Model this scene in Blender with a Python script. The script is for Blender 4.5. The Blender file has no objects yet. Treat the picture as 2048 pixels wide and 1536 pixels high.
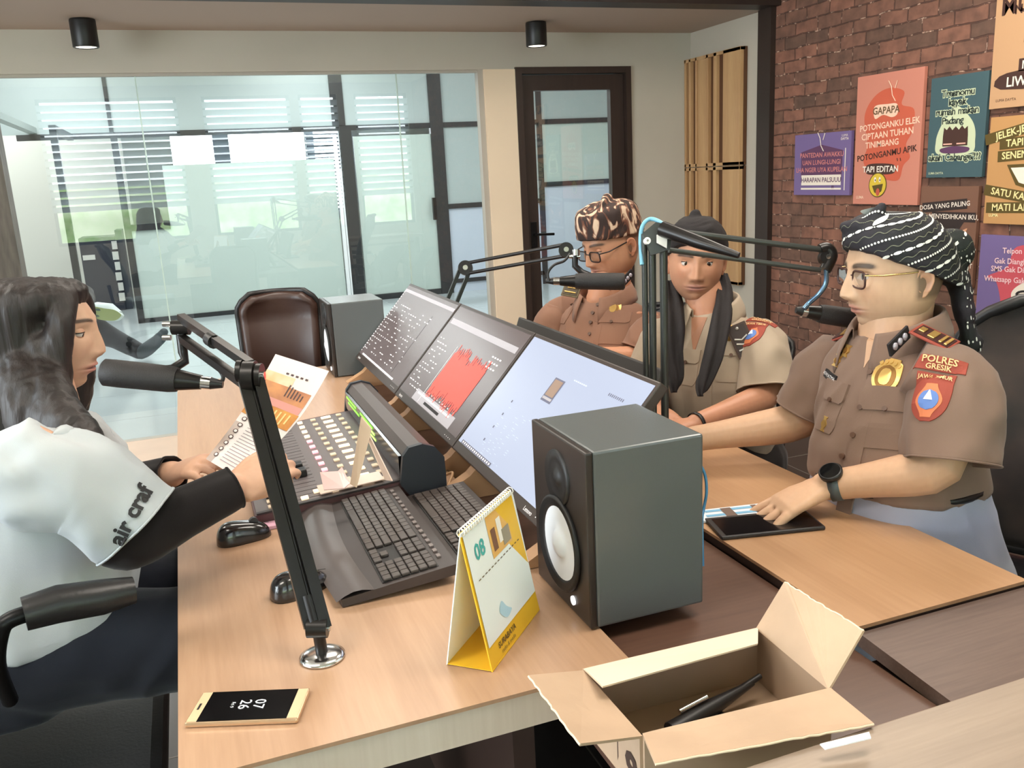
import bpy, bmesh, math, random
import numpy as np
from mathutils import Vector, Matrix, noise
from mathutils.bvhtree import BVHTree
PI = math.pi
random.seed(7)
scene = bpy.context.scene
COL = scene.collection

# ------------------------------------------------------------------ camera
F_PX = 1743.0
YAW, PITCH, ROLL = math.radians(19.90), math.radians(13.56), math.radians(-2.975)
fw = Vector((math.sin(YAW)*math.cos(PITCH), math.cos(YAW)*math.cos(PITCH), -math.sin(PITCH)))
rt0 = Vector((math.cos(YAW), -math.sin(YAW), 0)); up0 = rt0.cross(fw)
rt = math.cos(ROLL)*rt0 + math.sin(ROLL)*up0
up = -math.sin(ROLL)*rt0 + math.cos(ROLL)*up0
EYE = Vector((0, 0, 1.44))
cam_d = bpy.data.cameras.new('camera'); cam = bpy.data.objects.new('camera', cam_d); COL.objects.link(cam)
M = Matrix((rt, up, -fw)).transposed().to_4x4(); M.translation = EYE
cam.matrix_world = M
cam_d.sensor_fit = 'HORIZONTAL'; cam_d.sensor_width = 36; cam_d.lens = 36*F_PX/2048; cam_d.clip_start = .05
scene.camera = cam
def at(px, py, d):                      # point of the room seen at a pixel, d metres deep
    return EYE + (fw + (px-1024)/F_PX*rt - (py-768)/F_PX*up)*d

# ------------------------------------------------------------------ light and exposure
scene.view_settings.view_transform = 'Standard'; scene.view_settings.look = 'None'
scene.view_settings.gamma = 1; scene.view_settings.use_curve_mapping = False
scene.view_settings.exposure = 0.12
scene.cycles.use_denoising = True
scene.cycles.max_bounces = 7; scene.cycles.diffuse_bounces = 4; scene.cycles.glossy_bounces = 3
scene.cycles.transparent_max_bounces = 10; scene.cycles.sample_clamp_indirect = 6
w = bpy.data.worlds.new('daylight'); scene.world = w; w.use_nodes = True
bg = w.node_tree.nodes['Background']; bg.inputs[0].default_value = (.86, .95, 1.0, 1); bg.inputs[1].default_value = 9.0
def area(name, loc, size, energy, color, rot=(0, 0, 0)):
    l = bpy.data.lights.new(name, 'AREA'); l.shape = 'RECTANGLE'; l.size, l.size_y = size; l.energy = energy; l.color = color
    o = bpy.data.objects.new(name, l); COL.objects.link(o); o.location = loc; o.rotation_euler = rot; return o
for i, (x, y) in enumerate([(-1.2, .6), (1.1, .9), (.6, 3.3), (2.3, 2.4), (-1.6, 3.2)]):
    area('ceiling_panel_light', (x, y, 2.76), (1.15, .55), 24, (1.0, .93, .84))
for i, (x, y) in enumerate([(-1.2, 7.2), (1.6, 7.2), (-1.2, 9.4), (1.6, 9.4), (4.2, 8.2), (-2.2, 12.0)]):  # the last one is added to brighten the far left lobby wall
    area('lobby_panel_light', (x, y, 3.08), (1.15, 1.15), 42, (1.0, 1.0, .98))
area('side_window_daylight', (-3.28, 1.5, 1.55), (3.4, 1.6), 62, (.84, .95, 1.0), (0, -PI/2, 0))

# ------------------------------------------------------------------ materials
def lin(c):
    return tuple(((v/255)/12.92 if v/255 <= .04045 else (((v/255)+.055)/1.055)**2.4) for v in c)
MATS = {}
def mat(name, rgb, rough=.55, metal=0, emit=0, spec=.5, var=0, vscale=8, bump=0, bscale=200, stretch=None, alpha=None, coat=0, rgb2=None, detail=3, tr=0):
    if name in MATS: return MATS[name]
    m = bpy.data.materials.new(name); m.use_nodes = True; MATS[name] = m
    nt = m.node_tree; b = nt.nodes['Principled BSDF']; L = nt.links
    c = lin(rgb)+(1,)
    b.inputs['Base Color'].default_value = c; b.inputs['Roughness'].default_value = rough
    b.inputs['Metallic'].default_value = metal; b.inputs['Specular IOR Level'].default_value = spec
    if coat: b.inputs['Coat Weight'].default_value = coat; b.inputs['Coat Roughness'].default_value = .08
    if emit: b.inputs['Emission Color'].default_value = c; b.inputs['Emission Strength'].default_value = emit
    if var or bump or rgb2:
        tc = nt.nodes.new('ShaderNodeTexCoord'); mp = nt.nodes.new('ShaderNodeMapping'); L.new(tc.outputs['Object'], mp.inputs[0])
        if stretch: mp.inputs['Scale'].default_value = stretch
    if var or rgb2:
        n = nt.nodes.new('ShaderNodeTexNoise'); n.inputs['Scale'].default_value = vscale; n.inputs['Detail'].default_value = detail
        L.new(mp.outputs[0], n.inputs['Vector'])
        r = nt.nodes.new('ShaderNodeValToRGB'); L.new(n.outputs['Fac'], r.inputs[0])
        if rgb2: c1, c2 = c, lin(rgb2)+(1,)
        else: c1 = tuple(min(1, v*(1-var)) for v in c[:3])+(1,); c2 = tuple(min(1, v*(1+var)) for v in c[:3])+(1,)
        r.color_ramp.elements[0].position = .32; r.color_ramp.elements[1].position = .68
        r.color_ramp.elements[0].color = c1; r.color_ramp.elements[1].color = c2
        L.new(r.outputs[0], b.inputs['Base Color'])
    if bump:
        n2 = nt.nodes.new('ShaderNodeTexNoise'); n2.inputs['Scale'].default_value = bscale; n2.inputs['Detail'].default_value = 4
        L.new(mp.outputs[0], n2.inputs['Vector'])
        bp = nt.nodes.new('ShaderNodeBump'); bp.inputs['Strength'].default_value = bump; bp.inputs['Distance'].default_value = .004
        L.new(n2.outputs['Fac'], bp.inputs['Height']); L.new(bp.outputs[0], b.inputs['Normal'])
    return m
def glassmat(name, tint, mult=2.6, base=.0, rough=0):
    m = bpy.data.materials.new(name); m.use_nodes = True; nt = m.node_tree; nt.nodes.clear(); L = nt.links
    o = nt.nodes.new('ShaderNodeOutputMaterial'); t = nt.nodes.new('ShaderNodeBsdfTransparent'); g = nt.nodes.new('ShaderNodeBsdfGlossy')
    t.inputs[0].default_value = tint+(1,); g.inputs['Roughness'].default_value = rough
    f = nt.nodes.new('ShaderNodeFresnel'); f.inputs[0].default_value = 1.5
    k = nt.nodes.new('ShaderNodeMath'); k.operation = 'MULTIPLY_ADD'; k.inputs[1].default_value = mult; k.inputs[2].default_value = base; k.use_clamp = True
    x = nt.nodes.new('ShaderNodeMixShader'); L.new(f.outputs[0], k.inputs[0]); L.new(k.outputs[0], x.inputs[0])
    L.new(t.outputs[0], x.inputs[1]); L.new(g.outputs[0], x.inputs[2]); L.new(x.outputs[0], o.inputs[0]); return m
def woodmat(name, a, b_, axis='Y', scale=14, rough=.38, coat=.0, streak=18):
    m = bpy.data.materials.new(name); m.use_nodes = True; nt = m.node_tree; b = nt.nodes['Principled BSDF']; L = nt.links
    tc = nt.nodes.new('ShaderNodeTexCoord'); mp = nt.nodes.new('ShaderNodeMapping'); L.new(tc.outputs['Object'], mp.inputs[0])
    s = {'X': (.06, 1, 1), 'Y': (1, .06, 1), 'Z': (1, 1, .06)}[axis]; mp.inputs['Scale'].default_value = s
    n = nt.nodes.new('ShaderNodeTexNoise'); n.inputs['Scale'].default_value = scale; n.inputs['Detail'].default_value = 6; n.inputs['Distortion'].default_value = .6
    n2 = nt.nodes.new('ShaderNodeTexNoise'); n2.inputs['Scale'].default_value = scale*streak; n2.inputs['Detail'].default_value = 2
    L.new(mp.outputs[0], n.inputs[0]); L.new(mp.outputs[0], n2.inputs[0])
    mx = nt.nodes.new('ShaderNodeMath'); mx.operation = 'MULTIPLY_ADD'; mx.inputs[1].default_value = .28; L.new(n2.outputs['Fac'], mx.inputs[0])
    sb = nt.nodes.new('ShaderNodeMath'); sb.operation = 'MULTIPLY'; sb.inputs[1].default_value = .72; L.new(n.outputs['Fac'], sb.inputs[0]); L.new(sb.outputs[0], mx.inputs[2])
    r = nt.nodes.new('ShaderNodeValToRGB'); L.new(mx.outputs[0], r.inputs[0])
    r.color_ramp.elements[0].position = .3; r.color_ramp.elements[1].position = .7
    r.color_ramp.elements[0].color = lin(a)+(1,); r.color_ramp.elements[1].color = lin(b_)+(1,)
    L.new(r.outputs[0], b.inputs['Base Color']); b.inputs['Roughness'].default_value = rough
    if coat: b.inputs['Coat Weight'].default_value = coat; b.inputs['Coat Roughness'].default_value = .15
    return m

# ------------------------------------------------------------------ mesh helpers
def tag(o, label=None, cat=None, group=None, kind=None):
    if label: o['label'] = label
    if cat: o['category'] = cat
    if group: o['group'] = group
    if kind: o['kind'] = kind
    return o
def thing(name, label, cat, loc=(0, 0, 0), group=None):
    o = bpy.data.objects.new(name, None); COL.objects.link(o); o.location = loc; o.empty_display_size = .05
    bpy.context.view_layer.update()
    return tag(o, label, cat, group)
def setp(o, parent):
    o.parent = parent
    if parent and parent.parent is None: o.matrix_parent_inverse = Matrix.Translation(parent.location).inverted()
class MB:
    """collects shapes given in world coordinates"""
    def __init__(s): s.v = []; s.f = []; s.m = []; s.sm = []
    def add(s, vs, fs, mi=0, smooth=False, T=None):
        o = len(s.v)
        for v in vs:
            v = Vector(v); s.v.append(tuple(T @ v) if T else tuple(v))
        for f in fs: s.f.append(tuple(i+o for i in f)); s.m.append(mi); s.sm.append(smooth)
        return s
    def box(s, a, b, mi=0, T=None, bev=0):
        x0, y0, z0 = [min(p, q) for p, q in zip(a, b)]; x1, y1, z1 = [max(p, q) for p, q in zip(a, b)]
        if bev:
            bm = bmesh.new(); bmesh.ops.create_cube(bm, size=1)
            for v in bm.verts: v.co = Vector(((x0+x1)/2+v.co.x*(x1-x0), (y0+y1)/2+v.co.y*(y1-y0), (z0+z1)/2+v.co.z*(z1-z0)))
            bmesh.ops.bevel(bm, geom=bm.edges[:], offset=bev, segments=2, affect='EDGES', profile=.6)
            return s.bm(bm, mi, T)
        vs = [(x0, y0, z0), (x1, y0, z0), (x1, y1, z0), (x0, y1, z0), (x0, y0, z1), (x1, y0, z1), (x1, y1, z1), (x0, y1, z1)]
        return s.add(vs, [(0, 3, 2, 1), (4, 5, 6, 7), (0, 1, 5, 4), (1, 2, 6, 5), (2, 3, 7, 6), (3, 0, 4, 7)], mi, False, T)
    def bm(s, bm, mi=0, T=None, smooth=False):
        bm.verts.index_update(); s.add([v.co.copy() for v in bm.verts], [[v.index for v in f.verts] for f in bm.faces], mi, smooth, T); bm.free(); return s
    def tube(s, pts, r, n=12, mi=0, caps=True, T=None, smooth=True, flat=None):
        pts = [Vector(p) for p in pts]; rs = r if isinstance(r, (list, tuple)) else [r]*len(pts)
        vs, fs = [], []; prev = None
        for i, p in enumerate(pts):
            d = (pts[min(i+1, len(pts)-1)]-pts[max(i-1, 0)]).normalized()
            if prev is None: a = d.orthogonal().normalized()
            else: a = (prev-d*prev.dot(d)).normalized()
            prev = a; b = d.cross(a)
            for k in range(n):
                t = 2*PI*k/n; vs.append(p+(a*math.cos(t)+b*math.sin(t)*(flat or 1))*rs[i])
        for i in range(len(pts)-1):
            for k in range(n): fs.append((i*n+k, i*n+(k+1) % n, (i+1)*n+(k+1) % n, (i+1)*n+k))
        s.add(vs, fs, mi, smooth, T)
        if caps:
            o = [tuple(range(n))[::-1], tuple((len(pts)-1)*n+k for k in range(n))]
            s.add(vs, o, mi, False, T)
        return s
    def cyl(s, a, b, r, n=20, mi=0, T=None, r2=None):
        return s.tube([a, b], [r, r if r2 is None else r2], n, mi, True, T)
    def lathe(s, prof, n=28, mi=0, T=None, smooth=True):       # prof [(r, h)] about local z
        vs = []; fs = []
        for r, h in prof:
            for k in range(n): vs.append((r*math.cos(2*PI*k/n), r*math.sin(2*PI*k/n), h))
        for i in range(len(prof)-1):
            for k in range(n): fs.append((i*n+k, i*n+(k+1) % n, (i+1)*n+(k+1) % n, (i+1)*n+k))
        return s.add(vs, fs, mi, smooth, T)
    def quad(s, a, b, c, d, mi=0, T=None): return s.add([a, b, c, d], [(0, 1, 2, 3)], mi, False, T)
    def slab(s, pts, up_, t, mi=0, T=None):                    # polygon of 3-D points given thickness t along up_
        n = len(pts); u = Vector(up_).normalized()*t
        vs = [Vector(p) for p in pts]+[Vector(p)+u for p in pts]
        fs = [tuple(range(n))[::-1], tuple(range(n, 2*n))]+[(i, (i+1) % n, n+(i+1) % n, n+i) for i in range(n)]
        return s.add(vs, fs, mi, False, T)
    def sphere(s, c, r, n=16, mi=0, T=None, scale=(1, 1, 1)):
        vs, fs = [], []; c = Vector(c)
        for i in range(n//2+1):
            a = PI*i/(n//2)
            for k in range(n): vs.append(c+Vector((r*scale[0]*math.sin(a)*math.cos(2*PI*k/n), r*scale[1]*math.sin(a)*math.sin(2*PI*k/n), r*scale[2]*math.cos(a))))
        for i in range(n//2):
            for k in range(n): fs.append((i*n+k, (i+1)*n+k, (i+1)*n+(k+1) % n, i*n+(k+1) % n))
        return s.add(vs, fs, mi, True, T)
    def build(s, name, mats, parent=None, merge=False, origin=None):
        me = bpy.data.meshes.new(name); me.from_pydata(s.v, [], s.f)
        for m in (mats if isinstance(mats, (list, tuple)) else [mats]): me.materials.append(m)
        me.polygons.foreach_set('material_index', s.m); me.polygons.foreach_set('use_smooth', s.sm)
        me.validate(); me.update()
        if merge:
            bm = bmesh.new(); bm.from_mesh(me); bmesh.ops.remove_doubles(bm, verts=bm.verts[:], dist=1e-5); bmesh.ops.recalc_face_normals(bm, faces=bm.faces[:]); bm.to_mesh(me); bm.free()
        o = bpy.data.objects.new(name, me); COL.objects.link(o); 
        if parent is not None: setp(o, parent)
        return o
def frame(o, x, y):
    x = Vector(x).normalized(); y = Vector(y); y = (y-x*y.dot(x)).normalized(); z = x.cross(y)
    m = Matrix((x, y, z)).transposed().to_4x4(); m.translation = Vector(o); return m
def struct(o): o['kind'] = 'structure'; return o
FONTC = {}
def text_mesh(txt, size=1.0, align='CENTER', extrude=0, bold=0, shear=0, spacing=1):
    key = (txt, size, align, extrude, bold, shear, spacing)
    if key in FONTC: return FONTC[key]
    c = bpy.data.curves.new('lettering', 'FONT'); c.body = txt; c.size = size; c.align_x = align; c.align_y = 'CENTER'
    c.extrude = extrude; c.offset = bold*size; c.shear = shear; c.resolution_u = 2; c.space_character = spacing
    o = bpy.data.objects.new('lettering', c); COL.objects.link(o)
    dg = bpy.context.evaluated_depsgraph_get(); me = o.evaluated_get(dg).to_mesh()
    r = ([tuple(v.co) for v in me.vertices], [tuple(p.vertices) for p in me.polygons])
    o.evaluated_get(dg).to_mesh_clear(); bpy.data.objects.remove(o); bpy.data.curves.remove(c)
    FONTC[key] = r; return r
def put_text(mb, txt, T, size, mi=0, lift=.0006, wave=0, **k):
    vs, fs = text_mesh(txt, size, **k)
    mb.add([(x, y+wave*math.sin(x/size*1.3), lift+z) for x, y, z in vs], fs, mi, False, T)
def blob(mb, pts, T, z, mi=0, sub=6):                            # closed smooth outline filled, in frame T
    n = len(pts); out = []
    for i in range(n):
        p0, p1, p2, p3 = [Vector(pts[(i+j-1) % n]) for j in range(4)]
        for k in range(sub):
            t = k/sub
            out.append(.5*((2*p1)+(p2-p0)*t+(2*p0-5*p1+4*p2-p3)*t*t+(3*p1-p0-3*p2+p3)*t**3))
    mb.add([(p.x, p.y, z) for p in out], [tuple(range(len(out)))], mi, False, T)
def rect(mb, cx, cy, w_, h, T, z, mi=0, rot=0):
    c, s_ = math.cos(rot), math.sin(rot)
    mb.add([(cx+c*x-s_*y, cy+s_*x+c*y, z) for x, y in ((-w_/2, -h/2), (w_/2, -h/2), (w_/2, h/2), (-w_/2, h/2))], [(0, 1, 2, 3)], mi, False, T)

black = mat('black_plastic', (26, 25, 26), .42)
blackm = mat('black_metal', (22, 22, 24), .35, metal=.6)
chrome = mat('chrome', (215, 215, 215), .16, metal=1)
whitep = mat('white_print', (238, 236, 230), .6)
white_wall = mat('white_plaster', (192, 184, 170), .75, var=.02, vscale=3)
warm_wall = mat('cream_plaster', (236, 214, 186), .7, var=.02, vscale=3)
dark_frame = mat('dark_brown_frame', (50, 36, 30), .45, var=.12, vscale=6, stretch=(6, 6, .4))
lobby_frame = mat('lobby_dark_aluminium', (44, 46, 48), .4, metal=.2)

# ================================================================== THE SETTING
YG, XW, YP, YR = 5.476, 3.38, 10.7, -2.0
floor_m = mat('studio_floor', (66, 58, 53), .35, var=.12, vscale=5)
mb = MB(); mb.box((-3.4, YR, -.06), (XW, YG+.05, 0)); struct(mb.build('floor', floor_m))
mb = MB()
for x in np.arange(-3.4, XW, .6): mb.box((x-.002, YR, 0), (x+.002, YG-.05, .0008))
for y in np.arange(YR, YG-.05, .6): mb.box((-3.4, y-.002, 0), (XW, y+.002, .0008))
struct(mb.build('trim_1', mat('grout', (120, 112, 104), .8)))
lob_floor = mat('lobby_polished_floor', (186, 196, 198), .13, var=.02, vscale=2)
mb = MB(); mb.box((-5, YG+.05, -.06), (7, 16, 0)); struct(mb.build('floor_lobby', lob_floor))
mb = MB()
for y in np.arange(YG+.6, YP, .8): mb.box((-5, y-.002, 0), (7, y+.002, .0006))
for x in np.arange(-5, 7, .8): mb.box((x-.002, YG+.1, 0), (x+.002, YP, .0006))
struct(mb.build('trim_2', mat('lobby_grout', (150, 160, 162), .6)))
# ceilings
ceil_m = mat('ceiling_paint', (180, 162, 148), .8)
mb = MB(); mb.box((-3.4, 4.62, 2.3), (XW, YG+.1, 2.42)); struct(mb.build('ceiling_soffit', ceil_m))
mb = MB(); mb.box((-3.4, YR, 2.8), (XW+.1, 4.62, 2.9)); struct(mb.build('ceiling', mat('ceiling_white', (225, 215, 200), .8)))
mb = MB(); mb.box((-5, YG+.1, 3.12), (7, 16, 3.2)); struct(mb.build('ceiling_lobby', mat('lobby_ceiling', (205, 208, 205), .8)))
# dark beam and post that frame the rear bay
mb = MB(); mb.box((-3.4, 4.47, 2.3), (XW+.02, 4.62, 2.8)); mb.box((-3.4, 4.2, 2.44), (XW, 4.47, 2.8))
struct(mb.build('trim_3', mat('dark_beam', (48, 36, 31), .5, var=.1, vscale=4)))
mb = MB(); mb.box((XW-.035, 4.515, 0), (XW+.1, 4.64, 2.3)); struct(mb.build('trim_4', MATS['dark_beam']))
# back wall: bulkhead, pillar, door surround, right piece
mb = MB()
mb.box((-3.4, YG-.04, 2.08), (2.1, YG+.1, 2.32)); mb.box((2.1, YG-.04, 2.09), (XW, YG+.1, 2.32)); mb.box((2.91, YG-.04, 0), (XW, YG+.1, 2.09))
struct(mb.build('wall_back', white_wall))
mb = MB(); mb.box((1.885, YG-.05, 0), (2.093, YG+.12, 2.08)); struct(mb.build('wall_pillar', warm_wall))
mb = MB(); mb.box((-3.4, YG-.03, 0), (1.885, YG+.03, .012)); mb.box((1.85, YG-.03, 0), (1.885, YG+.03, 2.08)); mb.box((-3.4, YG-.02, 2.065), (1.885, YG+.02, 2.08))
struct(mb.build('trim_5', mat('pale_channel', (176, 168, 156), .5)))
mb = MB(); mb.box((-3.4, 4.75, 0), (1.87, YG-.03, .011)); struct(mb.build('trim_6', mat('threshold_strip', (214, 186, 164), .35, var=.03)))
# the frameless glass partition
glass = glassmat('partition_glass', (.94, .955, .945), 2.6, .02)
mb = MB()
xs = [-3.39, -.137, 1.335, 1.845]
for a, b in zip(xs[:-1], xs[1:]): mb.quad((a+.003, YG, .012), (b-.003, YG, .012), (b-.003, YG, 2.065), (a+.003, YG, 2.065))
win = struct(mb.build('window_1', glass))
mb = MB()
for x in xs[1:-1]:
    mb.box((x-.0035, YG-.006, .012), (x+.0035, YG+.006, 2.065))
mb.build('glass_joint', mat('glass_edge', (190, 210, 200), .2), win)
mb = MB()
for x, z in ((-.137, .06), (1.335, .06)): mb.box((x-.02, YG-.012, z-.02), (x+.02, YG+.012, z+.02))
mb.build('glass_clamp', chrome, win)
# door_1
dm = dark_frame
mb = MB()
mb.box((2.093, YG-.06, 0), (2.135, YG+.1, 2.09)); mb.box((2.875, YG-.06, 0), (2.912, YG+.1, 2.09)); mb.box((2.135, YG-.06, 2.05), (2.875, YG+.1, 2.09))
d = struct(mb.build('door_1', dm))
mb = MB()
mb.box((2.14, YG-.02, .01), (2.225, YG+.03, 2.045)); mb.box((2.775, YG-.02, .01), (2.872, YG+.03, 2.045)); mb.box((2.225, YG-.02, 1.95), (2.775, YG+.03, 2.045)); mb.box((2.225, YG-.02, .01), (2.775, YG+.03, .14))
mb.build('door_leaf', dm, d)
mb = MB(); mb.quad((2.225, YG+.005, .14), (2.775, YG+.005, .14), (2.775, YG+.005, 1.95), (2.225, YG+.005, 1.95)); mb.build('door_pane', glass, d)
mb = MB(); mb.box((2.165, YG-.03, .94), (2.205, YG-.02, 1.12), bev=.003); mb.cyl((2.185, YG-.03, 1.04), (2.185, YG-.075, 1.04), .009); mb.tube([(2.185, YG-.07, 1.04), (2.31, YG-.07, 1.035)], .009); mb.cyl((2.185, YG-.03, .97), (2.185, YG-.04, .97), .008)
mb.build('door_handle', blackm, d)
# right wall of the bay (plain) and the brick wall
mb = MB(); mb.box((XW, 4.62, 0), (XW+.1, YG+.1, 2.32)); struct(mb.build('wall_right_bay', white_wall))
def brickmat():
    m = bpy.data.materials.new('red_brick'); m.use_nodes = True; nt = m.node_tree; L = nt.links; b = nt.nodes['Principled BSDF']
    tc = nt.nodes.new('ShaderNodeTexCoord'); sp = nt.nodes.new('ShaderNodeSeparateXYZ'); cb = nt.nodes.new('ShaderNodeCombineXYZ')
    L.new(tc.outputs['Object'], sp.inputs[0]); L.new(sp.outputs['Y'], cb.inputs['X']); L.new(sp.outputs['Z'], cb.inputs['Y'])
    nw = nt.nodes.new('ShaderNodeTexNoise'); nw.inputs['Scale'].default_value = 9; nw.inputs['Detail'].default_value = 3; L.new(cb.outputs[0], nw.inputs[0])
    va = nt.nodes.new('ShaderNodeVectorMath'); va.operation = 'MULTIPLY_ADD'; va.inputs[1].default_value = (.022, .022, 0)
    L.new(nw.outputs['Color'], va.inputs[0]); L.new(cb.outputs[0], va.inputs[2])
    br = nt.nodes.new('ShaderNodeTexBrick'); br.inputs['Scale'].default_value = 1; br.inputs['Brick Width'].default_value = .185; br.inputs['Row Height'].default_value = .0665
    br.inputs['Mortar Size'].default_value = .0042; br.inputs['Mortar Smooth'].default_value = .35; br.offset = .5; br.inputs['Bias'].default_value = 0
    br.inputs['Color1'].default_value = lin((144, 99, 82))+(1,); br.inputs['Color2'].default_value = lin((104, 79, 67))+(1,); br.inputs['Mortar'].default_value = lin((92, 64, 55))+(1,)
    L.new(va.outputs[0], br.inputs[0])
    # pale mortar crumbs at the joints
    n3 = nt.nodes.new('ShaderNodeTexNoise'); n3.inputs['Scale'].default_value = 30; n3.inputs['Detail'].default_value = 5; L.new(cb.outputs[0], n3.inputs[0])
    r3 = nt.nodes.new('ShaderNodeValToRGB'); r3.color_ramp.elements[0].position = .56; r3.color_ramp.elements[1].position = .66; L.new(n3.outputs['Fac'], r3.inputs[0])
    ml = nt.nodes.new('ShaderNodeMath'); ml.operation = 'MULTIPLY'; L.new(r3.outputs[0], ml.inputs[0]); L.new(br.outputs['Fac'], ml.inputs[1])
    mx = nt.nodes.new('ShaderNodeMixRGB'); L.new(ml.outputs[0], mx.inputs[0]); L.new(br.outputs['Color'], mx.inputs[1]); mx.inputs[2].default_value = lin((205, 170, 150))+(1,)
    n4 = nt.nodes.new('ShaderNodeTexNoise'); n4.inputs['Scale'].default_value = 14; n4.inputs['Detail'].default_value = 6; L.new(cb.outputs[0], n4.inputs[0])
    m4 = nt.nodes.new('ShaderNodeMixRGB'); m4.blend_type = 'MULTIPLY'; m4.inputs[0].default_value = .75; L.new(mx.outputs[0], m4.inputs[1])
    r4 = nt.nodes.new('ShaderNodeValToRGB'); r4.color_ramp.elements[0].position = .3; r4.color_ramp.elements[1].position = .65; r4.color_ramp.elements[0].color = (.5, .5, .5, 1); r4.color_ramp.elements[1].color = (1.15, 1.1, 1.05, 1)
    L.new(n4.outputs['Fac'], r4.inputs[0]); L.new(r4.outputs[0], m4.inputs[2]); L.new(m4.outputs[0], b.inputs['Base Color'])
    inv = nt.nodes.new('ShaderNodeMath'); inv.operation = 'MULTIPLY_ADD'; inv.inputs[1].default_value = -1; inv.inputs[2].default_value = 1; L.new(br.outputs['Fac'], inv.inputs[0])
    ad = nt.nodes.new('ShaderNodeMath'); ad.operation = 'MULTIPLY_ADD'; ad.inputs[1].default_value = .35; L.new(n4.outputs['Fac'], ad.inputs[0]); L.new(inv.outputs[0], ad.inputs[2])
    bp = nt.nodes.new('ShaderNodeBump'); bp.inputs['Strength'].default_value = .9; bp.inputs['Distance'].default_value = .012; L.new(ad.outputs[0], bp.inputs['Height']); L.new(bp.outputs[0], b.inputs['Normal'])
    b.inputs['Roughness'].default_value = .8; return m
mb = MB(); mb.box((XW, YR, 0), (XW+.1, 4.53, 2.8)); struct(mb.build('wall_right', brickmat()))
# rear wall behind the camera with three blinded windows, side wall with a wide window
def wall_holes(name, axis, pos, t, lo, hi, z1, holes, m):
    mb = MB()
    def bx(a, b, za, zb):
        if b-a < 1e-4 or zb-za < 1e-4: return
        if axis == 'Y': mb.box((a, pos, za), (b, pos+t, zb))
        else: mb.box((pos, a, za), (pos+t, b, zb))
    c = lo
    for (a, b, za, zb) in holes:
        bx(c, a, 0, z1); bx(a, b, 0, za); bx(a, b, zb, z1); c = b
    bx(c, hi, 0, z1); return struct(mb.build(name, m))
RW = [(-1.55, .14, .80, 2.66), (.46, 1.62, .80, 2.66), (1.74, 2.28, .80, 2.66), (2.52, 3.3, .80, 2.66)]
wall_holes('wall_front', 'Y', YR-.15, .15, -3.4, XW+.1, 2.9, RW, white_wall)
wall_holes('wall_left', 'X', -3.5, .1, YR-.1, YG+.1, 2.9, [(-.3, 3.3, .75, 2.3)], white_wall)
slat_m = mat('blind_slats', (226, 232, 234), .5)
_t = slat_m.node_tree; _tr = _t.nodes.new('ShaderNodeBsdfTranslucent'); _tr.inputs[0].default_value = (.8, .86, .9, 1); _mx = _t.nodes.new('ShaderNodeMixShader'); _mx.inputs[0].default_value = .45
_t.links.new(_t.nodes['Principled BSDF'].outputs[0], _mx.inputs[1]); _t.links.new(_tr.outputs[0], _mx.inputs[2]); _t.links.new(_mx.outputs[0], _t.nodes['Material Output'].inputs[0])
for i, (a, b, z0, z1) in enumerate(RW):
    mb = MB()
    for xa, xb, za, zb in ((a, a+.04, z0, z1), (b-.04, b, z0, z1), (a, b, z0, z0+.04), (a, b, z1-.04, z1)): mb.box((xa, YR-.1, za), (xb, YR-.06, zb))
    wo = struct(mb.build('window_%d' % (i+2), lobby_frame))
    mb = MB(); z = 1.27; k = 0
    while z < z1-.02:
        T = Matrix.Translation((0, YR-.02, z)) @ Matrix.Rotation(math.radians(50), 4, 'X'); mb.box((a, -.047, -.001), (b, .047, .001), T=T); z += .098
    bo = mb.build('window_blind', slat_m, wo)
mb = MB()
for ya, yb, za, zb in ((-.3, -.25, .75, 2.3), (3.25, 3.3, .75, 2.3), (1.48, 1.52, .75, 2.3), (-.3, 3.3, .75, .8), (-.3, 3.3, 2.25, 2.3)): mb.box((-3.47, ya, za), (-3.43, yb, zb))
struct(mb.build('window_6', lobby_frame))
hedge_m = mat('hedge_leaves', (170, 206, 130), .7, rgb2=(232, 244, 208), vscale=6, detail=8)
mb = MB(); n = 60; vs = []; fs = []
for i in range(n):
    for j in range(14):
        x = -7+i*.3; z = -.2+j*.14; y = -6.0+.35*noise.noise((x*1.3, 0, z*2.2))-.25*max(0, z-1.2); vs.append((x, y, z))
for i in range(n-1):
    for j in range(13): fs.append((i*14+j, (i+1)*14+j, (i+1)*14+j+1, i*14+j+1))
mb.add(vs, fs, 0, True)
tag(mb.build('hedge', hedge_m), 'sunlit green hedge outside, mirrored in the glass partition', 'hedge', kind='stuff')
mb = MB(); mb.box((-9, -9, -.3), (10, YR-.2, -.2)); struct(mb.build('ground', mat('ground_outside', (170, 180, 150), .9)))

# ------------------------------------------------------------------ the lobby beyond the glass
frost = mat('frosted_glass', (184, 198, 192), .35, var=.02, vscale=2)
frost2 = mat('frosted_glass_blue', (192, 202, 216), .35, var=.03, vscale=2)
frost_dk = mat('upper_glass_panel', (170, 182, 182), .3, var=.02, vscale=2)
lw = mat('lobby_white_wall', (234, 233, 224), .7)
fm = lobby_frame
mb = MB()
mb.box((-.60, YP-.03, 0), (-.53, YP+.03, 2.03)); mb.box((1.86, YP-.04, 0), (2.01, YP+.04, 2.05)); mb.box((2.98, YP-.04, 0), (3.14, YP+.04, 3.1))
mb.box((-1.5, YP-.03, 2.03), (4.4, YP+.03, 2.09)); mb.box((-.6, YP-.03, 0), (1.86, YP+.03, .05)); mb.box((2.01, YP-.03, 0), (2.98, YP+.03, .07))
mb.box((-.60, YP-.03, 2.09), (-.56, YP+.03, 3.1)); mb.box((1.80, YP-.04, 2.09), (1.95, YP+.04, 3.1))
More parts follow.
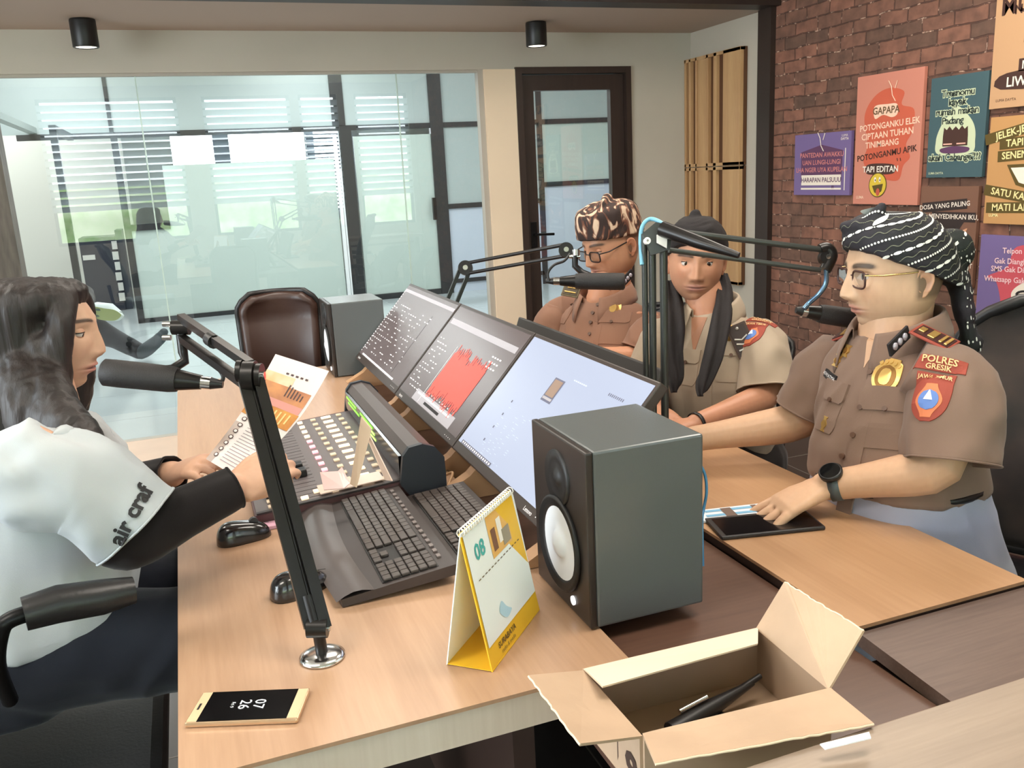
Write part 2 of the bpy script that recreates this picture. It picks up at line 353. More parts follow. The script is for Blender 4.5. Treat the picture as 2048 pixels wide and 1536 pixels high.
mb.box((3.14, YP-.03, 1.05), (4.4, YP+.03, 1.11)); mb.box((3.14, YP-.03, .12), (4.4, YP+.03, .17)); mb.box((-.53, YP-.03, 1.03), (-.12, YP+.03, 1.10)); mb.box((4.38, YP-.03, 0), (4.45, YP+.03, 3.1)); mb.box((5.55, YP-.03, 0), (5.65, YP+.03, 3.1)); mb.box((4.45, YP-.03, 2.03), (5.55, YP+.03, 2.09)); mb.box((4.45, YP-.03, 1.25), (5.55, YP+.03, 1.31))
struct(mb.build('wall_lobby', fm))
mb = MB()
mb.box((-5, YP-.01, 2.09), (7, YP+.01, 3.12), 2)
mb.box((-.12, YP-.008, .05), (1.78, YP+.008, 1.72), 0)
mb.box((-.53, YP-.008, .05), (-.12, YP+.008, 1.03), 0)
mb.box((2.03, YP-.008, .07), (2.98, YP+.008, 1.96), 0)
mb.box((3.14, YP-.008, 1.11), (4.38, YP+.008, 2.03), 2); mb.box((3.14, YP-.008, 0), (4.38, YP+.008, 1.05), 1); mb.box((4.45, YP-.008, 1.31), (5.55, YP+.008, 2.03), 0); mb.box((4.45, YP-.008, 0), (5.55, YP+.008, 1.25), 1); mb.box((5.65, YP-.01, 0), (7, YP+.01, 2.09), 1)
struct(mb.build('window_7', [frost, frost2, frost_dk]))
mb = MB(); mb.box((2.93, YP-.1, .93), (2.97, YP-.04, 1.2), bev=.004); mb.build('door_handle', blackm, bpy.data.objects['wall_lobby'])
# white jamb and slim rails of the sliding panel
mb = MB(); mb.box((1.79, YP-.05, .04), (1.83, YP-.01, 1.98)); mb.box((1.835, YP-.05, 0), (1.855, YP-.03, 1.6)); struct(mb.build('trim_7', mat('white_jamb', (226, 230, 232), .4)))
# far wall with bright windows
wall_holes('wall_lobby_far', 'Y', 15.0, .1, -5, 7, 3.2, [(.0, 2.05, 1.58, 2.5), (2.2, 2.75, 1.0, 2.5)], lw)
mb = MB(); z = 1.0
while z < 2.6: mb.box((2.06, 14.9, z), (2.8, 14.94, z+.03)); z += .06
mb.box((.62, 14.9, 1.5), (.86, 14.98, 2.5)); mb.box((0, 14.9, 1.52), (2.05, 14.98, 1.6))
struct(mb.build('window_8', mat('far_blind', (120, 130, 150), .5)))
mb = MB(); mb.box((-5, YG+.1, 0), (-4.9, 16, 3.2)); mb.box((6.9, YG+.1, 0), (7, 16, 3.2)); mb.box((XW+.1, YG+.05, 0), (7, YG+.1, 3.2)); mb.box((-5, YG+.05, 0), (-3.4, YG+.1, 3.2)); mb.box((-3.4, YG+.05, 2.32), (XW+.1, YG+.1, 3.2))
struct(mb.build('wall_lobby_side', lw))
mb = MB(); mb.box((-1.42, 8.6, 0), (-1.36, 8.66, 2.3)); mb.box((-1.38, 8.6, 2.1), (-1.3, YP, 2.16)); struct(mb.build('trim_8', mat('pale_post', (170, 182, 180), .5)))
mb = MB(); mb.box((-1.02, 9.2, 0), (-.96, 9.26, 2.05)); mb.box((-1.02, 9.2, 2.02), (-.96, YP, 2.08)); struct(mb.build('trim_9', fm))
mb = MB(); mb.box((-5, 13.2, 0), (-.62, 13.3, 3.12)); struct(mb.build('wall_lobby_back', lw))
mb = MB(); mb.box((-1.05, YG+.13, 0), (-.88, YG+.30, 3.0)); struct(mb.build('trim_10', mat('carved_post', (70, 58, 50), .6, rgb2=(112, 98, 88), vscale=10, stretch=(3, 3, .6))))
# dark filing cabinet in the lobby
t = thing('filing_cabinet', 'dark grey tall filing cabinet with papers in its side, beyond the glass', 'cabinet', (-.98, 12.3, 0))
mb = MB(); mb.box((-1.22, 12.1, 0), (-.80, 12.6, .93), bev=.01); mb.build('carcass', mat('cabinet_blue_grey', (48, 52, 66), .5), t)
mb = MB(); mb.box((-.80, 12.14, 0), (-.72, 12.56, 1.0)); mb.build('side_panel', mat('cabinet_side', (66, 72, 84), .5), t)
mb = MB()
for k in range(6): mb.box((-.86+.01*(k % 2), 12.07, .12+.13*k), (-.79, 12.10, .22+.13*k))
mb.build('papers', whitep, t)
mb = MB(); mb.box((-1.20, 12.08, .66), (-1.06, 12.10, .72)); mb.build('paper_note', whitep, t)

# ------------------------------------------------------------------ ceiling fixtures
led = mat('led_diffuser', (255, 240, 220), .5, emit=3.0)
lled = mat('lobby_led_diffuser', (235, 250, 255), .5, emit=3.0)
spot_em = mat('spot_lens', (255, 246, 230), .4, emit=2.2)
pl = ['above the near end of the woman\'s desk side', 'above the shelf box', 'above the far desk end', 'above the brick wall side', 'above the glass partition side']
for i, (x, y) in enumerate([(-1.2, .6), (1.1, .9), (.6, 3.3), (2.3, 2.4), (-1.6, 3.2)]):
    t = thing('ceiling_panel_lamp', 'warm white rectangular ceiling lamp panel '+pl[i], 'ceiling lamp', (x, y, 2.77), 'studio ceiling lamp panels')
    mb = MB(); mb.box((x-.62, y-.32, 2.775), (x+.62, y+.32, 2.80)); mb.build('frame', whitep, t)
    mb = MB(); mb.box((x-.59, y-.29, 2.770), (x+.59, y+.29, 2.776)); mb.build('diffuser', led, t)
for i, (x, y) in enumerate([(-1.2, 7.2), (1.6, 7.2), (-1.2, 9.4), (1.6, 9.4), (4.2, 8.2), (-2.2, 12.0)]):  # the last panel is an added lamp for the dim back wall
    t = thing('lobby_ceiling_lamp', 'square cool white lamp panel on the lobby ceiling, '+['front left above the seated figure', 'front middle', 'rear left near the cabinet', 'rear middle by the frosted panels', 'far right side', 'added to brighten the back room wall'][i], 'ceiling lamp', (x, y, 3.1), 'lobby ceiling lamp panels')
    mb = MB(); mb.box((x-.62, y-.62, 3.1), (x+.62, y+.62, 3.12)); mb.build('frame', whitep, t)
    mb = MB(); mb.box((x-.59, y-.59, 3.094), (x+.59, y+.59, 3.101)); mb.build('diffuser', lled, t)
for (x, y, lb) in ((-.335, 5.12, 'black cylinder ceiling spotlight above the left glass panes'), (2.105, 5.08, 'black cylinder ceiling spotlight in front of the dark framed door')):
    t = thing('ceiling_spotlight', lb, 'spotlight', (x, y, 2.3), 'surface mounted spotlights')
    T = Matrix.Translation((x, y, 2.165))
    mb = MB(); mb.lathe([(.0, .133), (.060, .133), (.062, .125), (.062, .004), (.060, 0), (.052, 0), (.050, .02), (0, .02)], 32, T=T); mb.build('housing', black, t)
    mb = MB(); mb.lathe([(.0, .016), (.030, .012), (.048, .006), (.049, .003)], 24, T=T); mb.build('lens', spot_em, t)

# wooden acoustic panel on the bay wall
t = thing('acoustic_panel', 'tall pale wooden slatted acoustic panel on the white bay wall', 'acoustic panel', (XW, 5.1, .66))
wood_l = woodmat('pale_panel_wood', (176, 134, 92), (204, 166, 120), 'Z', 12)
fins = [(4.785, 4.97), (5.045, 5.08), (5.14, 5.165), (5.168, 5.27), (5.275, 5.295), (5.35, 5.375), (5.41, 5.43)]
for z0, z1 in ((1.42, 2.125), (.66, 1.415)):
    mb = MB(); mb.box((XW-.03, 4.785, z0), (XW-.003, 5.433, z1), 1)
    for k, (a, b) in enumerate(fins): mb.box((XW-(.055 if k in (0, 1, 2, 4, 5, 6) else .048), a, z0+.0), (XW-.028, b, z1), 0, bev=.002)
    mb.box((XW-.055, 4.785, z0), (XW-.02, 5.433, z0+.02), 0); mb.box((XW-.055, 4.785, z1-.02), (XW-.02, 5.433, z1), 0)
    mb.build('panel_section', [wood_l, mat('panel_back', (92, 58, 34), .8)], t)

# ================================================================== POSTERS on the brick wall
def board(label, y0, y1, z0, z1, rgb, t_=.02):
    th = thing('wall_poster', label, 'poster', (XW, (y0+y1)/2, (z0+z1)/2), 'poster boards on the brick wall')
    mb = MB(); mb.box((XW-t_-.006, y1, z0), (XW-.006, y0, z1), bev=.0015); mb.build('panel', mat('poster_%d_%d_%d' % rgb, rgb, .6), th)
    T = frame((XW-t_-.0062, (y0+y1)/2, (z0+z1)/2), (0, -1, 0), (0, 0, 1)); return th, T
pw = mat('ink_white', (240, 228, 214), .6); pk = mat('ink_black', (34, 28, 28), .6); ph = mat('ink_pink', (232, 178, 160), .6)
pr = mat('ink_red', (196, 88, 66), .6); pd = mat('ink_darkbrown', (70, 42, 34), .6); py_ = mat('ink_yellow', (222, 190, 60), .6); pol = mat('ink_olive', (92, 74, 26), .6)
pg = mat('ink_palegreen', (206, 214, 178), .6); pp = mat('ink_plum', (96, 58, 92), .6); pgy = mat('ink_grey', (170, 168, 170), .6)
def hook(mb, x, y, T, mi=0, s=1): 
    mb.tube([(x-.03*s, y+.05*s, .004), (x-.008*s, y+.02*s, .006), (x-.002*s, y-.02*s, .004), (x+.018*s, y-.05*s, .002)], .0022, 6, mi, T=T); mb.tube([(x+.028*s, y+.045*s, .004), (x+.014*s, y+.01*s, .004)], .0022, 6, mi, T=T)
# purple square board
th, T = board('square purple poster with a white HARAPAN PALSUUU strip, left of the salmon poster', 4.285, 3.828, 1.236, 1.570, (120, 100, 148))
mb = MB(); blob(mb, [(-.17, .07), (0, .105), (.17, .07), (.165, -.10), (-.165, -.10)], T, .0008, 0, 1); mb.build('speech_panel', pp, th)
mb = MB(); hook(mb, 0, .12, T)
rect(mb, .19, -.03, .006, .22, T, .001); rect(mb, .0, -.132, .33, .010, T, .001)
rect(mb, -.0, -.085, .325, .056, T, .0012)
put_text(mb, 'LUMA', T @ Matrix.Translation((.18, .145, 0)), .018); put_text(mb, 'DAYTA', T @ Matrix.Translation((.18, .128, 0)), .018, bold=.02)
mb.build('white_marks', pw, th)
mb = MB()
for s, y in (('PANTEDAN AWAKKU', .05), ('UAN LUNGI-LUNGI', .01), ('LHA NGER UYA KUPELAN', -.03)): put_text(mb, s, T @ Matrix.Translation((0, y, 0)), .036, lift=.0015, bold=.012)
mb.build('pink_lettering', mat('ink_rose', (214, 132, 126), .6), th)
mb = MB(); put_text(mb, 'HARAPAN PALSUUU', T @ Matrix.Translation((0, -.085, 0)), .036, lift=.002, bold=.015); put_text(mb, '"', T @ Matrix.Translation((.10, -.14, 0)), .06, lift=.002); mb.build('dark_lettering', pp, th)
# salmon board
th, T = board('tall salmon pink poster with TAPI EDITAN and a yellow laughing face', 3.797, 3.357, 1.191, 1.831, (208, 134, 114))
mb = MB(); blob(mb, [(-.16, .12), (-.10, .21), (0, .245), (.10, .22), (.09, .16), (.17, .13), (.165, .03), (.13, -.03), (.16, -.09), (.12, -.13), (.09, -.20), (-.02, -.19), (-.10, -.165), (-.155, -.10), (-.13, -.02)], T, .0006); mb.build('red_blob', mat('ink_coral', (206, 96, 70), .6), th)
mb = MB(); blob(mb, [(-.09, .165), (0, .17), (.06, .165), (.065, .12), (.03, .105), (-.03, .12), (-.085, .105)], T, .0010)
hook(mb, .03, .23, T)
for s, x, y, z in (('POTONGANKU ELEK', .01, .07, .042), ('CIPTAAN TUHAN', .0, .025, .044), ('TINIMBANG', -.03, -.02, .042)): put_text(mb, s, T @ Matrix.Translation((x, y, 0)) @ Matrix.Rotation(.05, 4, 'Z'), z, lift=.0012, bold=.02)
put_text(mb, 'LUMA', T @ Matrix.Translation((-.17, -.285, 0)), .02, bold=.02)
mb.build('pale_lettering', mat('ink_peach', (244, 206, 180), .6), th)
mb = MB(); put_text(mb, 'GAPAPA', T @ Matrix.Translation((-.012, .14, 0)), .048, lift=.0016, bold=.02); mb.build('top_word', mat('ink_olive_brown', (110, 80, 54), .6), th)
mb = MB(); put_text(mb, 'POTONGANMU APIK', T @ Matrix.Translation((.0, -.07, 0)) @ Matrix.Rotation(.10, 4, 'Z'), .042, lift=.0016, bold=.02)
for k in range(2): rect(mb, .08+.02*k, -.10, .005, .016, T, .0016, rot=.3)
blob(mb, [(-.13, -.125), (-.06, -.115), (.06, -.125), (.06, -.165), (-.04, -.17), (-.125, -.165)], T, .0014); mb.build('dark_lettering', pd, th)
mb = MB(); put_text(mb, 'TAPI EDITAN', T @ Matrix.Translation((-.032, -.145, 0)), .042, lift=.0022, bold=.02); mb.build('white_lettering', pw, th)
Te = T @ Matrix.Translation((-.045, -.222, .0018)); mb = MB()
ring = lambda r, n=28, sx=1, sy=1, cx=0, cy=0: [(cx+r*sx*math.cos(2*PI*k/n), cy+r*sy*math.sin(2*PI*k/n)) for k in range(n)]
def poly(mb, pts, T, z, mi): mb.add([(x, y, z) for x, y in pts], [tuple(range(len(pts)))], mi, False, T)
poly(mb, ring(.062), Te, 0, 1); poly(mb, ring(.057), Te, .0004, 0)
poly(mb, [(-.038, -.004), (.038, .006), (.03, -.03), (.008, -.046), (-.02, -.038)], Te, .0008, 1); poly(mb, ring(.013, 12, 1, 1.5, .004, -.036), Te, .0012, 2)
for x in (-.018, .014): poly(mb, ring(.009, 12, .8, 1.5, x, .026), Te, .0008, 3); poly(mb, ring(.004, 8, 1, 1.3, x+.002, .024), Te, .0012, 1)
mb.build('laughing_face', [py_, pol, pr, pw], th)
# teal board
th, T = board('dark teal poster reading Tresnomu kayak rumah makan Padang', 3.312, 2.996, 1.32, 1.77, (66, 92, 98))
mb = MB(); blob(mb, [(-.11, -.06), (-.09, .0), (-.05, .05), (0, .09), (.06, .05), (.10, .0), (.11, -.06), (.09, -.12), (-.09, -.12)], T, .0008, 0)
for s, x, y in (('Tresnomu', 0, .148), ('kayak', .0, .108), ('rumah makan', 0, .068), ('Padang', -.02, .028), ("akeh Cabange'!!?", 0, -.135)): put_text(mb, s, T @ Matrix.Translation((x, y, 0)), .044, lift=.001, bold=.10)
put_text(mb, 'LUMA DAYTA', T @ Matrix.Translation((-.10, -.205, 0)), .014, bold=.02)
mb.build('pale_outline', pg, th)
mb = MB()
for s, x, y in (('Tresnomu', 0, .148), ('kayak', .0, .108), ('rumah makan', 0, .068), ('Padang', -.02, .028), ("akeh Cabange'!!?", 0, -.135)): put_text(mb, s, T @ Matrix.Translation((x, y, 0)), .044, lift=.0018, bold=.012)
mb.build('dark_lettering', mat('ink_dark_teal', (32, 44, 46), .6), th)
mb = MB(); poly(mb, [(-.07, -.04), (-.066, .0), (-.05, -.012), (-.035, .004), (-.018, -.014), (0, .002), (.018, -.014), (.035, .004), (.05, -.012), (.066, .0), (.07, -.04), (.07, -.085), (-.07, -.085)], T, .0014, 0); blob(mb, [(-.08, -.095), (0, -.085), (.08, -.095), (.06, -.115), (-.06, -.115)], T, .0018, 1)
rect(mb, -.04, -.075, .05, .006, T, .002, 2); rect(mb, .035, -.075, .05, .006, T, .002, 2); mb.build('roof_drawing', [pd, pp, ph], th)
# tan boards
th, T = board('tan poster at the top right corner reading LIWAT, cut by the frame', 2.985, 2.50, 1.606, 2.06, (200, 156, 116))
mb = MB(); blob(mb, [(-.20, -.095), (-.05, -.08), (.16, -.10), (.16, -.155), (-.19, -.15)], T, .0008, 0, 3); rect(mb, -.03, -.06, .16, .05, T, .0008)
for s, x, y, z in (('MUNDUR', .0, .18, .10), ('MBOK', 0, .05, .07), ('N', -.13, .16, .05)): put_text(mb, s, T @ Matrix.Translation((x, y, 0)), z, bold=.02)
put_text(mb, 'LUMA DAYTA', T @ Matrix.Translation((-.16, -.195, 0)), .016)
mb.build('dark_lettering', pd, th)
mb = MB(); put_text(mb, 'LIWAT', T @ Matrix.Translation((-.08, -.125, 0)), .055, lift=.0014, bold=.02); put_text(mb, 'MALAH', T @ Matrix.Translation((-.02, -.062, 0)), .045, lift=.0014, bold=.02); mb.build('white_lettering', pw, th)
th, T = board('ochre poster with a bowl drawing, reading SATU and MATI', 2.97, 2.49, 1.117, 1.571, (196, 146, 92))
mb = MB()
rows = (('JELEK-JELEK', -.10, .165, .2), ('TAPI', -.11, .115, .05), ('SENENG', -.09, .065, .05), ('SATU KALI', -.11, -.10, -.15), ('MATI LAMPU', -.08, -.155, .02))
for s, x, y, a in rows: rect(mb, x, y, .025*len(s)+.05, .046, T, .0008+y*.001, 0, a)
poly(mb, [(-.14, .025), (.10, .03), (.07, -.06), (.0, -.085), (-.09, -.06)], T, .0012, 0); poly(mb, [(-.12, .012), (.08, .016), (.05, -.05), (-.0, -.07), (-.075, -.05)], T, .0016, 1)
mb.build('bowl_drawing', [pol, pw], th)
mb = MB()
for s, x, y, a in rows: put_text(mb, s, T @ Matrix.Translation((x, y, 0)) @ Matrix.Rotation(a, 4, 'Z'), .042, lift=.002, bold=.02)
put_text(mb, 'LUMA', T @ Matrix.Translation((-.19, -.19, 0)), .018, bold=.03)
mb.build('pale_lettering', mat('ink_cream', (240, 224, 160), .6), th)
# brown board
th, T = board('brown poster with reaching hands reading DOSA YANG PALING, behind the batik turban', 3.337, 3.006, .822, 1.280, (124, 86, 68))
mb = MB(); rect(mb, -.02, .14, .26, .046, T, .0008, 0, .09); rect(mb, .035, .09, .25, .044, T, .0008, 0, .0); rect(mb, .0, -.08, .2, .06, T, .0008); rect(mb, .0, -.13, .26, .05, T, .0008); poly(mb, [(-.05, .07), (.1, .07), (.05, .0), (-.0, .02)], T, .0006, 0)
mb.build('dark_strips', mat('ink_dark_bar', (48, 34, 32), .6), th)
mb = MB()
for s, x, y, a in (('DOSA YANG PALING', -.02, .14, .09), ('MENYEDIHKAN IKU,', .035, .09, 0)): put_text(mb, s, T @ Matrix.Translation((x, y, 0)) @ Matrix.Rotation(a, 4, 'Z'), .031, lift=.0016, bold=.015)
put_text(mb, 'SAMBAT', T @ Matrix.Translation((.02, -.08, 0)), .045, lift=.0016, bold=.015); put_text(mb, 'NANGING GUNE DUWIT', T @ Matrix.Translation((-.01, -.13, 0)), .03, lift=.0016, bold=.015)
mb.build('white_lettering', pw, th)
mb = MB()
for (ox, oy, mr) in ((-.09, .0, 1), (.07, .01, -1)):
    blob(mb, [(ox-mr*.05, oy+.03), (ox-mr*.02, oy+.02), (ox+mr*.0, oy+.015), (ox+mr*.022, oy+.0), (ox+mr*.01, oy-.008), (ox+mr*.02, oy-.022), (ox, oy-.015), (ox-mr*.005, oy-.03), (ox-mr*.02, oy-.012)], T, .001, 0, 3)
mb.build('hand_drawing', mat('ink_skin', (216, 156, 120), .6), th)
# purple board at right edge
th, T = board('violet and red poster with a grey can drawing at the right edge', 2.975, 2.44, .60, 1.068, (118, 100, 150))
mb = MB(); blob(mb, [(-.08, .19), (.1, .2), (.2, .15), (.22, -.2), (-.17, -.21), (-.2, -.12), (-.14, -.08), (-.17, .03), (-.22, .05), (-.12, .1)], T, .0006); mb.build('red_blob', mat('ink_berry', (206, 84, 96), .6), th)
mb = MB(); blob(mb, [(-.09, -.02), (-.05, .03), (.02, .05), (.09, .02), (.10, -.09), (-.04, -.09)], T, .0012, 0); mb.build('white_patch', pw, th)
mb = MB(); poly(mb, [(-.07, -.01), (.06, -.015), (.05, -.09), (-.055, -.09)], T, .0016, 1); poly(mb, ring(.055, 20, 1.15, .38, -.004, -.012), T, .002, 2); poly(mb, ring(.045, 20, 1.1, .3, -.004, -.014), T, .0024, 0); mb.build('can_drawing', [pw, pgy, pk], th)
mb = MB()
for s, x, y, z in (('Telpon', -.10, .17, .034), ('Gak Diangkat,', -.09, .125, .034), ('SMS Gak Dibales,', -.08, .09, .034), ('Whatsapp Gak Diwoco', -.07, .045, .034), ('Opo HP Mu', -.06, -.115, .036), ('Nang Njero', -.07, -.15, .036), ('Panci?', -.02, -.19, .036)): put_text(mb, s, T @ Matrix.Translation((x, y, 0)) @ Matrix.Rotation(.03, 4, 'Z'), z, lift=.0026, bold=.015)
mb.build('pale_lettering', mat('ink_blush', (246, 208, 212), .6), th)
th, T = board('plain pale grey board, mostly hidden behind the patterned turban', 3.716, 3.372, .80, 1.158, (176, 176, 168))

# ================================================================== FURNITURE
desk_w = woodmat('desk_oak', (166, 130, 102), (190, 154, 124), 'Y', 9, .33, .15)
desk_e = woodmat('desk_edge_oak_reflecting', (206, 190, 172), (224, 210, 194), 'Z', 9, .4)  # same oak made paler: the front face's reflection is in the colour
cnt_w = woodmat('counter_oak', (168, 128, 94), (190, 150, 114), 'Y', 7, .33, .15)
walnut = woodmat('dark_walnut', (78, 54, 44), (104, 76, 62), 'X', 8, .38, .2)
grey_w = woodmat('grey_brown_oak', (84, 68, 62), (118, 98, 88), 'X', 12, .45)
near_w = woodmat('near_counter_oak', (136, 119, 104), (162, 143, 125), 'X', 12, .42)
t = thing('studio_desk', 'long light oak broadcasting desk carrying the mixer and keyboards', 'desk', (.2, 1.0, 0))
mb = MB(); mb.box((-.09, 1.0, .744), (.525, 3.37, .75)); mb.box((-.088, 1.002, .692), (.523, 3.368, .744), 1); mb.build('desk_top', [desk_w, desk_e], t)
mb = MB(); mb.box((.0, 3.26, 0), (.42, 3.3, .692)); mb.box((.42, 1.25, 0), (.46, 3.3, .692)); mb.build('side_panel', mat('desk_panel_dark', (62, 44, 36), .5), t)
t = thing('guest_counter', 'light oak guest counter in front of the three seated men', 'counter', (1.05, 1.0, 0))
mb = MB(); mb.box((.875, .944, .744), (1.222, 3.37, .75)); mb.box((.876, .945, .728), (1.221, 3.369, .744), 1); mb.build('counter_top', [cnt_w, mat('counter_lip', (50, 34, 28), .5)], t)
mb = MB(); mb.box((.88, .97, 0), (.895, 3.3, .728)); mb.box((.895, 3.26, 0), (1.2, 3.3, .728)); mb.build('side_panel', MATS['desk_panel_dark'], t)
t = thing('cable_tray_shelf', 'dark walnut recessed shelf between the oak desk and the counter', 'shelf', (.7, 1.5, 0))
mb = MB(); mb.box((.526, .995, .70), (.873, 3.37, .728)); mb.build('upper_shelf', walnut, t)
mb = MB(); mb.box((.43, .70, .685), (.873, .994, .711)); mb.build('lower_shelf', walnut, t)
for a_ in ((.46, .75), (.82, .75), (.6, 2.0), (.82, 3.2)): mb = MB(); mb.box((a_[0], a_[1], 0), (a_[0]+.04, a_[1]+.04, .70)); mb.build('leg', walnut, t)
t = thing('return_desk', 'grey brown side board joined to the front end of the guest counter', 'desk', (1.6, .8, 0))
mb = MB(); mb.slab([(.877, .70, .700), (2.5, .70, .700), (2.5, .943, .718), (.877, .943, .718)], (0, 0, 1), .022); mb.build('board', grey_w, t)
mb = MB(); mb.box((.89, .72, 0), (.93, .93, .695)); mb.box((2.4, .72, 0), (2.44, .93, .695)); mb.build('support', MATS['desk_panel_dark'], t)
t = thing('near_counter', 'brown oak counter in the foreground at the bottom right corner', 'counter', (1.5, .5, 0))
mb = MB(); mb.box((.47, .25, .765), (2.7, .693, .80), bev=.002); mb.build('counter_top', near_w, t)
mb = MB(); mb.box((.9, .3, 0), (.94, .66, .765)); mb.box((2.6, .3, 0), (2.64, .66, .765)); mb.build('support', MATS['desk_panel_dark'], t)

# ------------------------------------------------------------------ cardboard box
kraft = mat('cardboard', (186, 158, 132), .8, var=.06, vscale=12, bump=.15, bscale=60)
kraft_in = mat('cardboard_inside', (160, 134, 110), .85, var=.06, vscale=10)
kraft_edge = mat('cardboard_torn_edge', (226, 206, 180), .9)
FL, FR, NR, NL = [Vector(p) for p in ((.420, .940, .80), (.685, .930, .80), (.676, .770, .80), (.423, .787, .80))]
dz = Vector((0, 0, -.084))
t = thing('cardboard_box', 'open brown cardboard box with folded out flaps beside the near counter', 'box', (.55, .86, .716))
mb = MB(); th = .004
def wall(mb, a, b, out, mi=0):
    out = Vector(out).normalized()*th
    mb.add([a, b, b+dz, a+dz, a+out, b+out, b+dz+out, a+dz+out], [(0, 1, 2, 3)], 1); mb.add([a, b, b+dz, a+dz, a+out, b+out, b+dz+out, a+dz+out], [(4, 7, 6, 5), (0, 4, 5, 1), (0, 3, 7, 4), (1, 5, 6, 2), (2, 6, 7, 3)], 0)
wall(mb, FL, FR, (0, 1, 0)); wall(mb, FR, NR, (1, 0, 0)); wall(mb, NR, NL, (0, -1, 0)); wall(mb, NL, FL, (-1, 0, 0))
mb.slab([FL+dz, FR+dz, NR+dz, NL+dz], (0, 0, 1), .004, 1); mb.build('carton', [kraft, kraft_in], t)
def flap(a, b, c, d, name='flap', rag=.0012):
    a, b, c, d = [Vector(p) for p in (a, b, c, d)]; nrm = (b-a).cross(d-a).normalized(); n = 26; top, bot = [], []
    random.seed(int(a.x*1000)); outer = []
    for i in range(n+1):
        u = i/n; p = d.lerp(c, u)+(d-a).normalized()*random.uniform(-rag, rag); outer.append(p)
    pts = [a, b]+outer[::-1]; mb = MB(); mb.slab(pts, nrm, .0035, 0)
    mb.tube([p+nrm*.0018 for p in outer], .0015, 5, 1); return mb.build(name, [kraft, kraft_edge], t)
flap(FL, NL, at(1160, 1487, .965), at(1058, 1350, 1.085))
flap(FR, NR, at(1730, 1262, 1.10), at(1572, 1165, 1.20))
flap(NR, NL, at(1310, 1531, .93), at(1748, 1452, 1.0))
mb = MB(); a, b, c, d_ = FL, FR, at(1515, 1290, 1.175), at(1205, 1376, 1.075)
mb.slab([a, b, c, d_], (0, -.3, 1), .003); mb.build('flap', mat('lit_flap_cream', (226, 204, 180), .8), t)  # far flap: the light on it is put in as a paler colour
mb = MB(); mb.slab([at(1640, 1490, .955), at(1738, 1466, .965), at(1742, 1478, .955), at(1700, 1488, .95), at(1650, 1500, .95)], (0, 0, 1), .0015); mb.build('adhesive_tape', mat('white_tape', (240, 244, 250), .3), t)
mb = MB(); Tb = frame(NL+Vector((-.0045, .05, -.06)), (0, -1, 0), (0, 0, 1)); put_text(mb, 'U 9', Tb, .06, lift=.0006, bold=.04)
Tb = frame(NL+Vector((.06, -.0045, -.05)), (1, 0, 0), (0, 0, 1)); rect(mb, -.01, 0, .03, .004, Tb, .0006); rect(mb, -.01, -.02, .03, .004, Tb, .0006); mb.build('printed_marks', mat('carton_ink', (70, 50, 40), .7), t)
# black microphone hardware lying in the box
t = thing('microphone_clamp', 'black microphone shock mount lying inside the cardboard box', 'microphone mount', (.55, .86, .72))
b0 = Vector((.50, .855, .738)); b1 = Vector((.645, .885, .752))
mb = MB(); mb.tube([b0, b0.lerp(b1, .5), b1], [.013, .011, .004], 12); mb.tube([b0.lerp(b1, .55), b1+Vector((.015, .004, .004))], [.005, .004], 8); mb.build('barrel', black, t)
mb = MB(); mb.box((.505, .825, .7205), (.555, .855, .74), bev=.003); mb.box((.56, .845, .7205), (.585, .88, .738), bev=.003); mb.tube([(.52, .86, .73), (.47, .87, .728), (.448, .88, .73)], .006); mb.tube([(.6, .86, .724), (.60, .81, .7225)], .002, 6); mb.build('grip', black, t)
mb = MB(); mb.tube([b0+Vector((.02, .012, .017)), b0+Vector((.065, .018, .022))], .0035, 8); mb.build('steel_pin', chrome, t)

# ------------------------------------------------------------------ studio speakers
spk_m = mat('speaker_vinyl', (92, 96, 96), .24, bump=.06, bscale=400); spk_f = mat('speaker_front', (44, 38, 35), .35); cone_m = mat('white_cone', (222, 228, 236), .5); rub = mat('rubber_surround', (24, 24, 25), .5)
spk_top = mat('speaker_vinyl_top', (82, 90, 86), .2, spec=.6)
def speaker(x0, x1, y0, y1, z0, z1, label):
    t = thing('studio_speaker', label, 'speaker', ((x0+x1)/2, (y0+y1)/2, z0), 'studio monitor speakers')
    mb = MB(); mb.box((x0+.012, y0, z0+.001), (x1, y1, z1), bev=.004); mb.build('cabinet', spk_m, t)
    mb = MB(); mb.box((x0, y0, z0+.001), (x0+.0115, y1, z1), bev=.003); mb.build('front_baffle', spk_f, t)
    yc = (y0+y1)/2; zc = z0+.103; T = Matrix.Translation((x0, yc, zc)) @ Matrix.Rotation(-PI/2, 4, 'Y')
    mb = MB(); mb.lathe([(.078, 0), (.080, .005), (.074, .008), (.070, .004), (.066, .006), (.061, .001)], 40, T=T); mb.build('woofer_ring', rub, t)
    mb = MB(); mb.lathe([(.061, .002), (.04, -.004+.006), (.025, .0015), (.022, .005), (.012, .010), (0, .012)], 40, T=T); mb.build('woofer_cone', cone_m, t)
    T2 = Matrix.Translation((x0, yc, z0+.215)) @ Matrix.Rotation(-PI/2, 4, 'Y')
    mb = MB(); mb.lathe([(.046, 0), (.045, .004), (.030, .002), (.016, .0005), (.013, .003), (.006, .006), (0, .007)], 32, T=T2); mb.build('tweeter', rub, t)
    mb = MB(); mb.lathe([(.0075, 0), (.0075, .0025), (0, .003)], 20, T=Matrix.Translation((x0, yc-.045, z0+.022)) @ Matrix.Rotation(-PI/2, 4, 'Y')); mb.build('power_light', mat('speaker_led', (250, 250, 255), .4, emit=1.2), t)
speaker(.508, .708, 1.105, 1.318, .752, 1.037, 'large black speaker with a white woofer cone, nearest the camera')
speaker(.450, .650, 3.13, 3.34, .752, 1.020, 'black speaker at the far end of the oak desk, beside the left screen')

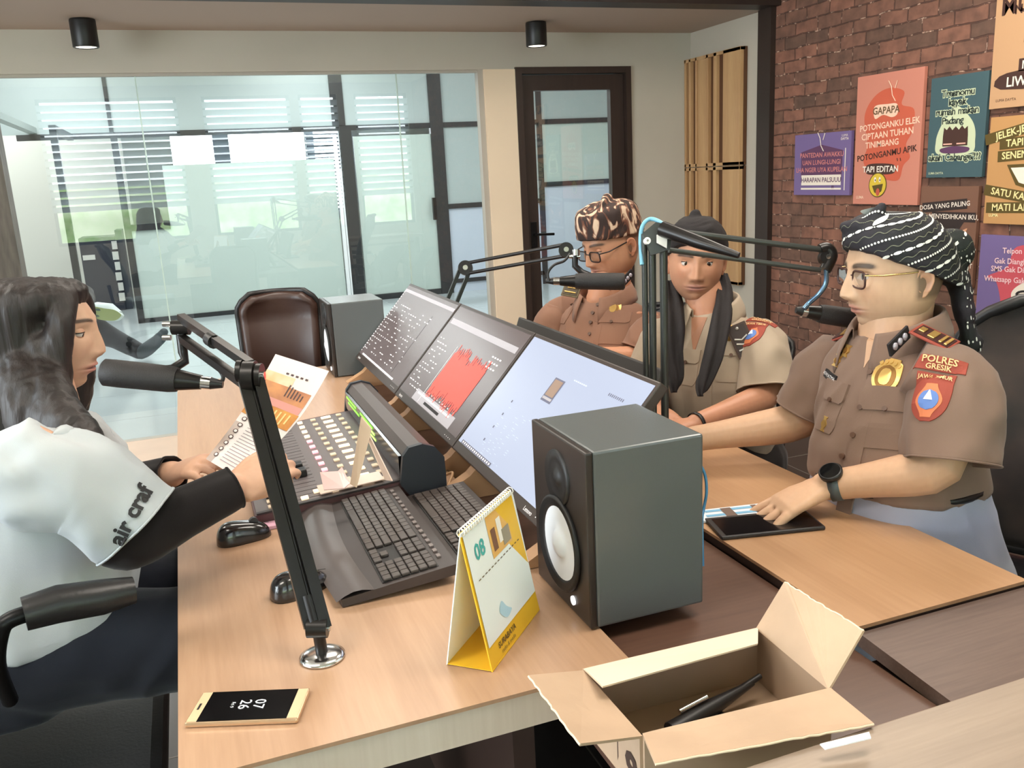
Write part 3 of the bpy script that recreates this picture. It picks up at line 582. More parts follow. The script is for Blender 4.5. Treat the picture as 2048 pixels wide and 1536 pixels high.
# ------------------------------------------------------------------ three screens facing the presenter
bez = mat('monitor_bezel', (62, 52, 48), .35); scr_d = mat('screen_dark', (84, 74, 74), .25, emit=.55); scr_dk = mat('screen_darker', (58, 50, 52), .25, emit=.45)
scr_w = mat('screen_white', (176, 188, 216), .3, emit=.50); b_ = scr_w.node_tree.nodes['Principled BSDF']; b_.inputs['Base Color'].default_value = (.10, .11, .13, 1); b_.inputs['Emission Color'].default_value = lin((196, 206, 232))+(1,); b_.inputs['Emission Strength'].default_value = .78
s_lt = mat('screen_marks', (226, 222, 220), .4, emit=.8); s_gr = mat('screen_grey_bar', (150, 146, 150), .4, emit=.7)
s_red = mat('screen_red_wave', (206, 70, 58), .4, emit=.75); s_dk = mat('screen_print', (96, 98, 118), .5, emit=.3); s_line = mat('screen_black_line', (40, 36, 38), .5)
nrm = Vector((-.235, 0, .213)).normalized(); upv = Vector((.213, 0, .235)).normalized()
def screen(yl, yr, label, kind):
    yl *= 1.06; yr *= 1.06; W = yl-yr; H = .339; o = Vector((.53, (yl+yr)/2, .8167))+upv*H/2
    T = frame(o, (0, -1, 0), upv)
    t = thing('computer_monitor', label, 'monitor', (.62, (yl+yr)/2, .728), 'row of tilted desk monitors')
    mb = MB(); mb.box((-W/2+.001, -H/2, -.022), (W/2-.001, H/2, 0), T=T, bev=.003); mb.build('casing', bez, t)
    w2, h0, h1 = W/2-.008, -H/2+.024, H/2-.010
    mb = MB(); mb.add([(-w2, h0, .0006), (w2, h0, .0006), (w2, h1, .0006), (-w2, h1, .0006)], [(0, 1, 2, 3)], 0, False, T); sc_ = mb.build('screen', scr_w if kind == 3 else scr_d, t)
    mb = MB(); b0_ = T @ Vector((0, -.02, -.022)); mb.tube([b0_, b0_+Vector((.04, 0, -.05)), (.74, (yl+yr)/2, .735)], .016, 10); mb.lathe([(0, 0), (.085, 0), (.085, .008), (.02, .014), (0, .014)], 28, T=Matrix.Translation((.755, (yl+yr)/2, .729)))
    mb.build('stand', black, t)
    for yy in (yl-.12, yr+.03):
        mb = MB(); mb.add([(x, y_, z) for y_ in (yy, yy+.035) for x, z in ((.475, .7515), (.527, .7515), (.527, .7285), (.66, .729), (.66, .90), (.535, .783))], [(0, 1, 2, 3, 4, 5), (11, 10, 9, 8, 7, 6)]+[(i, i+6, (i+1) % 6+6, (i+1) % 6) for i in range(6)])
        mb.build('wooden_wedge', mat('wedge_wood', (176, 136, 100), .5, var=.08), t)
    mb = MB(); R_ = random.Random(kind)
    if kind == 1:
        rect(mb, -.02, h0+.006, 2*w2-.14, .006, T, .0012, 1); rect(mb, 0, h1-.02, 2*w2, .012, T, .0012, 2)
        for r in range(13):
            y = h0+.03+r*.0165
            for c in range(16):
                if R_.random() < (.9 if c in (0, 1, 12) else .45): rect(mb, -w2+.02+c*.030+R_.uniform(-.003, .003), y, R_.uniform(.006, .022), .0028, T, .0012, 0)
        for r in range(26): rect(mb, -w2+.008, h0+.014+r*.0105, .006, .005, T, .0012, 0)
        rect(mb, .16, h0+.13, .002, .22, T, .0011, 3)
    if kind == 2:
        rect(mb, 0, h1-.05, 2*w2-.03, .018, T, .001, 2); rect(mb, .03, h0+.019, .36, .034, T, .001, 2); rect(mb, .02, h0+.027, .30, .005, T, .0014, 0); rect(mb, .03, h0+.014, .14, .008, T, .0014, 3)
        x = -.075; cy = h0+.115; k = 0
        while x < .19:
            a = .055+.035*abs(math.sin(k*.9))*R_.uniform(.4, 1); 
            if -.005 < x < .03 and False: a *= .5
            rect(mb, x, cy+R_.uniform(-.008, .008), .0042, 2*a*(.75 if .04 < x < .07 else 1), T, .0016, 4); x += .004; k += 1
        for r in range(12):
            for c in range(5):
                if R_.random() < .6: rect(mb, -w2+.03+c*.026, h0+.03+r*.015, R_.uniform(.008, .02), .0026, T, .0012, 0)
        for c in range(11): rect(mb, -.07+c*.025, h0+.042, .006, .003, T, .0014, 0)
        for r in range(3):
            for c in range(4): rect(mb, .17+c*.018, h1-.09-r*.015, .011, .004, T, .0012, 0)
        rect(mb, -.09, h0+.10, .0015, .19, T, .0011, 0)
    if kind == 3:
        rect(mb, -w2+.12, h0+.005, .20, .009, T, .0012, 5)
        for c in range(16): rect(mb, -w2+.03+c*.012, h0+.005, .006, .005, T, .0016, 0)
        rect(mb, -.035, .065, .05, .058, T, .0012, 5); rect(mb, -.035, .070, .040, .040, T, .0016, 6); rect(mb, -.035, .044, .044, .006, T, .0016, 2)
        for r in range(22):
            for c in range(7):
                if R_.random() < .35: rect(mb, -.16+c*.02, -.015-r*.0056, R_.uniform(.006, .016), .0011, T, .0012, 7)
        for k in range(4): rect(mb, -.17, .0-k*.035, .006, .006, T, .0014, 5)
        for c in range(9): rect(mb, .17+c*.007, h1-.05, .004, .006, T, .0012, 5)
        rect(mb, .08, .03, .10, .05, T, .0012, 7) if False else None
        for c in range(7): rect(mb, .02+c*.009, .105, .006, .003, T, .0012, 7)
    mb.build('screen_content', [s_lt, s_lt, s_gr, s_line, s_red, s_dk, mat('screen_photo', (134, 112, 98), .4, emit=.5), mat('screen_faint', (176, 186, 212), .4, emit=.7)], sc_)
    mb = MB(); put_text(mb, 'Lenovo' if kind == 3 else 'lenovo', T @ Matrix.Translation((-w2+.05 if kind < 3 else .18, -H/2+.011, .001)), .013); 
    for k in range(4): rect(mb, w2-.07+k*.014, -H/2+.012, .003, .002, T, .001)
    mb.build('brand_lettering', s_lt, t)
screen(2.956, 2.362, 'leftmost of three tilted monitors, rows of white marks on a dark screen', 1)
screen(2.358, 1.802, 'middle tilted monitor with a red waveform on its dark screen', 2)
screen(1.798, 1.243, 'right hand tilted monitor with a bright white page, behind the large speaker', 3)
t = thing('guest_monitor', 'dark monitor back rising behind the tilted screens, facing the men', 'monitor', (.98, 2.1, .75))
T = frame((.93, 2.1, .885), (0, -1, 0), Vector((.08, 0, .22))); mb = MB(); mb.box((-.44, -.105, 0), (.44, .118, .018), T=T, bev=.004); mb.build('casing', mat('monitor_back', (66, 62, 60), .45), t)
mb = MB(); mb.box((.885, 1.95, .751), (1.03, 2.25, .760), bev=.003); mb.box((.93, 2.07, .755), (.965, 2.13, .84)); mb.build('stand', black, t)
mb = MB(); rect(mb, .405, .095, .03, .012, T, -.0006); mb.build('sticker', whitep, t)

# ------------------------------------------------------------------ mixing console
t = thing('mixing_console', 'radio mixing console with rows of small lit buttons and a black hood', 'mixer', (.27, 2.1, .75))
con = mat('console_dark', (52, 46, 46), .42); cong = mat('console_panel', (104, 96, 96), .4); conr = mat('console_maroon_side', (84, 56, 56), .45)
X0, X1, Y0, Y1 = .065, .40, 1.795, 2.47
mb = MB(); mb.add([(X0, Y0, .751), (X1+.06, Y0, .751), (X1+.06, Y1, .751), (X0, Y1, .751), (X0, Y0, .772), (X1+.06, Y0, .80), (X1+.06, Y1, .80), (X0, Y1, .772)], [(0, 3, 2, 1), (4, 5, 6, 7), (0, 1, 5, 4), (1, 2, 6, 5), (2, 3, 7, 6), (3, 0, 4, 7)]); mb.build('console_body', conr, t)
TC = frame((X0, Y0, .7725), (1, 0, .071), (0, 1, 0))                # local x away from the presenter, y along the desk
mb = MB(); mb.box((.004, .012, 0), (.33, .66, .0015), T=TC); mb.build('faceplate', cong, t)
mb = MB()
for c in range(13): mb.box((.03, .03+c*.05, .0015), (.145, .032+c*.05, .002), T=TC); mb.box((.03, .055+c*.05, .0015), (.145, .0555+c*.05, .0019), T=TC)
mb.box((.004, .0, .0), (.33, .010, .004), T=TC); mb.build('fader_slots', con, t)
def rep(src, parent, loc):
    o = src.copy(); COL.objects.link(o); o.location = src.location+Vector(loc); return o
def key_mesh(name, a, b, m, parent, T, bev=.0012):
    mb = MB(); mb.box(a, b, T=T, bev=bev); return mb.build(name, m, parent)
ax, ay = (TC.to_3x3() @ Vector((1, 0, 0))), Vector((0, 1, 0))
lit = mat('button_warm_light', (255, 226, 190), .4, emit=.9); litp = mat('button_pink_light', (255, 170, 180), .4, emit=.9); dimb = mat('button_ivory', (206, 186, 160), .4, emit=.15)
R_ = random.Random(3)
for (xx, m_, fn) in ((.175, litp, 13), (.212, dimb, 13), (.285, dimb, 13)):
    src = None
    for c in range(13):
        if 0 < 13:
            mm = m_ if m_ is not litp or 3 <= c <= 8 else lit
            s0 = key_mesh('button', (xx-.007, .036+c*.05-.009, .0015), (xx+.007, .036+c*.05+.009, .0058), mm, t, TC)
src = key_mesh('button', (.235, .03, .0015), (.262, .048, .0050), lit, t, TC)
for c in range(12): 
    o = rep(src, t, ay*.05*(c+1)); o.name = 'button'
for (x_, y_) in ((.02, .015), (.05, .035), (.02, .05), (.09, .02), (.12, .045)):
    key_mesh('button', (x_+.01, y_, .002), (x_+.026, y_+.018, .006), lit if x_ > .04 else dimb, t, TC)
for (x_, c) in ((.095, 12), (.100, 11), (.060, 5), (.115, 4), (.118, 3), (.05, 2), (.047, 1)):
    key_mesh('fader_knob', (x_-.016, .034+c*.05-.014, .002), (x_+.016, .034+c*.05+.014, .020), black, t, TC, .004)
mb = MB(); prof = [(.385, .800), (.388, .850), (.402, .868), (.430, .872), (.455, .862), (.474, .835), (.475, .80), (.475, .752), (.40, .752)]
n = len(prof); vs = [(x, Y0+.0, z) for x, z in prof]+[(x, Y1+.02, z) for x, z in prof]; mb.add(vs, [(i, (i+1) % n, n+(i+1) % n, n+i) for i in range(n)]); mb.build('meter_hood', mat('hood_charcoal', (78, 68, 64), .4), t)
for yy in (Y0-.012, Y1+.008): 
    mb = MB(); pr2 = [(.375, .79)]+[(x*1.0+(x-.43)*.08, z+.004) for x, z in prof[1:]]; nn = len(pr2); vs = [(x, yy, z) for x, z in pr2]+[(x, yy+.014, z) for x, z in pr2]; mb.add(vs, [tuple(range(nn)), tuple(range(2*nn-1, nn-1, -1))]+[(i, nn+i, nn+(i+1) % nn, (i+1) % nn) for i in range(nn)]); mb.build('end_cheek', mat('cheek_blueblack', (42, 46, 52), .45), t)
mb = MB(); mb.box((.379, Y0+.01, .803), (.386, Y1+.0, .850)); scr_o = mb.build('meter_display', mat('display_black', (16, 16, 16), .15), t)
mb = MB()
for (ya, yb, z, k) in ((2.30, 2.44, .84, 0), (2.26, 2.42, .828, 0), (2.08, 2.24, .84, 0), (2.06, 2.2, .828, 1), (2.05, 2.12, .816, 1)): mb.box((.3775, ya, z), (.3788, yb, z+.005), k)
mb.build('meter_bars', [mat('meter_green', (120, 210, 60), .4, emit=1.2), mat('meter_lime', (190, 230, 120), .4, emit=1)], scr_o)
t = thing('mixer_cover_mat', 'thin pink edged mat under the near end of the mixing console', 'mat', (.13, 1.81, .75))
mb = MB(); mb.box((.052, 1.762, .7505), (.205, 1.793, .7575), bev=.001); mb.build('pink_edge', mat('pink_plastic', (226, 176, 196), .4), t)
# bent acrylic holder standing on the console
acr = mat('frosted_acrylic', (232, 206, 190), .25, spec=.6); acr2 = mat('acrylic_cream', (214, 190, 164), .25)
t = thing('acrylic_sign_holder', 'empty bent acrylic sign holder standing on the mixing console', 'sign holder', (.28, 1.85, .79))
mb = MB(); A_, B_, C_, D_ = Vector((.205, 1.812, .789)), Vector((.345, 1.812, .799)), Vector((.345, 1.868, .800)), Vector((.205, 1.868, .790))
mb.slab([A_, B_, C_, D_], (0, 0, 1), .002); mb.build('foot', acr, t)
p = lambda x, y, d: at(x, y, d)
mb = MB(); mb.slab([p(700, 968, 1.84), p(712, 975, 1.83), p(742, 858, 1.86), p(722, 834, 1.87)], (1, 0, 0), .002); mb.slab([p(735, 880, 1.86), p(722, 838, 1.87), p(784, 962, 1.83), p(770, 960, 1.84)], (1, 0, 0), .002, 1); mb.build('easel_panel', [acr2, acr], t)
mb = MB(); mb.slab([p(640, 946, 1.80), p(676, 944, 1.82), p(688, 978, 1.79), p(648, 981, 1.78)], (0, 0, 1), .002); mb.slab([p(676, 944, 1.82), p(684, 935, 1.83), p(700, 968, 1.81), p(688, 978, 1.79)], (0, 0, 1), .002, 0); mb.build('front_lip', mat('acrylic_pink', (238, 204, 200), .3), t)

# ------------------------------------------------------------------ keyboards, mice, phone
kbm = mat('keyboard_body', (58, 50, 48), .4); kkey = mat('keyboard_key', (74, 66, 62), .38); klow = mat('key_gap', (22, 20, 20), .5)
def keyboard(x0, x1, yr, yl, z0, z1, label, rest, cols=20, rows=6):
    t = thing('computer_keyboard', label, 'keyboard', ((x0+x1)/2, (yr+yl)/2, .75), 'black keyboards on the oak desk')
    L = yl-yr; D = x1-x0; T = frame((x0, yl, z0), (0, -1, 0), (D, 0, z1-z0))
    sl = math.hypot(D, z1-z0)
    r0 = .07 if rest else .006
    mb = MB(); n = 12; vs = []
    for i in range(n+1):
        u = i/n; e = .012*math.sin(PI*u)*(1 if rest else 0); vs += [(u*L, -.004-e, -.010), (u*L, -.004-e, .004), (u*L, sl, .006), (u*L, sl, -.014)]
    fs = []
    for i in range(n):
        for k in range(4): fs.append((i*4+k, (i+1)*4+k, (i+1)*4+(k+1) % 4, i*4+(k+1) % 4))
    fs += [(0, 1, 2, 3), (n*4+3, n*4+2, n*4+1, n*4)]; mb.add(vs, fs, 0, False, T); mb.build('keyboard_case', kbm, t, merge=True)
    if rest:
        mb = MB(); vs = []; fs = []
        for i in range(n+1):
            u = i/n; e = .014*math.sin(PI*u)
            for q in range(6): s_ = q/5; vs.append((u*L, -e+(-.012)*(1-s_)+s_*(r0-.006), .002+.010*math.sin(PI*min(1, s_*1.1))))
        for i in range(n):
            for q in range(5): fs.append((i*6+q, (i+1)*6+q, (i+1)*6+q+1, i*6+q+1))
        mb.add(vs, fs, 0, True, T); mb.build('palm_rest', mat('palm_rest_grey', (88, 80, 78), .35), t)
    mb = MB(); mb.box((.012, r0, .0045), (L-.012, sl-(.03 if rest else .01), .0062), T=T); mb.build('key_bed', klow, t)
    kh = (sl-(.034 if rest else .014)-r0)/rows; src = {}
    widths = []; x = .014; kw = (L-.028)/22.3
    blocks = [(0, 15), (15.4, 18.4), (18.8, 22.3)]
    for r in range(rows):
        for bi, (ba, bb) in enumerate(blocks):
            if bi == 1 and r in (2,): continue
            if bi == 1 and r == 1: ks = [(16.4, 1)]
            elif bi == 1: ks = [(15.4+j, 1) for j in range(3)]
            elif bi == 2: ks = [(18.8+j*.9, .9) for j in range(4)]
            else:
                if r == 0: ks = [(0, 1.4), (1.4, 1.2), (2.6, 1.2), (3.8, 6), (9.8, 1.3), (11.1, 1.3), (12.4, 1.2), (13.6, 1.4)]
                else:
                    o_ = (0, 2.2, 1.8, 1.5, 1, 1)[r]; ks = [(0, o_)]; q = o_
                    while q+1 <= 15-1.3: ks.append((q, 1)); q += 1
                    ks.append((q, 15-q))
            for (kx, kwid) in ks:
                key_ = round(kwid, 2)
                px_, py_ = .014+kx*kw, r0+.002+r*kh
                if key_ not in src:
                    mb = MB(); mb.box((.0009, .0009, 0), (kwid*kw-.0009, kh-.0009, .0055), bev=.0018); me = mb.build('key', kkey).data
                    bpy.data.objects.remove(bpy.data.objects[-1]) if False else None
                    for o_2 in [o for o in COL.objects if o.data == me]: bpy.data.objects.remove(o_2)
                    src[key_] = me
                o2 = bpy.data.objects.new('key', src[key_]); COL.objects.link(o2); o2.parent = t
                o2.matrix_basis = Matrix.Translation(-Vector(t.location)) @ T @ Matrix.Translation((px_, py_, .006))
    if rest:
        mb = MB()
        for c in range(16): mb.box((.03+c*(L-.06)/16, sl-.024, .006), (.03+c*(L-.06)/16+.012, sl-.017, .009), T=T)
        mb.build('media_buttons', mat('media_key', (120, 110, 106), .4), t)
keyboard(.172, .372, 1.352, 1.800, .762, .782, 'wide black keyboard with a palm rest, nearest the edge of the desk', True)
keyboard(.388, .515, 1.40, 1.775, .762, .772, 'flat black keyboard lying half under the tilted monitors', False)
def mouse(cx, cy, ang, label):
    t = thing('computer_mouse', label, 'mouse', (cx, cy, .75), 'black computer mice')
    T = Matrix.Translation((cx, cy, .7505)) @ Matrix.Rotation(ang, 4, 'Z')
    vs, fs = [], []; n, m = 28, 12
    for i in range(m+1):
        a = PI/2*i/m
        for k in range(n):
            th_ = 2*PI*k/n; c, s_ = math.cos(th_), math.sin(th_); r = math.cos(a)**.55
            x = .054*math.copysign(abs(c)**.85, c)*r; y = .031*math.copysign(abs(s_)**.85, s_)*r*(1-.12*math.cos(th_)*0+.10*(-c)); z = .038*math.sin(a)**.9*(1-.25*(x/.054))
            vs.append((x, y*(1-.12*(1-abs(c))), z))
    for i in range(m):
        for k in range(n): fs.append((i*n+k, i*n+(k+1) % n, (i+1)*n+(k+1) % n, (i+1)*n+k))
    fs.append(tuple(range(n))[::-1]); mb = MB(); mb.add(vs, fs, 0, True, T); mb.build('mouse_shell', mat('mouse_gloss', (30, 28, 29), .2, coat=.5), t)
    mb = MB(); mb.cyl((.022, -.004, .033), (.022, .004, .033), .009, 16, T=T); mb.build('scroll_wheel', mat('wheel_rubber', (60, 60, 62), .4), t)
    mb = MB(); mb.box((.0, -.0004, .0345), (.045, .0004, .0352), T=T @ Matrix.Rotation(.22, 4, 'Y')); mb.build('button_gap', klow, t)
mouse(.037, 1.735, .15, 'glossy black mouse beside the woman\'s near hand')
mouse(.112, 1.448, .35, 'glossy black mouse behind the near microphone arm, next to the keyboard palm rest')
t = thing('smartphone', 'gold smartphone lying face up with a black clock screen', 'phone', (0, 1.117, .75))
T = frame((.0015, 1.118, .7508), (.141, -.054, 0), (.054, .141, 0))
mb = MB(); mb.box((-.0755, -.036, 0), (.0755, .036, .0072), T=T, bev=.003); mb.build('phone_body', mat('gold_metal', (214, 184, 150), .25, metal=.7), t)
mb = MB(); mb.box((-.060, -.0335, .0072), (.060, .0335, .0078), T=T); mb.box((.060, -.033, .0072), (.0735, .033, .0077), 1, T=T); mb.box((-.0735, -.033, .0072), (-.060, .033, .0077), 1, T=T); sc_ = mb.build('glass_front', [mat('phone_black', (10, 10, 12), .12), mat('phone_gold', (222, 190, 152), .25)], t)
mb = MB(); put_text(mb, '07', T @ Matrix.Translation((.014, 0, .008)) @ Matrix.Rotation(-PI/2, 4, 'Z'), .022); put_text(mb, '26', T @ Matrix.Translation((-.006, 0, .008)) @ Matrix.Rotation(-PI/2, 4, 'Z'), .022); put_text(mb, 'Fri 9', T @ Matrix.Translation((-.022, 0, .008)) @ Matrix.Rotation(-PI/2, 4, 'Z'), .007)
mb.build('clock_digits', mat('digits_white', (230, 232, 236), .5, emit=.5), sc_)
mb = MB(); mb.box((-.069, -.007, .0077), (-.066, .007, .0082), T=T, bev=.0002); mb.build('home_button', klow, t)

# ------------------------------------------------------------------ desk calendar
t = thing('desk_calendar', 'white tent calendar with teal number 08 and a yellow bottom band', 'calendar', (.37, 1.16, .75))
A, B, Cc, Dd = Vector((.333, 1.063, .7505)), Vector((.463, 1.203, .7505)), Vector((.278, 1.111, .7505)), Vector((.408, 1.251, .7505))
R0, R1 = Vector((.305, 1.088, .958)), Vector((.428, 1.216, .958))
cw = mat('calendar_white', (232, 238, 236), .5); cy = mat('calendar_yellow', (236, 186, 44), .5); cb = mat('calendar_buff', (226, 216, 178), .5)
mb = MB(); nf = (B-A).cross(R0-A).normalized(); nf = nf if nf.y < 0 else -nf
mb.slab([A, B, R1, R0], -nf, .0018); mb.slab([Cc, Dd, R1, R0], nf, .0018, 1); mb.slab([A+Vector((0, 0, .001)), B+Vector((0, 0, .001)), Dd+Vector((0, 0, .001)), Cc+Vector((0, 0, .001))], (0, 0, 1), .001, 0); mb.build('tent_board', [cy, cw], t)
Tc = frame(A, B-A, R0-A); Wc = (B-A).length; Hc = (R0-A).length
def onf(mb, u0, u1, v0, v1, z, mi): mb.add([Tc @ Vector((u0*Wc, v0*Hc, z)), Tc @ Vector((u1*Wc, v0*Hc, z)), Tc @ Vector((u1*Wc, v1*Hc, z)), Tc @ Vector((u0*Wc, v1*Hc, z))], [(0, 1, 2, 3)], mi)
sgn = 1 if (Tc.to_3x3() @ Vector((0, 0, 1))).dot(nf) > 0 else -1
mb = MB(); onf(mb, .02, .98, .165, .97, .0012*sgn, 0); pg_ = mb.build('page', cw, t)
mb = MB(); onf(mb, .40, .78, .66, .96, .0018*sgn, 0); onf(mb, .44, .52, .70, .86, .0022*sgn, 1); onf(mb, .56, .64, .72, .90, .0022*sgn, 2); onf(mb, .62, .76, .68, .80, .0024*sgn, 3); mb.build('photo', [mat('photo_amber', (226, 176, 96), .5), mat('photo_brown', (120, 80, 56), .5), mat('photo_white', (236, 230, 220), .5), mat('photo_grey', (150, 140, 120), .5)], pg_)
mb = MB(); put_text(mb, '08', Tc @ Matrix.Translation((.22*Wc, .80*Hc, 0)), .034, lift=.002*sgn, bold=.02); mb.build('month_number', mat('ink_teal', (72, 170, 164), .5), pg_)
mb = MB()
for k in range(14): onf(mb, .10+.058*k, .10+.058*k+.035, .62, .628, .002*sgn, 0)
put_text(mb, 'SURABAYA', Tc @ Matrix.Translation((.34*Wc, .105*Hc, 0)), .013, lift=.001*sgn, bold=.02); put_text(mb, 'radio & media', Tc @ Matrix.Translation((.34*Wc, .05*Hc, 0)), .009, lift=.001*sgn)
mb.build('small_print', mat('ink_olive_text', (96, 80, 40), .5), pg_)
mb = MB(); blob(mb, [(.30*Wc, .30*Hc), (.36*Wc, .36*Hc), (.42*Wc, .30*Hc), (.46*Wc, .27*Hc), (.5*Wc, .24*Hc), (.4*Wc, .22*Hc)], Tc, .002*sgn); mb.build('watermark_shape', mat('ink_sky', (176, 210, 226), .5), pg_)
mb = MB(); n = 24
for k in range(n):
    c_ = R0.lerp(R1, (k+.5)/n); d_ = (R1-R0).normalized(); pts = []
    for q in range(9): a_ = 2*PI*q/8; pts.append(c_+(nf*math.cos(a_)+Vector((0, 0, 1))*math.sin(a_))*.0065+d_*.0012*q/8)
    mb.tube(pts, .0008, 5, caps=False)
mb.build('spiral_binding', whitep, t)

# ================================================================== MICROPHONE ARMS AND MICROPHONES
armb = mat('arm_black', (30, 27, 26), .32, metal=.3); armg = mat('arm_grey', (74, 76, 74), .35, metal=.5); foam = mat('mic_foam', (34, 31, 31), .6, bump=.3, bscale=500)
def rods(mb, a, b, off, r, n=10, mi=0, sq=False):
    a, b, off = Vector(a), Vector(b), Vector(off)
    for s_ in (-.5, .5): mb.tube([a+off*s_, b+off*s_], r, 4 if sq else n, mi, smooth=not sq)
def joint(mb, c, ax_, r, w_, mi=0):
    c, ax_ = Vector(c), Vector(ax_).normalized(); mb.tube([c-ax_*w_/2, c+ax_*w_/2], r, 24, mi)
    for s_ in (-1, 1): mb.tube([c+ax_*s_*w_/2, c+ax_*s_*(w_/2+.004)], r*.35, 10, 1)
def smooth_path(pts, k=8):
    pts = [Vector(p) for p in pts]; out = []
    for i in range(len(pts)-1):
        p0, p1, p2, p3 = pts[max(i-1, 0)], pts[i], pts[i+1], pts[min(i+2, len(pts)-1)]
        for j in range(k): t_ = j/k; out.append(.5*((2*p1)+(p2-p0)*t_+(2*p0-5*p1+4*p2-p3)*t_*t_+(3*p1-p0-3*p2+p3)*t_**3))
    return out+[pts[-1]]
def mic(label, a, b, r0, r1, tail=None):
    a, b = Vector(a), Vector(b); L = (b-a).length; d = (b-a).normalized()
    t = thing('microphone', label, 'microphone', tuple(b), 'black boom microphones')
    mb = MB(); mb.tube([a, a+d*.004, a+d*.03, a+d*L*.55, a+d*L*.62], [r0*.8, r0, r0*1.02, r0*.98, r0*.9], 24); mb.build('foam_windscreen', foam, t)
    mb = MB(); mb.tube([a+d*L*.60, a+d*L*.8, a+d*L*.82], [r0*.82, r1*1.05, r1], 20); mb.build('mic_body', armb, t)
    mb = MB(); mb.tube([a+d*L*.82, a+d*L*.90], [r1*.9, r1*.9], 18); mb.build('connector_ring', chrome, t)
    mb = MB(); mb.tube([a+d*L*.90, b], [r1*.85, r1*.5], 16); mb.build('plug', black, t)
    return t
view = -fw
# --- arm nearest the camera
t = thing('boom_stand', 'black microphone boom arm clamped on the near end of the oak desk', 'microphone arm', (.114, 1.211, .75), 'microphone boom arms')
base = Vector((.114, 1.211, .75)); J = at(500, 752, 1.36); Ej = at(362, 655, 1.54); side = rt
mb = MB(); mb.lathe([(0, .001), (.034, .001), (.034, .004), (.026, .008), (.012, .010), (0, .010)], 32, T=Matrix.Translation(base)); mb.build('table_flange', chrome, t)
mb = MB(); piv = base+Vector((-.002, .0, .050)); mb.tube([base+Vector((0, 0, .008)), piv], .009, 14); joint(mb, piv, side, .015, .030); mb.tube([piv, piv+(J-piv).normalized()*.05], .014, 4); mb.build('swivel', [armb, chrome], t)
mb = MB(); rods(mb, piv, J, side*.024, .0115, sq=True); mb.tube([piv.lerp(J, .06)+up*.0, piv.lerp(J, .95)], .004, 8, 0); mb.build('lower_arm', armb, t)
mb = MB(); joint(mb, J, side, .024, .018); joint(mb, J+side*.015, side, .020, .008); joint(mb, J-side*.013+(J-piv).normalized()*.008, side, .018, .008); mb.build('elbow', [armb, chrome], t)
mb = MB(); rods(mb, J+up*.0, Ej, up*.036, .0095, sq=True); mb.build('upper_arm', armb, t)
mb = MB(); c_ = J.lerp(Ej, .52)+up*.015; mb.tube([c_-(Ej-J).normalized()*.010, c_+(Ej-J).normalized()*.010], .012, 12); mb.build('cable_tie', black, t)
mb = MB(); joint(mb, Ej, side, .013, .03); 
for dy in (.012, -.012): mb.tube([Ej+up*(dy-.006)-side*.032, Ej+up*(dy-.006)-side*.018], .005, 10, 1)
hold = [Ej-up*.012, at(366, 705, 1.54), at(370, 722, 1.54), at(345, 738, 1.53), at(312, 742, 1.52)]
mb.tube(hold, .0085, 10); mb.build('mic_holder', [armb, chrome], t)
mb = MB(); mb.tube(smooth_path([at(441, 768, 1.52), at(446, 752, 1.52), at(428, 728, 1.53), at(400, 702, 1.54), at(372, 690, 1.55)]), .0035, 8); mb.build('cable', black, t)
mic('black microphone in front of the woman\'s mouth', at(205, 744, 1.50), at(446, 769, 1.515), .0235, .0125)
# --- arm behind the screens
t = thing('boom_stand', 'black microphone boom arm rising behind the left monitor', 'microphone arm', tuple(at(862, 712, 2.42)), 'microphone boom arms')
b2 = Vector((.80, 2.50, .75)); j2 = at(931, 536, 2.85); e2 = at(1132, 500, 2.60)
lowp = at(903, 605, 2.85); dd = (lowp-j2).normalized(); foot2 = j2+dd*((j2.z-.76)/-dd.z)
mb = MB(); rods(mb, foot2, j2, rt*.034, .0082, sq=True); mb.build('lower_arm', armb, t)
mb = MB(); mb.cyl(foot2+Vector((0, 0, -.03)), foot2+Vector((0, 0, .01)), .02); mb.build('table_clamp', armb, t)
mb = MB(); joint(mb, j2, view, .024, .02); mb.build('elbow', [armb, chrome], t)
mb = MB(); rods(mb, j2+rt*.01, e2, up*.034, .006); mb.build('upper_arm', armb, t)
mb = MB(); joint(mb, e2+rt*.0, view, .022, .02); mb.cyl(at(1152, 500, 2.58), at(1152, 512, 2.58), .012, 12, 1); mb.tube([at(1150, 508, 2.58), at(1150, 532, 2.58), at(1164, 545, 2.58), at(1190, 556, 2.57)], .010, 4, 0); mb.cyl(at(1138, 513, 2.58), at(1160, 513, 2.58), .006, 10, 1); mb.build('mic_holder', [armb, chrome], t)
mb = MB(); mb.tube(smooth_path([at(1098, 562, 2.56), at(1096, 546, 2.56), at(1108, 530, 2.56), at(1128, 522, 2.57), at(1140, 508, 2.58)]), .004, 8); mb.build('cable', black, t)
m_ = mic('black microphone below the face of the man in the brown batik cap', at(1250, 563, 2.53), at(1092, 562, 2.57), .0245, .013)
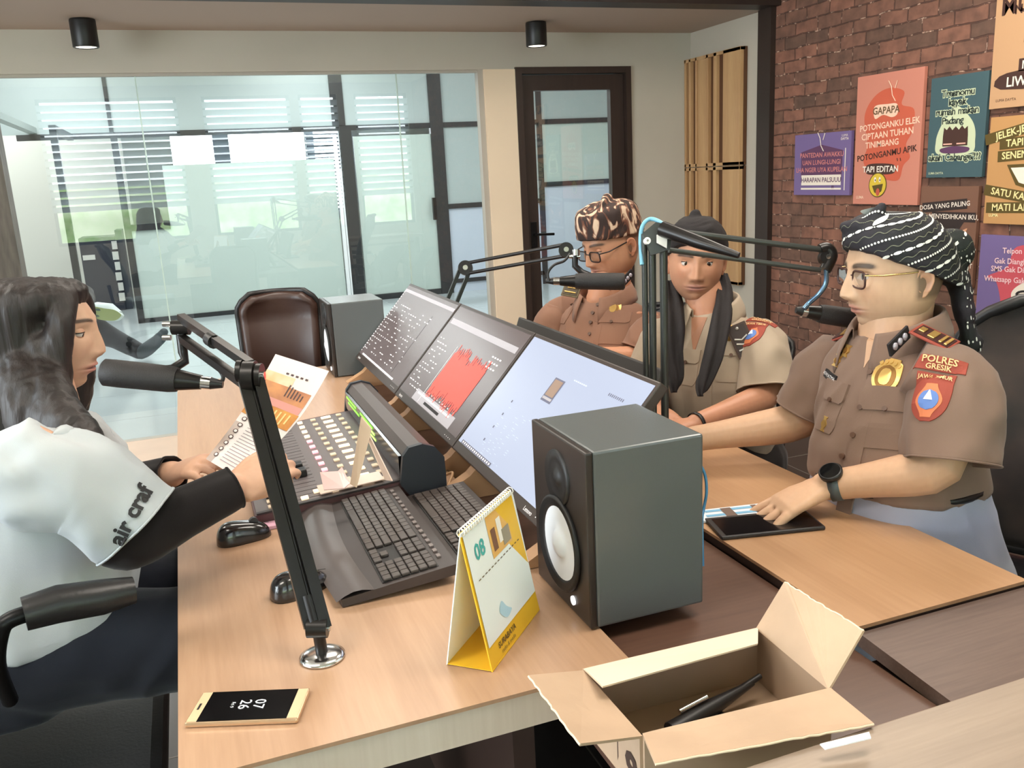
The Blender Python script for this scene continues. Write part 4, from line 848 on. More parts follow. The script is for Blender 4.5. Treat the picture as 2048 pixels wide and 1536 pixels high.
# --- arm in front of the middle man
t = thing('boom_stand', 'grey microphone boom arm standing upright in front of the middle man', 'microphone arm', (.9, 1.60, .75), 'microphone boom arms')
top3 = at(1312, 468, 1.78); bot3 = Vector((.905, 1.595, .77)); end3 = at(1650, 508, 1.86)
mb = MB(); mb.tube([bot3+rt*.000-rt*.022, top3-rt*.024], .0065, 4); mb.tube([bot3-rt*.008, top3-rt*.008], .008, 4); mb.tube([bot3+rt*.018, top3+rt*.015], .0085, 4); mb.build('lower_arm', armg, t)
mb = MB(); mb.box(bot3-Vector((.03, .03, .019)), bot3+Vector((.03, .03, .01)), bev=.003); mb.build('table_clamp', armb, t)
mb = MB(); mb.slab([at(1284, 468, 1.78), at(1310, 446, 1.78), at(1345, 452, 1.78), at(1338, 500, 1.78), at(1300, 512, 1.78)], view, .010); mb.build('elbow_plate', armg, t)
mb = MB(); mb.slab([at(1313, 470, 1.765), at(1334, 472, 1.765), at(1333, 497, 1.765), at(1313, 486, 1.765)], view, .004); joint(mb, at(1294, 482, 1.77), view, .007, .01); mb.build('elbow_cap', [whitep, chrome], t)
mb = MB(); mb.tube([at(1345, 462, 1.79), at(1650, 500, 1.86)], .0085, 4); mb.tube([at(1338, 500, 1.79), at(1640, 540, 1.86)], .0075, 4); mb.build('upper_arm', armg, t)
mb = MB(); mb.tube([at(1325, 458, 1.76), at(1400, 485, 1.70), at(1478, 511, 1.66)], [.016, .013, .006], 12); mb.build('spring_cover', armb, t)
mb = MB(); mb.tube(smooth_path([at(1640, 500, 1.86), at(1655, 497, 1.86), at(1663, 512, 1.86), at(1650, 540, 1.86)], 5), .013, 12); joint(mb, at(1652, 515, 1.86), view, .015, .02); mb.build('mic_holder', [armb, chrome], t)
mb = MB(); mb.tube(smooth_path([at(1652, 532, 1.86), at(1652, 565, 1.87), at(1638, 588, 1.88), at(1618, 606, 1.90), at(1608, 618, 1.90)]), .0055, 10); mb.build('metal_link', mat('blue_steel', (110, 140, 168), .25, metal=.8), t)
mb = MB(); mb.tube(smooth_path([at(1284, 530, 1.79), at(1281, 480, 1.80), at(1286, 450, 1.80), at(1302, 438, 1.80), at(1325, 448, 1.79), at(1332, 470, 1.79)]), .0045, 8); mb.build('cable', mat('cyan_cable', (120, 180, 205), .35), t)
mic('black microphone at the chin of the man in the green black turban', at(1712, 638, 1.93), at(1592, 620, 1.92), .0215, .0135)
t = thing('patch_cable', 'thin blue cable hanging down beside the large speaker', 'cable', (.80, 1.3, .75))
mb = MB(); mb.tube(smooth_path([at(1398, 925, 1.60), at(1410, 950, 1.60), at(1413, 985, 1.60), at(1407, 1020, 1.60), at(1404, 1045, 1.58), (.80, 1.25, .735)]), .0028, 8); mb.build('cable_core', mat('blue_cable', (60, 120, 160), .4), t)
# loose cables under the screens
cm = [mat('cable_dark', (38, 30, 28), .5), mat('cable_cream', (190, 150, 110), .5)]
R_ = random.Random(11)
for k, (lb, mi) in enumerate((('dark cable looping under the middle monitor', 0), ('cream cable looping under the middle monitor', 1), ('dark cable tangle behind the mixer hood', 0), ('pale cable lying between mixer and flat keyboard', 1))):
    t = thing('power_cable', lb, 'cable', (.5, 2.0-.1*k, .75))
    y = 2.42-.20*k; pts = [(.500, y+.09, .755), (.485, y+.06, .755), (.512, y+.03, .775), (.492, y, .755), (.506, y-.03, .765), (.495, y-.06, .755), (.512, y-.09, .755)]
    mb = MB(); mb.tube(smooth_path(pts), .0034, 7); mb.build('cable_core', cm[mi], t)
# leaflet, tablet, paper
t = thing('leaflet', 'blue and white folded leaflet on the counter under the man\'s hand', 'leaflet', (.98, 1.44, .75))
mb = MB(); mb.slab([(.885, 1.385, .7515), (.915, 1.435, .7515), (1.09, 1.40, .7515), (1.05, 1.345, .7515)], (0, 0, 1), .004); lf = mb.build('sheet', mat('leaflet_white', (226, 234, 240), .45), t)
mb = MB(); T = frame((.985, 1.392, .7562), (.17, -.037, 0), (.03, .05, 0))
for (x, y, w_, h, mi) in ((0, .015, .15, .010, 0), (0, -.008, .16, .010, 0), (-.03, 0, .022, .045, 1), (.03, .004, .012, .04, 1), (.05, .01, .02, .012, 2)): rect(mb, x, y, w_, h, T, 0+.0003*mi, mi)
mb.build('printed_stripes', [mat('leaflet_blue', (120, 176, 210), .45), mat('leaflet_brown', (110, 90, 80), .45), mat('leaflet_dark', (50, 56, 66), .45)], lf)
t = thing('tablet_computer', 'black tablet lying on the counter under the man\'s fingertips', 'tablet', (.98, 1.33, .75))
T = frame((.985, 1.318, .751), (.19, -.045, 0), (.045, .19, 0)); mb = MB(); mb.box((-.105, -.045, 0), (.10, .05, .007), T=T, bev=.002); mb.build('tablet_case', mat('tablet_case', (38, 34, 34), .45), t)
mb = MB(); rect(mb, 0, 0, .19, .08, T, .0075); mb.build('tablet_glass', mat('tablet_glass_m', (18, 16, 18), .12), t)
t = thing('printed_flyer', 'orange and white printed flyer held by the woman', 'paper', (.1, 1.65, 1.0))
c00, c10, c01, c11 = at(412, 918, 1.60), at(474, 955, 1.57), at(551, 708, 1.74), at(658, 742, 1.72)
nfl = (c10-c00).cross(c01-c00).normalized(); nfl = nfl if nfl.dot(fw) < 0 else -nfl
def fly(u, v, z=0): return c00.lerp(c10, u).lerp(c01.lerp(c11, u), v)+nfl*(z-.012*math.sin(PI*v))+ (c10-c00).normalized()*(.012*math.sin(PI*v)*u)
def flygrid(mb, u0, u1, v0, v1, z, mi, n=10):
    vs = [fly(u0+(u1-u0)*i/4, v0+(v1-v0)*j/n, z) for j in range(n+1) for i in range(5)]
    mb.add(vs, [(j*5+i, j*5+i+1, (j+1)*5+i+1, (j+1)*5+i) for j in range(n) for i in range(4)], mi, True)
mb = MB(); flygrid(mb, 0, 1, 0, 1, 0, 0, 20); fo = mb.build('sheet', mat('flyer_paper', (232, 222, 220), .5), t)
mb = MB(); flygrid(mb, .0, .97, .46, .60, .0008, 1); flygrid(mb, .02, .95, .60, .66, .0010, 4); flygrid(mb, .0, .95, .66, .78, .0008, 2); flygrid(mb, .0, .55, .78, .86, .0008, 3); flygrid(mb, .0, .16, .0, .38, .0006, 5)
for k in range(7): 
    c_ = (.14, .07+k*.058); vs = [fly(c_[0]+.055*math.cos(q*PI/5), c_[1]+.019*math.sin(q*PI/5), .0012) for q in range(10)]; mb.add(vs, [tuple(range(10))], 6)
    vs = [fly(c_[0]+.034*math.cos(q*PI/5), c_[1]+.012*math.sin(q*PI/5), .0016) for q in range(10)]; mb.add(vs, [tuple(range(10))], 0)
for k in range(14): flygrid(mb, .30, .30+R_.uniform(.35, .6), .05+k*.026, .055+k*.026, .0008, 7, 1)
for k in range(9): flygrid(mb, .10+.09*k, .13+.09*k, .50-.02*(k % 2), .58, .0014, 8, 1)
for k in range(6): flygrid(mb, .52+.06*k, .545+.06*k, .70, .80-.01*k, .0014, 6, 1)
for k in range(5): flygrid(mb, .35+.09*k, .40+.09*k, .87, .885, .0012, 6, 1)
mb.build('printed_picture', [MATS['flyer_paper'], mat('fly_orange', (222, 160, 82), .5, rgb2=(190, 120, 60), vscale=30), mat('fly_brown', (176, 116, 88), .5, rgb2=(214, 150, 100), vscale=25), mat('fly_amber', (226, 178, 116), .5, rgb2=(236, 210, 180), vscale=20), mat('fly_rose', (214, 150, 140), .5), mat('fly_grey', (170, 150, 140), .5, rgb2=(206, 190, 184), vscale=20), mat('fly_dark', (84, 64, 64), .5), mat('fly_textgrey', (160, 150, 158), .5), mat('fly_gold', (240, 206, 140), .5)], fo)

# ================================================================== CHAIRS
leath = mat('black_leather', (28, 27, 29), .38, bump=.1, bscale=150); brown_l = mat('brown_leather', (58, 38, 31), .4, bump=.12, bscale=60)
meshm = mat('chair_mesh', (34, 32, 33), .75, rgb2=(64, 52, 48), vscale=9)
def office_chair(loc, ang, label, sz=.46, back_h=.55, arms=True, mesh=False, wid=.5, reclined=.08, leatherm=None, armz=.66, back_gap=.24, backbase=.12):
    lm = leatherm or leath
    t = thing('office_chair', label, 'chair', tuple(loc), 'studio office chairs')
    T = Matrix.Translation(Vector(loc)) @ Matrix.Rotation(ang, 4, 'Z')      # local +y is forward
    mb = MB(); mb.box((-wid/2+.02, -.22, sz-.07), (wid/2-.02, .24, sz), T=T, bev=.025); mb.build('seat', lm, t)
    mb = MB(); mb.cyl((0, 0, .09), (0, 0, .22), .028, T=T); mb.cyl((0, 0, .22), (0, 0, sz-.08), .017, T=T); mb.box((-.09, -.1, sz-.10), (.09, .1, sz-.07), T=T); mb.build('gas_column', blackm, t)
    for k in range(5):
        a = 2*PI*k/5+.3; mb = MB(); mb.tube([(0, 0, .10), (.15*math.cos(a), .15*math.sin(a), .095), (.29*math.cos(a), .29*math.sin(a), .065)], [.024, .02, .014], 10, T=T); lg = mb.build('leg', blackm, t)
        mb = MB(); c_ = (.29*math.cos(a), .29*math.sin(a), .028); mb.cyl((c_[0]-.012, c_[1], c_[2]), (c_[0]+.012, c_[1], c_[2]), .027, T=T); mb.build('caster', black, lg)
    vs, fs = [], []; n, m = 16, 18; ww = wid*.96
    for j in range(m+1):
        v = j/m; z = sz+backbase+v*back_h; hw = ww/2*(1-.10*(1-v)-(.55*max(0, (v-.80)/.2)**2.2 if mesh else .35*max(0, (v-.85)/.15)**2))
        for i in range(n+1):
            u = 2*i/n-1; vs.append((u*hw, -back_gap-reclined*v*1.6+.05*math.sin(PI*min(1, v*1.3))-.0+.045*u*u, z))
    for j in range(m):
        for i in range(n): a = j*(n+1)+i; fs.append((a, a+1, a+n+2, a+n+1))
    mb = MB(); mb.add(vs, fs, 0, True, T); bo = mb.build('backrest', meshm if mesh else lm, t); sm = bo.modifiers.new('thick', 'SOLIDIFY'); sm.thickness = .012 if mesh else .045; sm.offset = -1
    rim = [vs[j*(n+1)] for j in range(m+1)]+[vs[m*(n+1)+i] for i in range(1, n+1)]+[vs[j*(n+1)+n] for j in range(m-1, -1, -1)]+[vs[i] for i in range(n-1, 0, -1)]
    mb = MB(); mb.tube([Vector(p) for p in rim]+[Vector(rim[0])], .016 if mesh else .012, 8, T=T); mb.build('back_frame', black, t)
    mb = MB(); mb.tube([(0, -.05, sz-.09), (0, -back_gap-.05, sz-.06), (0, -back_gap-.07, sz+backbase+.10)], .018, 8, T=T); mb.build('back_support', black, t)
    if arms:
        for s_ in (-1, 1):
            x = s_*(wid/2+.02); mb = MB(); mb.tube([(x, -.20, armz), (x, .0, armz+.012), (x, .10, armz+.005)], [.022, .026, .022], 12, T=T, flat=.7); ar = mb.build('armrest', lm, t)
            mb = MB(); mb.tube(smooth_path([(x, .08, armz-.01), (x, .15, armz-.03), (x, .15, armz-.12), (x, .02, sz-.05), (x-s_*.06, -.03, sz-.06)], 4), .011, 10, T=T); mb.tube(smooth_path([(x, -.18, armz-.01), (x, -.24, armz-.03), (x, -.26, armz-.12), (x, -.20, sz+.02)], 4), .011, 10, T=T); mb.build('arm_tube', chrome if mesh else blackm, ar)
    return t
def ang_of(v): return math.atan2(-v[0], v[1])
office_chair((.34, 3.82, 0), ang_of((-.1, -1)), 'empty brown leather chair behind the far end of the oak desk', sz=.44, back_h=.50, arms=False, wid=.36, reclined=-.03, leatherm=brown_l, backbase=.06, back_gap=.10)

# ================================================================== PEOPLE: tools
def G(x, c, w_): return np.exp(-((x-c)/w_)**2)
def skin_mat(name):
    m = bpy.data.materials.new(name); m.use_nodes = True; nt = m.node_tree; b = nt.nodes['Principled BSDF']; L = nt.links
    a = nt.nodes.new('ShaderNodeAttribute'); a.attribute_name = 'Col'
    n = nt.nodes.new('ShaderNodeTexNoise'); n.inputs['Scale'].default_value = 60; n.inputs['Detail'].default_value = 3
    r = nt.nodes.new('ShaderNodeMapRange'); r.inputs['To Min'].default_value = .93; r.inputs['To Max'].default_value = 1.07; L.new(n.outputs['Fac'], r.inputs[0])
    x = nt.nodes.new('ShaderNodeVectorMath'); x.operation = 'SCALE'; L.new(a.outputs['Color'], x.inputs[0]); L.new(r.outputs[0], x.inputs['Scale'])
    L.new(x.outputs[0], b.inputs['Base Color']); b.inputs['Roughness'].default_value = .48; b.inputs['Specular IOR Level'].default_value = .35
    b.inputs['Subsurface Weight'].default_value = .08; b.inputs['Subsurface Radius'].default_value = (.012, .005, .003); b.inputs['Subsurface Scale'].default_value = .6
    return m
SKIN = skin_mat('skin')
def remeshed(mb, voxel, smooth=4):
    me = bpy.data.meshes.new('tmp'); me.from_pydata(mb.v, [], mb.f); me.update(); o = bpy.data.objects.new('tmp', me); COL.objects.link(o)
    md = o.modifiers.new('r', 'REMESH'); md.mode = 'VOXEL'; md.voxel_size = voxel; md.use_smooth_shade = True
    ms = o.modifiers.new('s', 'SMOOTH'); ms.factor = .5; ms.iterations = smooth
    dg = bpy.context.evaluated_depsgraph_get(); e = o.evaluated_get(dg).to_mesh()
    nv = len(e.vertices); co = np.empty(nv*3, dtype=np.float32); e.vertices.foreach_get('co', co); co = co.reshape(-1, 3).astype(float)
    no = np.empty(nv*3, dtype=np.float32); e.vertices.foreach_get('normal', no); no = no.reshape(-1, 3).astype(float)
    fs = [tuple(p.vertices) for p in e.polygons]
    o.evaluated_get(dg).to_mesh_clear(); bpy.data.objects.remove(o); bpy.data.meshes.remove(me)
    return co, no, fs
def limb(mb, pts, rs, n=18, flat=1, fa=None):
    """closed tapering limb: rounded tube through pts"""
    pts = [Vector(p) for p in pts]
    P, Rr = [], []
    for i in range(len(pts)-1):
        L_ = (pts[i+1]-pts[i]).length; k = max(2, int(L_/.03))
        for j in range(k): t_ = j/k; P.append(pts[i].lerp(pts[i+1], t_)); s_ = t_*t_*(3-2*t_); Rr.append(rs[i]*(1-s_)+rs[i+1]*s_)
    P.append(pts[-1]); Rr.append(rs[-1])
    for _ in range(2): P = [P[0]]+[(P[i-1]+P[i]*2+P[i+1])/4 for i in range(1, len(P)-1)]+[P[-1]]
    mb.tube(P, Rr, n, 0, True, flat=flat)
    mb.sphere(P[0], Rr[0]*.98, 14); mb.sphere(P[-1], Rr[-1]*.98, 14)
def loft(mb, secs, n=32, e=.85):
    """secs: (centre, lateral half vector, depth half vector)"""
    vs = []
    for c, a, b in secs:
        for k in range(n):
            t_ = 2*PI*k/n; ct, st = math.cos(t_), math.sin(t_)
            vs.append(Vector(c)+Vector(a)*math.copysign(abs(ct)**e, ct)+Vector(b)*math.copysign(abs(st)**e, st))
    fs = [(i*n+k, i*n+(k+1) % n, (i+1)*n+(k+1) % n, (i+1)*n+k) for i in range(len(secs)-1) for k in range(n)]
    fs += [tuple(range(n))[::-1], tuple((len(secs)-1)*n+k for k in range(n))]; mb.add(vs, fs, 0, True)
def hand(mb, wrist, fdir, up_, side, curls=(.25, .3, .35, .4), spread=.08, thumb=(.5, .35), s=1.0, base=.25):
    """five fingered hand; side=+1 puts the thumb on the +x side of the frame (x = fdir cross up)"""
    fdir = Vector(fdir).normalized(); up_ = Vector(up_); up_ = (up_-fdir*up_.dot(fdir)).normalized(); x = fdir.cross(up_)
    W = Vector(wrist)
    def Q(a, b, c): return W+(x*a+fdir*b+up_*c)*s
    loft(mb, [(Q(0, -.012, 0), x*.027*s, up_*.020*s), (Q(0, .015, 0), x*.031*s, up_*.018*s), (Q(.0, .05, .002), x*.040*s, up_*.0155*s), (Q(0, .082, .002), x*.041*s, up_*.013*s), (Q(0, .096, -.001), x*.036*s, up_*.009*s)], 20, .9)
    limb(mb, [Q(side*.026, .015, -.004), Q(side*.030, .055, -.005)], [.015*s, .012*s], 12)
    lens = (.074, .082, .076, .060)
    tips = []
    for i, (cu, ln) in enumerate(zip(curls, lens)):
        lx = side*(.031-.0205*i); sp = side*spread*(1.2-i*.8); a = base; p = Q(lx, .086-.006*(i == 3), .0); P = [Q(lx*.9, .065, .0), p]
        for seg, (fr, da) in enumerate(((.48, .0), (.30, cu), (.24, cu*.8))):
            a += da; d = (fdir*math.cos(a)-up_*math.sin(a)+x*sp*math.cos(a)).normalized(); p = p+d*ln*fr*s; P.append(p)
        limb(mb, P, [.0098*s, .0095*s, .0086*s, .0078*s, .0066*s], 12); tips.append(P[-1])
    ta, tb = thumb; p0 = Q(side*.022, .012, -.006); d1 = (x*side*math.sin(ta+.25)+fdir*math.cos(ta+.25)-up_*.25).normalized(); d2 = (x*side*math.sin(ta-tb)+fdir*math.cos(ta-tb)-up_*.2).normalized()
    p1 = p0+d1*.042*s; p2 = p1+d2*.032*s; p3 = p2+(d2+fdir*.2).normalized()*.026*s; limb(mb, [p0, p1, p2, p3], [.0145*s, .0118*s, .0104*s, .0084*s], 12); tips.append(p3)
    return tips
def head_geo(wide=1.0, plump=0.0, nose=1.0, brow_tint=(.02, .014, .012), skin=(.5, .3, .2), stubble=0.0, hairmask=True, lips=(.42, .16, .13), jaw=1.0, must=0, browth=1.0, crown=1.0):
    nu, nv = 176, 190; th_ = np.linspace(.0015, PI-.0015, nv)[:, None]; ph = np.linspace(0, 2*PI, nu, endpoint=False)[None, :]
    t_ = np.cos(th_)*np.ones_like(ph); sn = np.sin(th_)*np.ones_like(ph); sx, sy = np.sin(ph)*np.ones_like(th_), np.cos(ph)*np.ones_like(th_)
    sx = np.sign(sx)*np.abs(sx)**.92; at_ = np.abs(t_); low = (t_ < 0)
    h = np.where(low, (1-np.clip(at_, 0, 1)**2.5)**(1/2.5), (1-np.clip(at_, 0, 1)**2.15)**(1/2.15))
    x = .0765*wide*h*sx; y = .097*h*sy; z = .118*t_*np.where(t_ > 0, crown, 1.0)
    x *= np.where(low, 1-(.27-.13*plump)*jaw*at_**1.7, 1.0)
    y *= np.where(low & (sy < 0), 1-.42*at_**.9, 1.0); y *= np.where(low & (sy > 0), 1-.12*at_**2, 1.0)
    fr = np.clip(sy*2.2, 0, 1); ax_ = np.abs(x)
    y = y - fr*.010*np.clip((ax_-.02)/.055, 0, 1)**1.5*(z < .05)
    prof = np.interp(z, [-.058, -.052, -.047, -.040, -.032, -.015, 0, .016, .03], [0, .004, .014, .022, .0205, .013, .0065, .003, 0])*nose
    wn = np.interp(z, [-.05, -.038, -.02, .01], [.013, .0125, .0085, .0075])
    d = prof*np.exp(-(x/wn)**2)
    d += .0065*nose*G(ax_, .0145, .0058)*G(z, -.042, .0075)
    d -= .0085*G(ax_, .031, .0165)*G(z, .001, .0115); d += .0035*G(ax_, .028, .021)*G(z, .021, .0075)
    d += .0052*G(x, 0, .030)*G(z, -.068, .017); d += .0050*G(x, 0, .0185)*G(z, -.0635, .0034); d += .0062*G(x, 0, .0165)*G(z, -.0740, .0044); d -= .0050*G(x, 0, .023)*G(z, -.0685, .0019)
    d -= .0018*G(x, 0, .0035)*G(z, -.056, .005); d += .0080*G(x, 0, .018)*G(z, -.100, .013); d -= .0030*G(x, 0, .018)*G(z, -.086, .005)
    d += .0045*G(ax_, .045, .018)*G(z, -.026, .020); d -= .0022*G(ax_, .030, .006)*G(z, -.052, .012)
    y = y+fr*d
    x = x*(1+.10*plump*G(z, -.06, .04)); x += np.sign(x)*fr*.0
    y = y+.012*plump*G(z, -.112, .02)*fr
    nrm_c = np.array(skin)[None, None, :]*np.ones(x.shape+(1,)); C = nrm_c.copy()
    def blend(m_, col): 
        nonlocal C
        C = C*(1-m_[..., None])+np.array(col)*m_[..., None]
    f2 = (sy > .25).astype(float)
    blend(.35*f2*G(ax_, .042, .018)*G(z, -.03, .018), np.array(skin)*np.array([1.06, .84, .80]))
    lipm = np.clip(1.5*G(x, 0, .0215)*(G(z, -.0640, .0042)+G(z, -.0735, .0052)), 0, 1)*f2; blend(lipm*.8, lips)
    blend(np.clip(1.3*G(z, -.0686, .0011)*G(x, 0, .021), 0, 1)*f2*.8, np.array(lips)*.25)
    bz = .0235-.10*(ax_-.031)**2/.02+.002*np.clip((ax_-.03)/.02, -1, 0); bm = np.clip(2.2*G(z, bz, .0038*browth)*(1/(1+np.exp(-(ax_-.0125)/.0016)))*(1/(1+np.exp((ax_-.052)/.002))), 0, 1)*f2; blend(bm*.88, brow_tint)
    blend(.5*f2*G(ax_, .0085, .0035)*G(z, -.0475, .0022), np.array(skin)*.25)
    if stubble: blend(stubble*f2*np.clip(G(z, -.095, .022)+G(z, -.057, .007)*G(x, 0, .025), 0, 1)*(1-lipm), np.array(skin)*np.array([.45, .48, .55]))
    if must: blend(must*f2*np.clip(1.6*G(z, -.0565, .0045)*G(x, 0, .021), 0, 1), (.03, .02, .018))
    if hairmask:
        hm = np.clip((.012-y)/.012, 0, 1)*np.clip((z+.052)/.012, 0, 1)*.75+np.clip((z-.062)/.01, 0, 1); hm = np.clip(hm, 0, 1)*np.clip(1-np.clip((y-.0)/.02, 0, 1)*(z < .06), 0, 1); blend(np.clip(hm, 0, 1)*.85, brow_tint)
    V = np.stack([x, y, z], -1).reshape(-1, 3); C = C.reshape(-1, 3)
    F_ = [(i*nu+k, (i+1)*nu+k, (i+1)*nu+(k+1) % nu, i*nu+(k+1) % nu) for i in range(nv-1) for k in range(nu)]
    return V, C, F_
def ear_geo(side, wide, skin):
    vs, fs, cs = [], [], []; nr, nn = 9, 30
    for i in range(nr+2):
        r = min(i/nr, 1)
        for k in range(nn):
            a = 2*PI*k/nn; ca, sa = math.cos(a), math.sin(a)
            wdt = .0175*(1+.12*sa); ht = .031*(1-.05*ca); q = r
            u = ca*wdt*q*(1-.22*max(0, -sa)); v = sa*ht*q-.001
            dep = .013+.0055*math.exp(-((r-.86)/.13)**2)-.008*math.exp(-(((u-.002)/.009)**2+((v+.004)/.012)**2))+.003*math.exp(-((r-.5)/.12)**2)*(sa > -.2)
            if v < -.02: dep = .012
            if i == nr+1: dep = -.004; u *= .72; v *= .85
            # u>0 to the back
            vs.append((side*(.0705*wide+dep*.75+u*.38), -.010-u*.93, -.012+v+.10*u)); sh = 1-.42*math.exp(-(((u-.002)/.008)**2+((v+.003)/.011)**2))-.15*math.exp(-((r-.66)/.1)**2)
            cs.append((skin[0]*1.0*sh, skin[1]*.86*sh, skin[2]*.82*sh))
    for i in range(nr+1):
        for k in range(nn):
            f_ = (i*nn+k, (i+1)*nn+k, (i+1)*nn+(k+1) % nn, i*nn+(k+1) % nn); fs.append(f_ if side < 0 else f_[::-1])
    return np.array(vs), np.array(cs), fs
def shell(c, r, e0, e1, skin, n=20, m=10, sx_=1.0, twist=0):
    """part of a sphere in front of the eye between two elevations: an eyelid"""
    vs, fs = [], []
    for i in range(m+1):
        for k in range(n+1):
            az = -1.45+2.9*k/n; lim = 1-.55*abs(az/1.45)**2.2
            e = (e0*lim if e0 > -3 else e0)+(e1-(e0*lim))*i/m
            vs.append((c[0]+r*math.sin(az)*math.cos(e)*sx_, c[1]+r*math.cos(az)*math.cos(e), c[2]+r*math.sin(e)))
    for i in range(m):
        for k in range(n): a = i*(n+1)+k; fs.append((a, a+1, a+n+2, a+n+1))
    return np.array(vs), np.tile(np.array(skin), (len(vs), 1)), fs
class Person:
    def __init__(s, label, loc, skin_rgb):
        s.t = thing('person', label, 'person', loc); s.skin = np.array(lin(skin_rgb)); s.V, s.C, s.F = [], [], []; s.n = 0
    def add(s, V, C, Fs, T=None):
        V = np.asarray(V, float)
        if T is not None: Mx = np.array(T); V = V @ Mx[:3, :3].T+Mx[:3, 3]
        s.V.append(V); s.C.append(np.asarray(C, float)); s.F += [tuple(i+s.n for i in f) for f in Fs]; s.n += len(V)
    def add_body(s, mb, voxel=.004, smooth=3):
        co, no, fs = remeshed(mb, voxel, smooth); s.add(co, np.tile(s.skin*np.array([1, .95, .93]), (len(co), 1)), fs)
    def head(s, loc, facing, pitch=0, roll=0, lid=(.32, -.50), gaze=(0, 0), **k):
        f = Vector((facing[0], facing[1], 0)).normalized(); r = Vector((f.y, -f.x, 0))
        T = Matrix((r, f, Vector((0, 0, 1)))).transposed().to_4x4(); T = T @ Matrix.Rotation(roll, 4, 'Y') @ Matrix.Rotation(-pitch, 4, 'X'); T.translation = Vector(loc); s.HT = T
        V, C, F_ = head_geo(skin=tuple(s.skin), **k); s.add(V, C, F_, T); s.wide = k.get('wide', 1)
        for sd in (-1, 1): s.add(*[ear_geo(sd, s.wide, s.skin)[i] for i in (0, 1, 2)], T=T)
        # eyeball seats in the socket
        i_ = np.argmin((V[:, 0]-.031)**2+V[:, 2]**2+(V[:, 1] < 0)*1); ys = V[i_, 1]-.0085; s.eyey = ys
        for sd in (-1, 1):
            c = (sd*.031, ys, 0); sk = s.skin*np.array([.92, .84, .82])
            s.add(*shell(c, .0134, lid[0], 1.5, sk), T=T); s.add(*shell(c, .0133, lid[1], -1.5, sk), T=T)
            s.add(*shell(c, .0138, lid[0]-.02, lid[0]+.10, (.02, .015, .013), m=2), T=T)
        s.gaze = gaze; return T
    def finish(s):
        V = np.concatenate(s.V); C = np.concatenate(s.C); me = bpy.data.meshes.new('body'); me.from_pydata(V.tolist(), [], s.F); me.materials.append(SKIN)
        a = me.color_attributes.new('Col', 'FLOAT_COLOR', 'POINT'); a.data.foreach_set('color', np.concatenate([C, np.ones((len(C), 1))], 1).astype(np.float32).ravel())
        me.polygons.foreach_set('use_smooth', [True]*len(me.polygons)); me.update(); o = bpy.data.objects.new('body', me); COL.objects.link(o); setp(o, s.t)
        for sd in (-1, 1):
            mb = MB(); n = 24; R_ = .0124; c = Vector((sd*.031, s.eyey, 0)); g = Vector((math.sin(s.gaze[0]), math.cos(s.gaze[0])*math.cos(s.gaze[1]), math.sin(s.gaze[1]))).normalized()
            a_ = g.orthogonal().normalized(); b_ = g.cross(a_); vs, fs, mi = [], [], []
            rings_ = [0, .10, .20, .30, .46, .50, .7, 1.0, 1.4, 1.9, 2.5, 3.1]
            for q in rings_:
                for k in range(n): vs.append(c+(g*math.cos(q)+(a_*math.cos(2*PI*k/n)+b_*math.sin(2*PI*k/n))*math.sin(q))*R_)
            for i in range(len(rings_)-1):
                m_ = 2 if rings_[i+1] <= .21 else (1 if rings_[i+1] <= .47 else 0)
                mb.add([], [], 0); mb2 = [(i*n+k, (i+1)*n+k, (i+1)*n+(k+1) % n, i*n+(k+1) % n) for k in range(n)]; fs += mb2; mi += [m_]*n
            o_ = len(mb.v); mb.v += [tuple(s.HT @ v) for v in vs]; mb.f += fs; mb.m += mi; mb.sm += [True]*len(fs)
            mb.build('eye', [mat('eye_white', (206, 196, 188), .25), mat('iris_brown', (52, 32, 22), .2), mat('pupil', (8, 8, 8), .1)], s.t)
        return o
def cloth(name, mb, m, parent, voxel=.006, smooth=6, fold=.005, freq=(9, 9, 4), seed=0, ridge=True, bmat=None):
    co, no, fs = remeshed(mb, voxel, smooth)
    if fold:
        out = np.empty(len(co)); fx, fy, fz = freq
        for i, p in enumerate(co):
            q = Vector((p[0]*fx+seed, p[1]*fy, p[2]*fz)); w1 = noise.noise(q+Vector((0, 0, 3*noise.noise(q*.5)))); w2 = noise.noise(q*2.3+Vector((5, 1, 2)))
            v = (1-abs(w1)*2.2)*.7+w2*.5 if ridge else w1+w2*.4
            out[i] = v-.35
        co = co+no*(out*fold)[:, None]
    me = bpy.data.meshes.new(name); me.from_pydata(co.tolist(), [], fs); me.materials.append(m); me.polygons.foreach_set('use_smooth', [True]*len(me.polygons)); me.update()
    o = bpy.data.objects.new(name, me); COL.objects.link(o); setp(o, parent); return o, BVHTree.FromPolygons([Vector(c) for c in co.tolist()], fs)
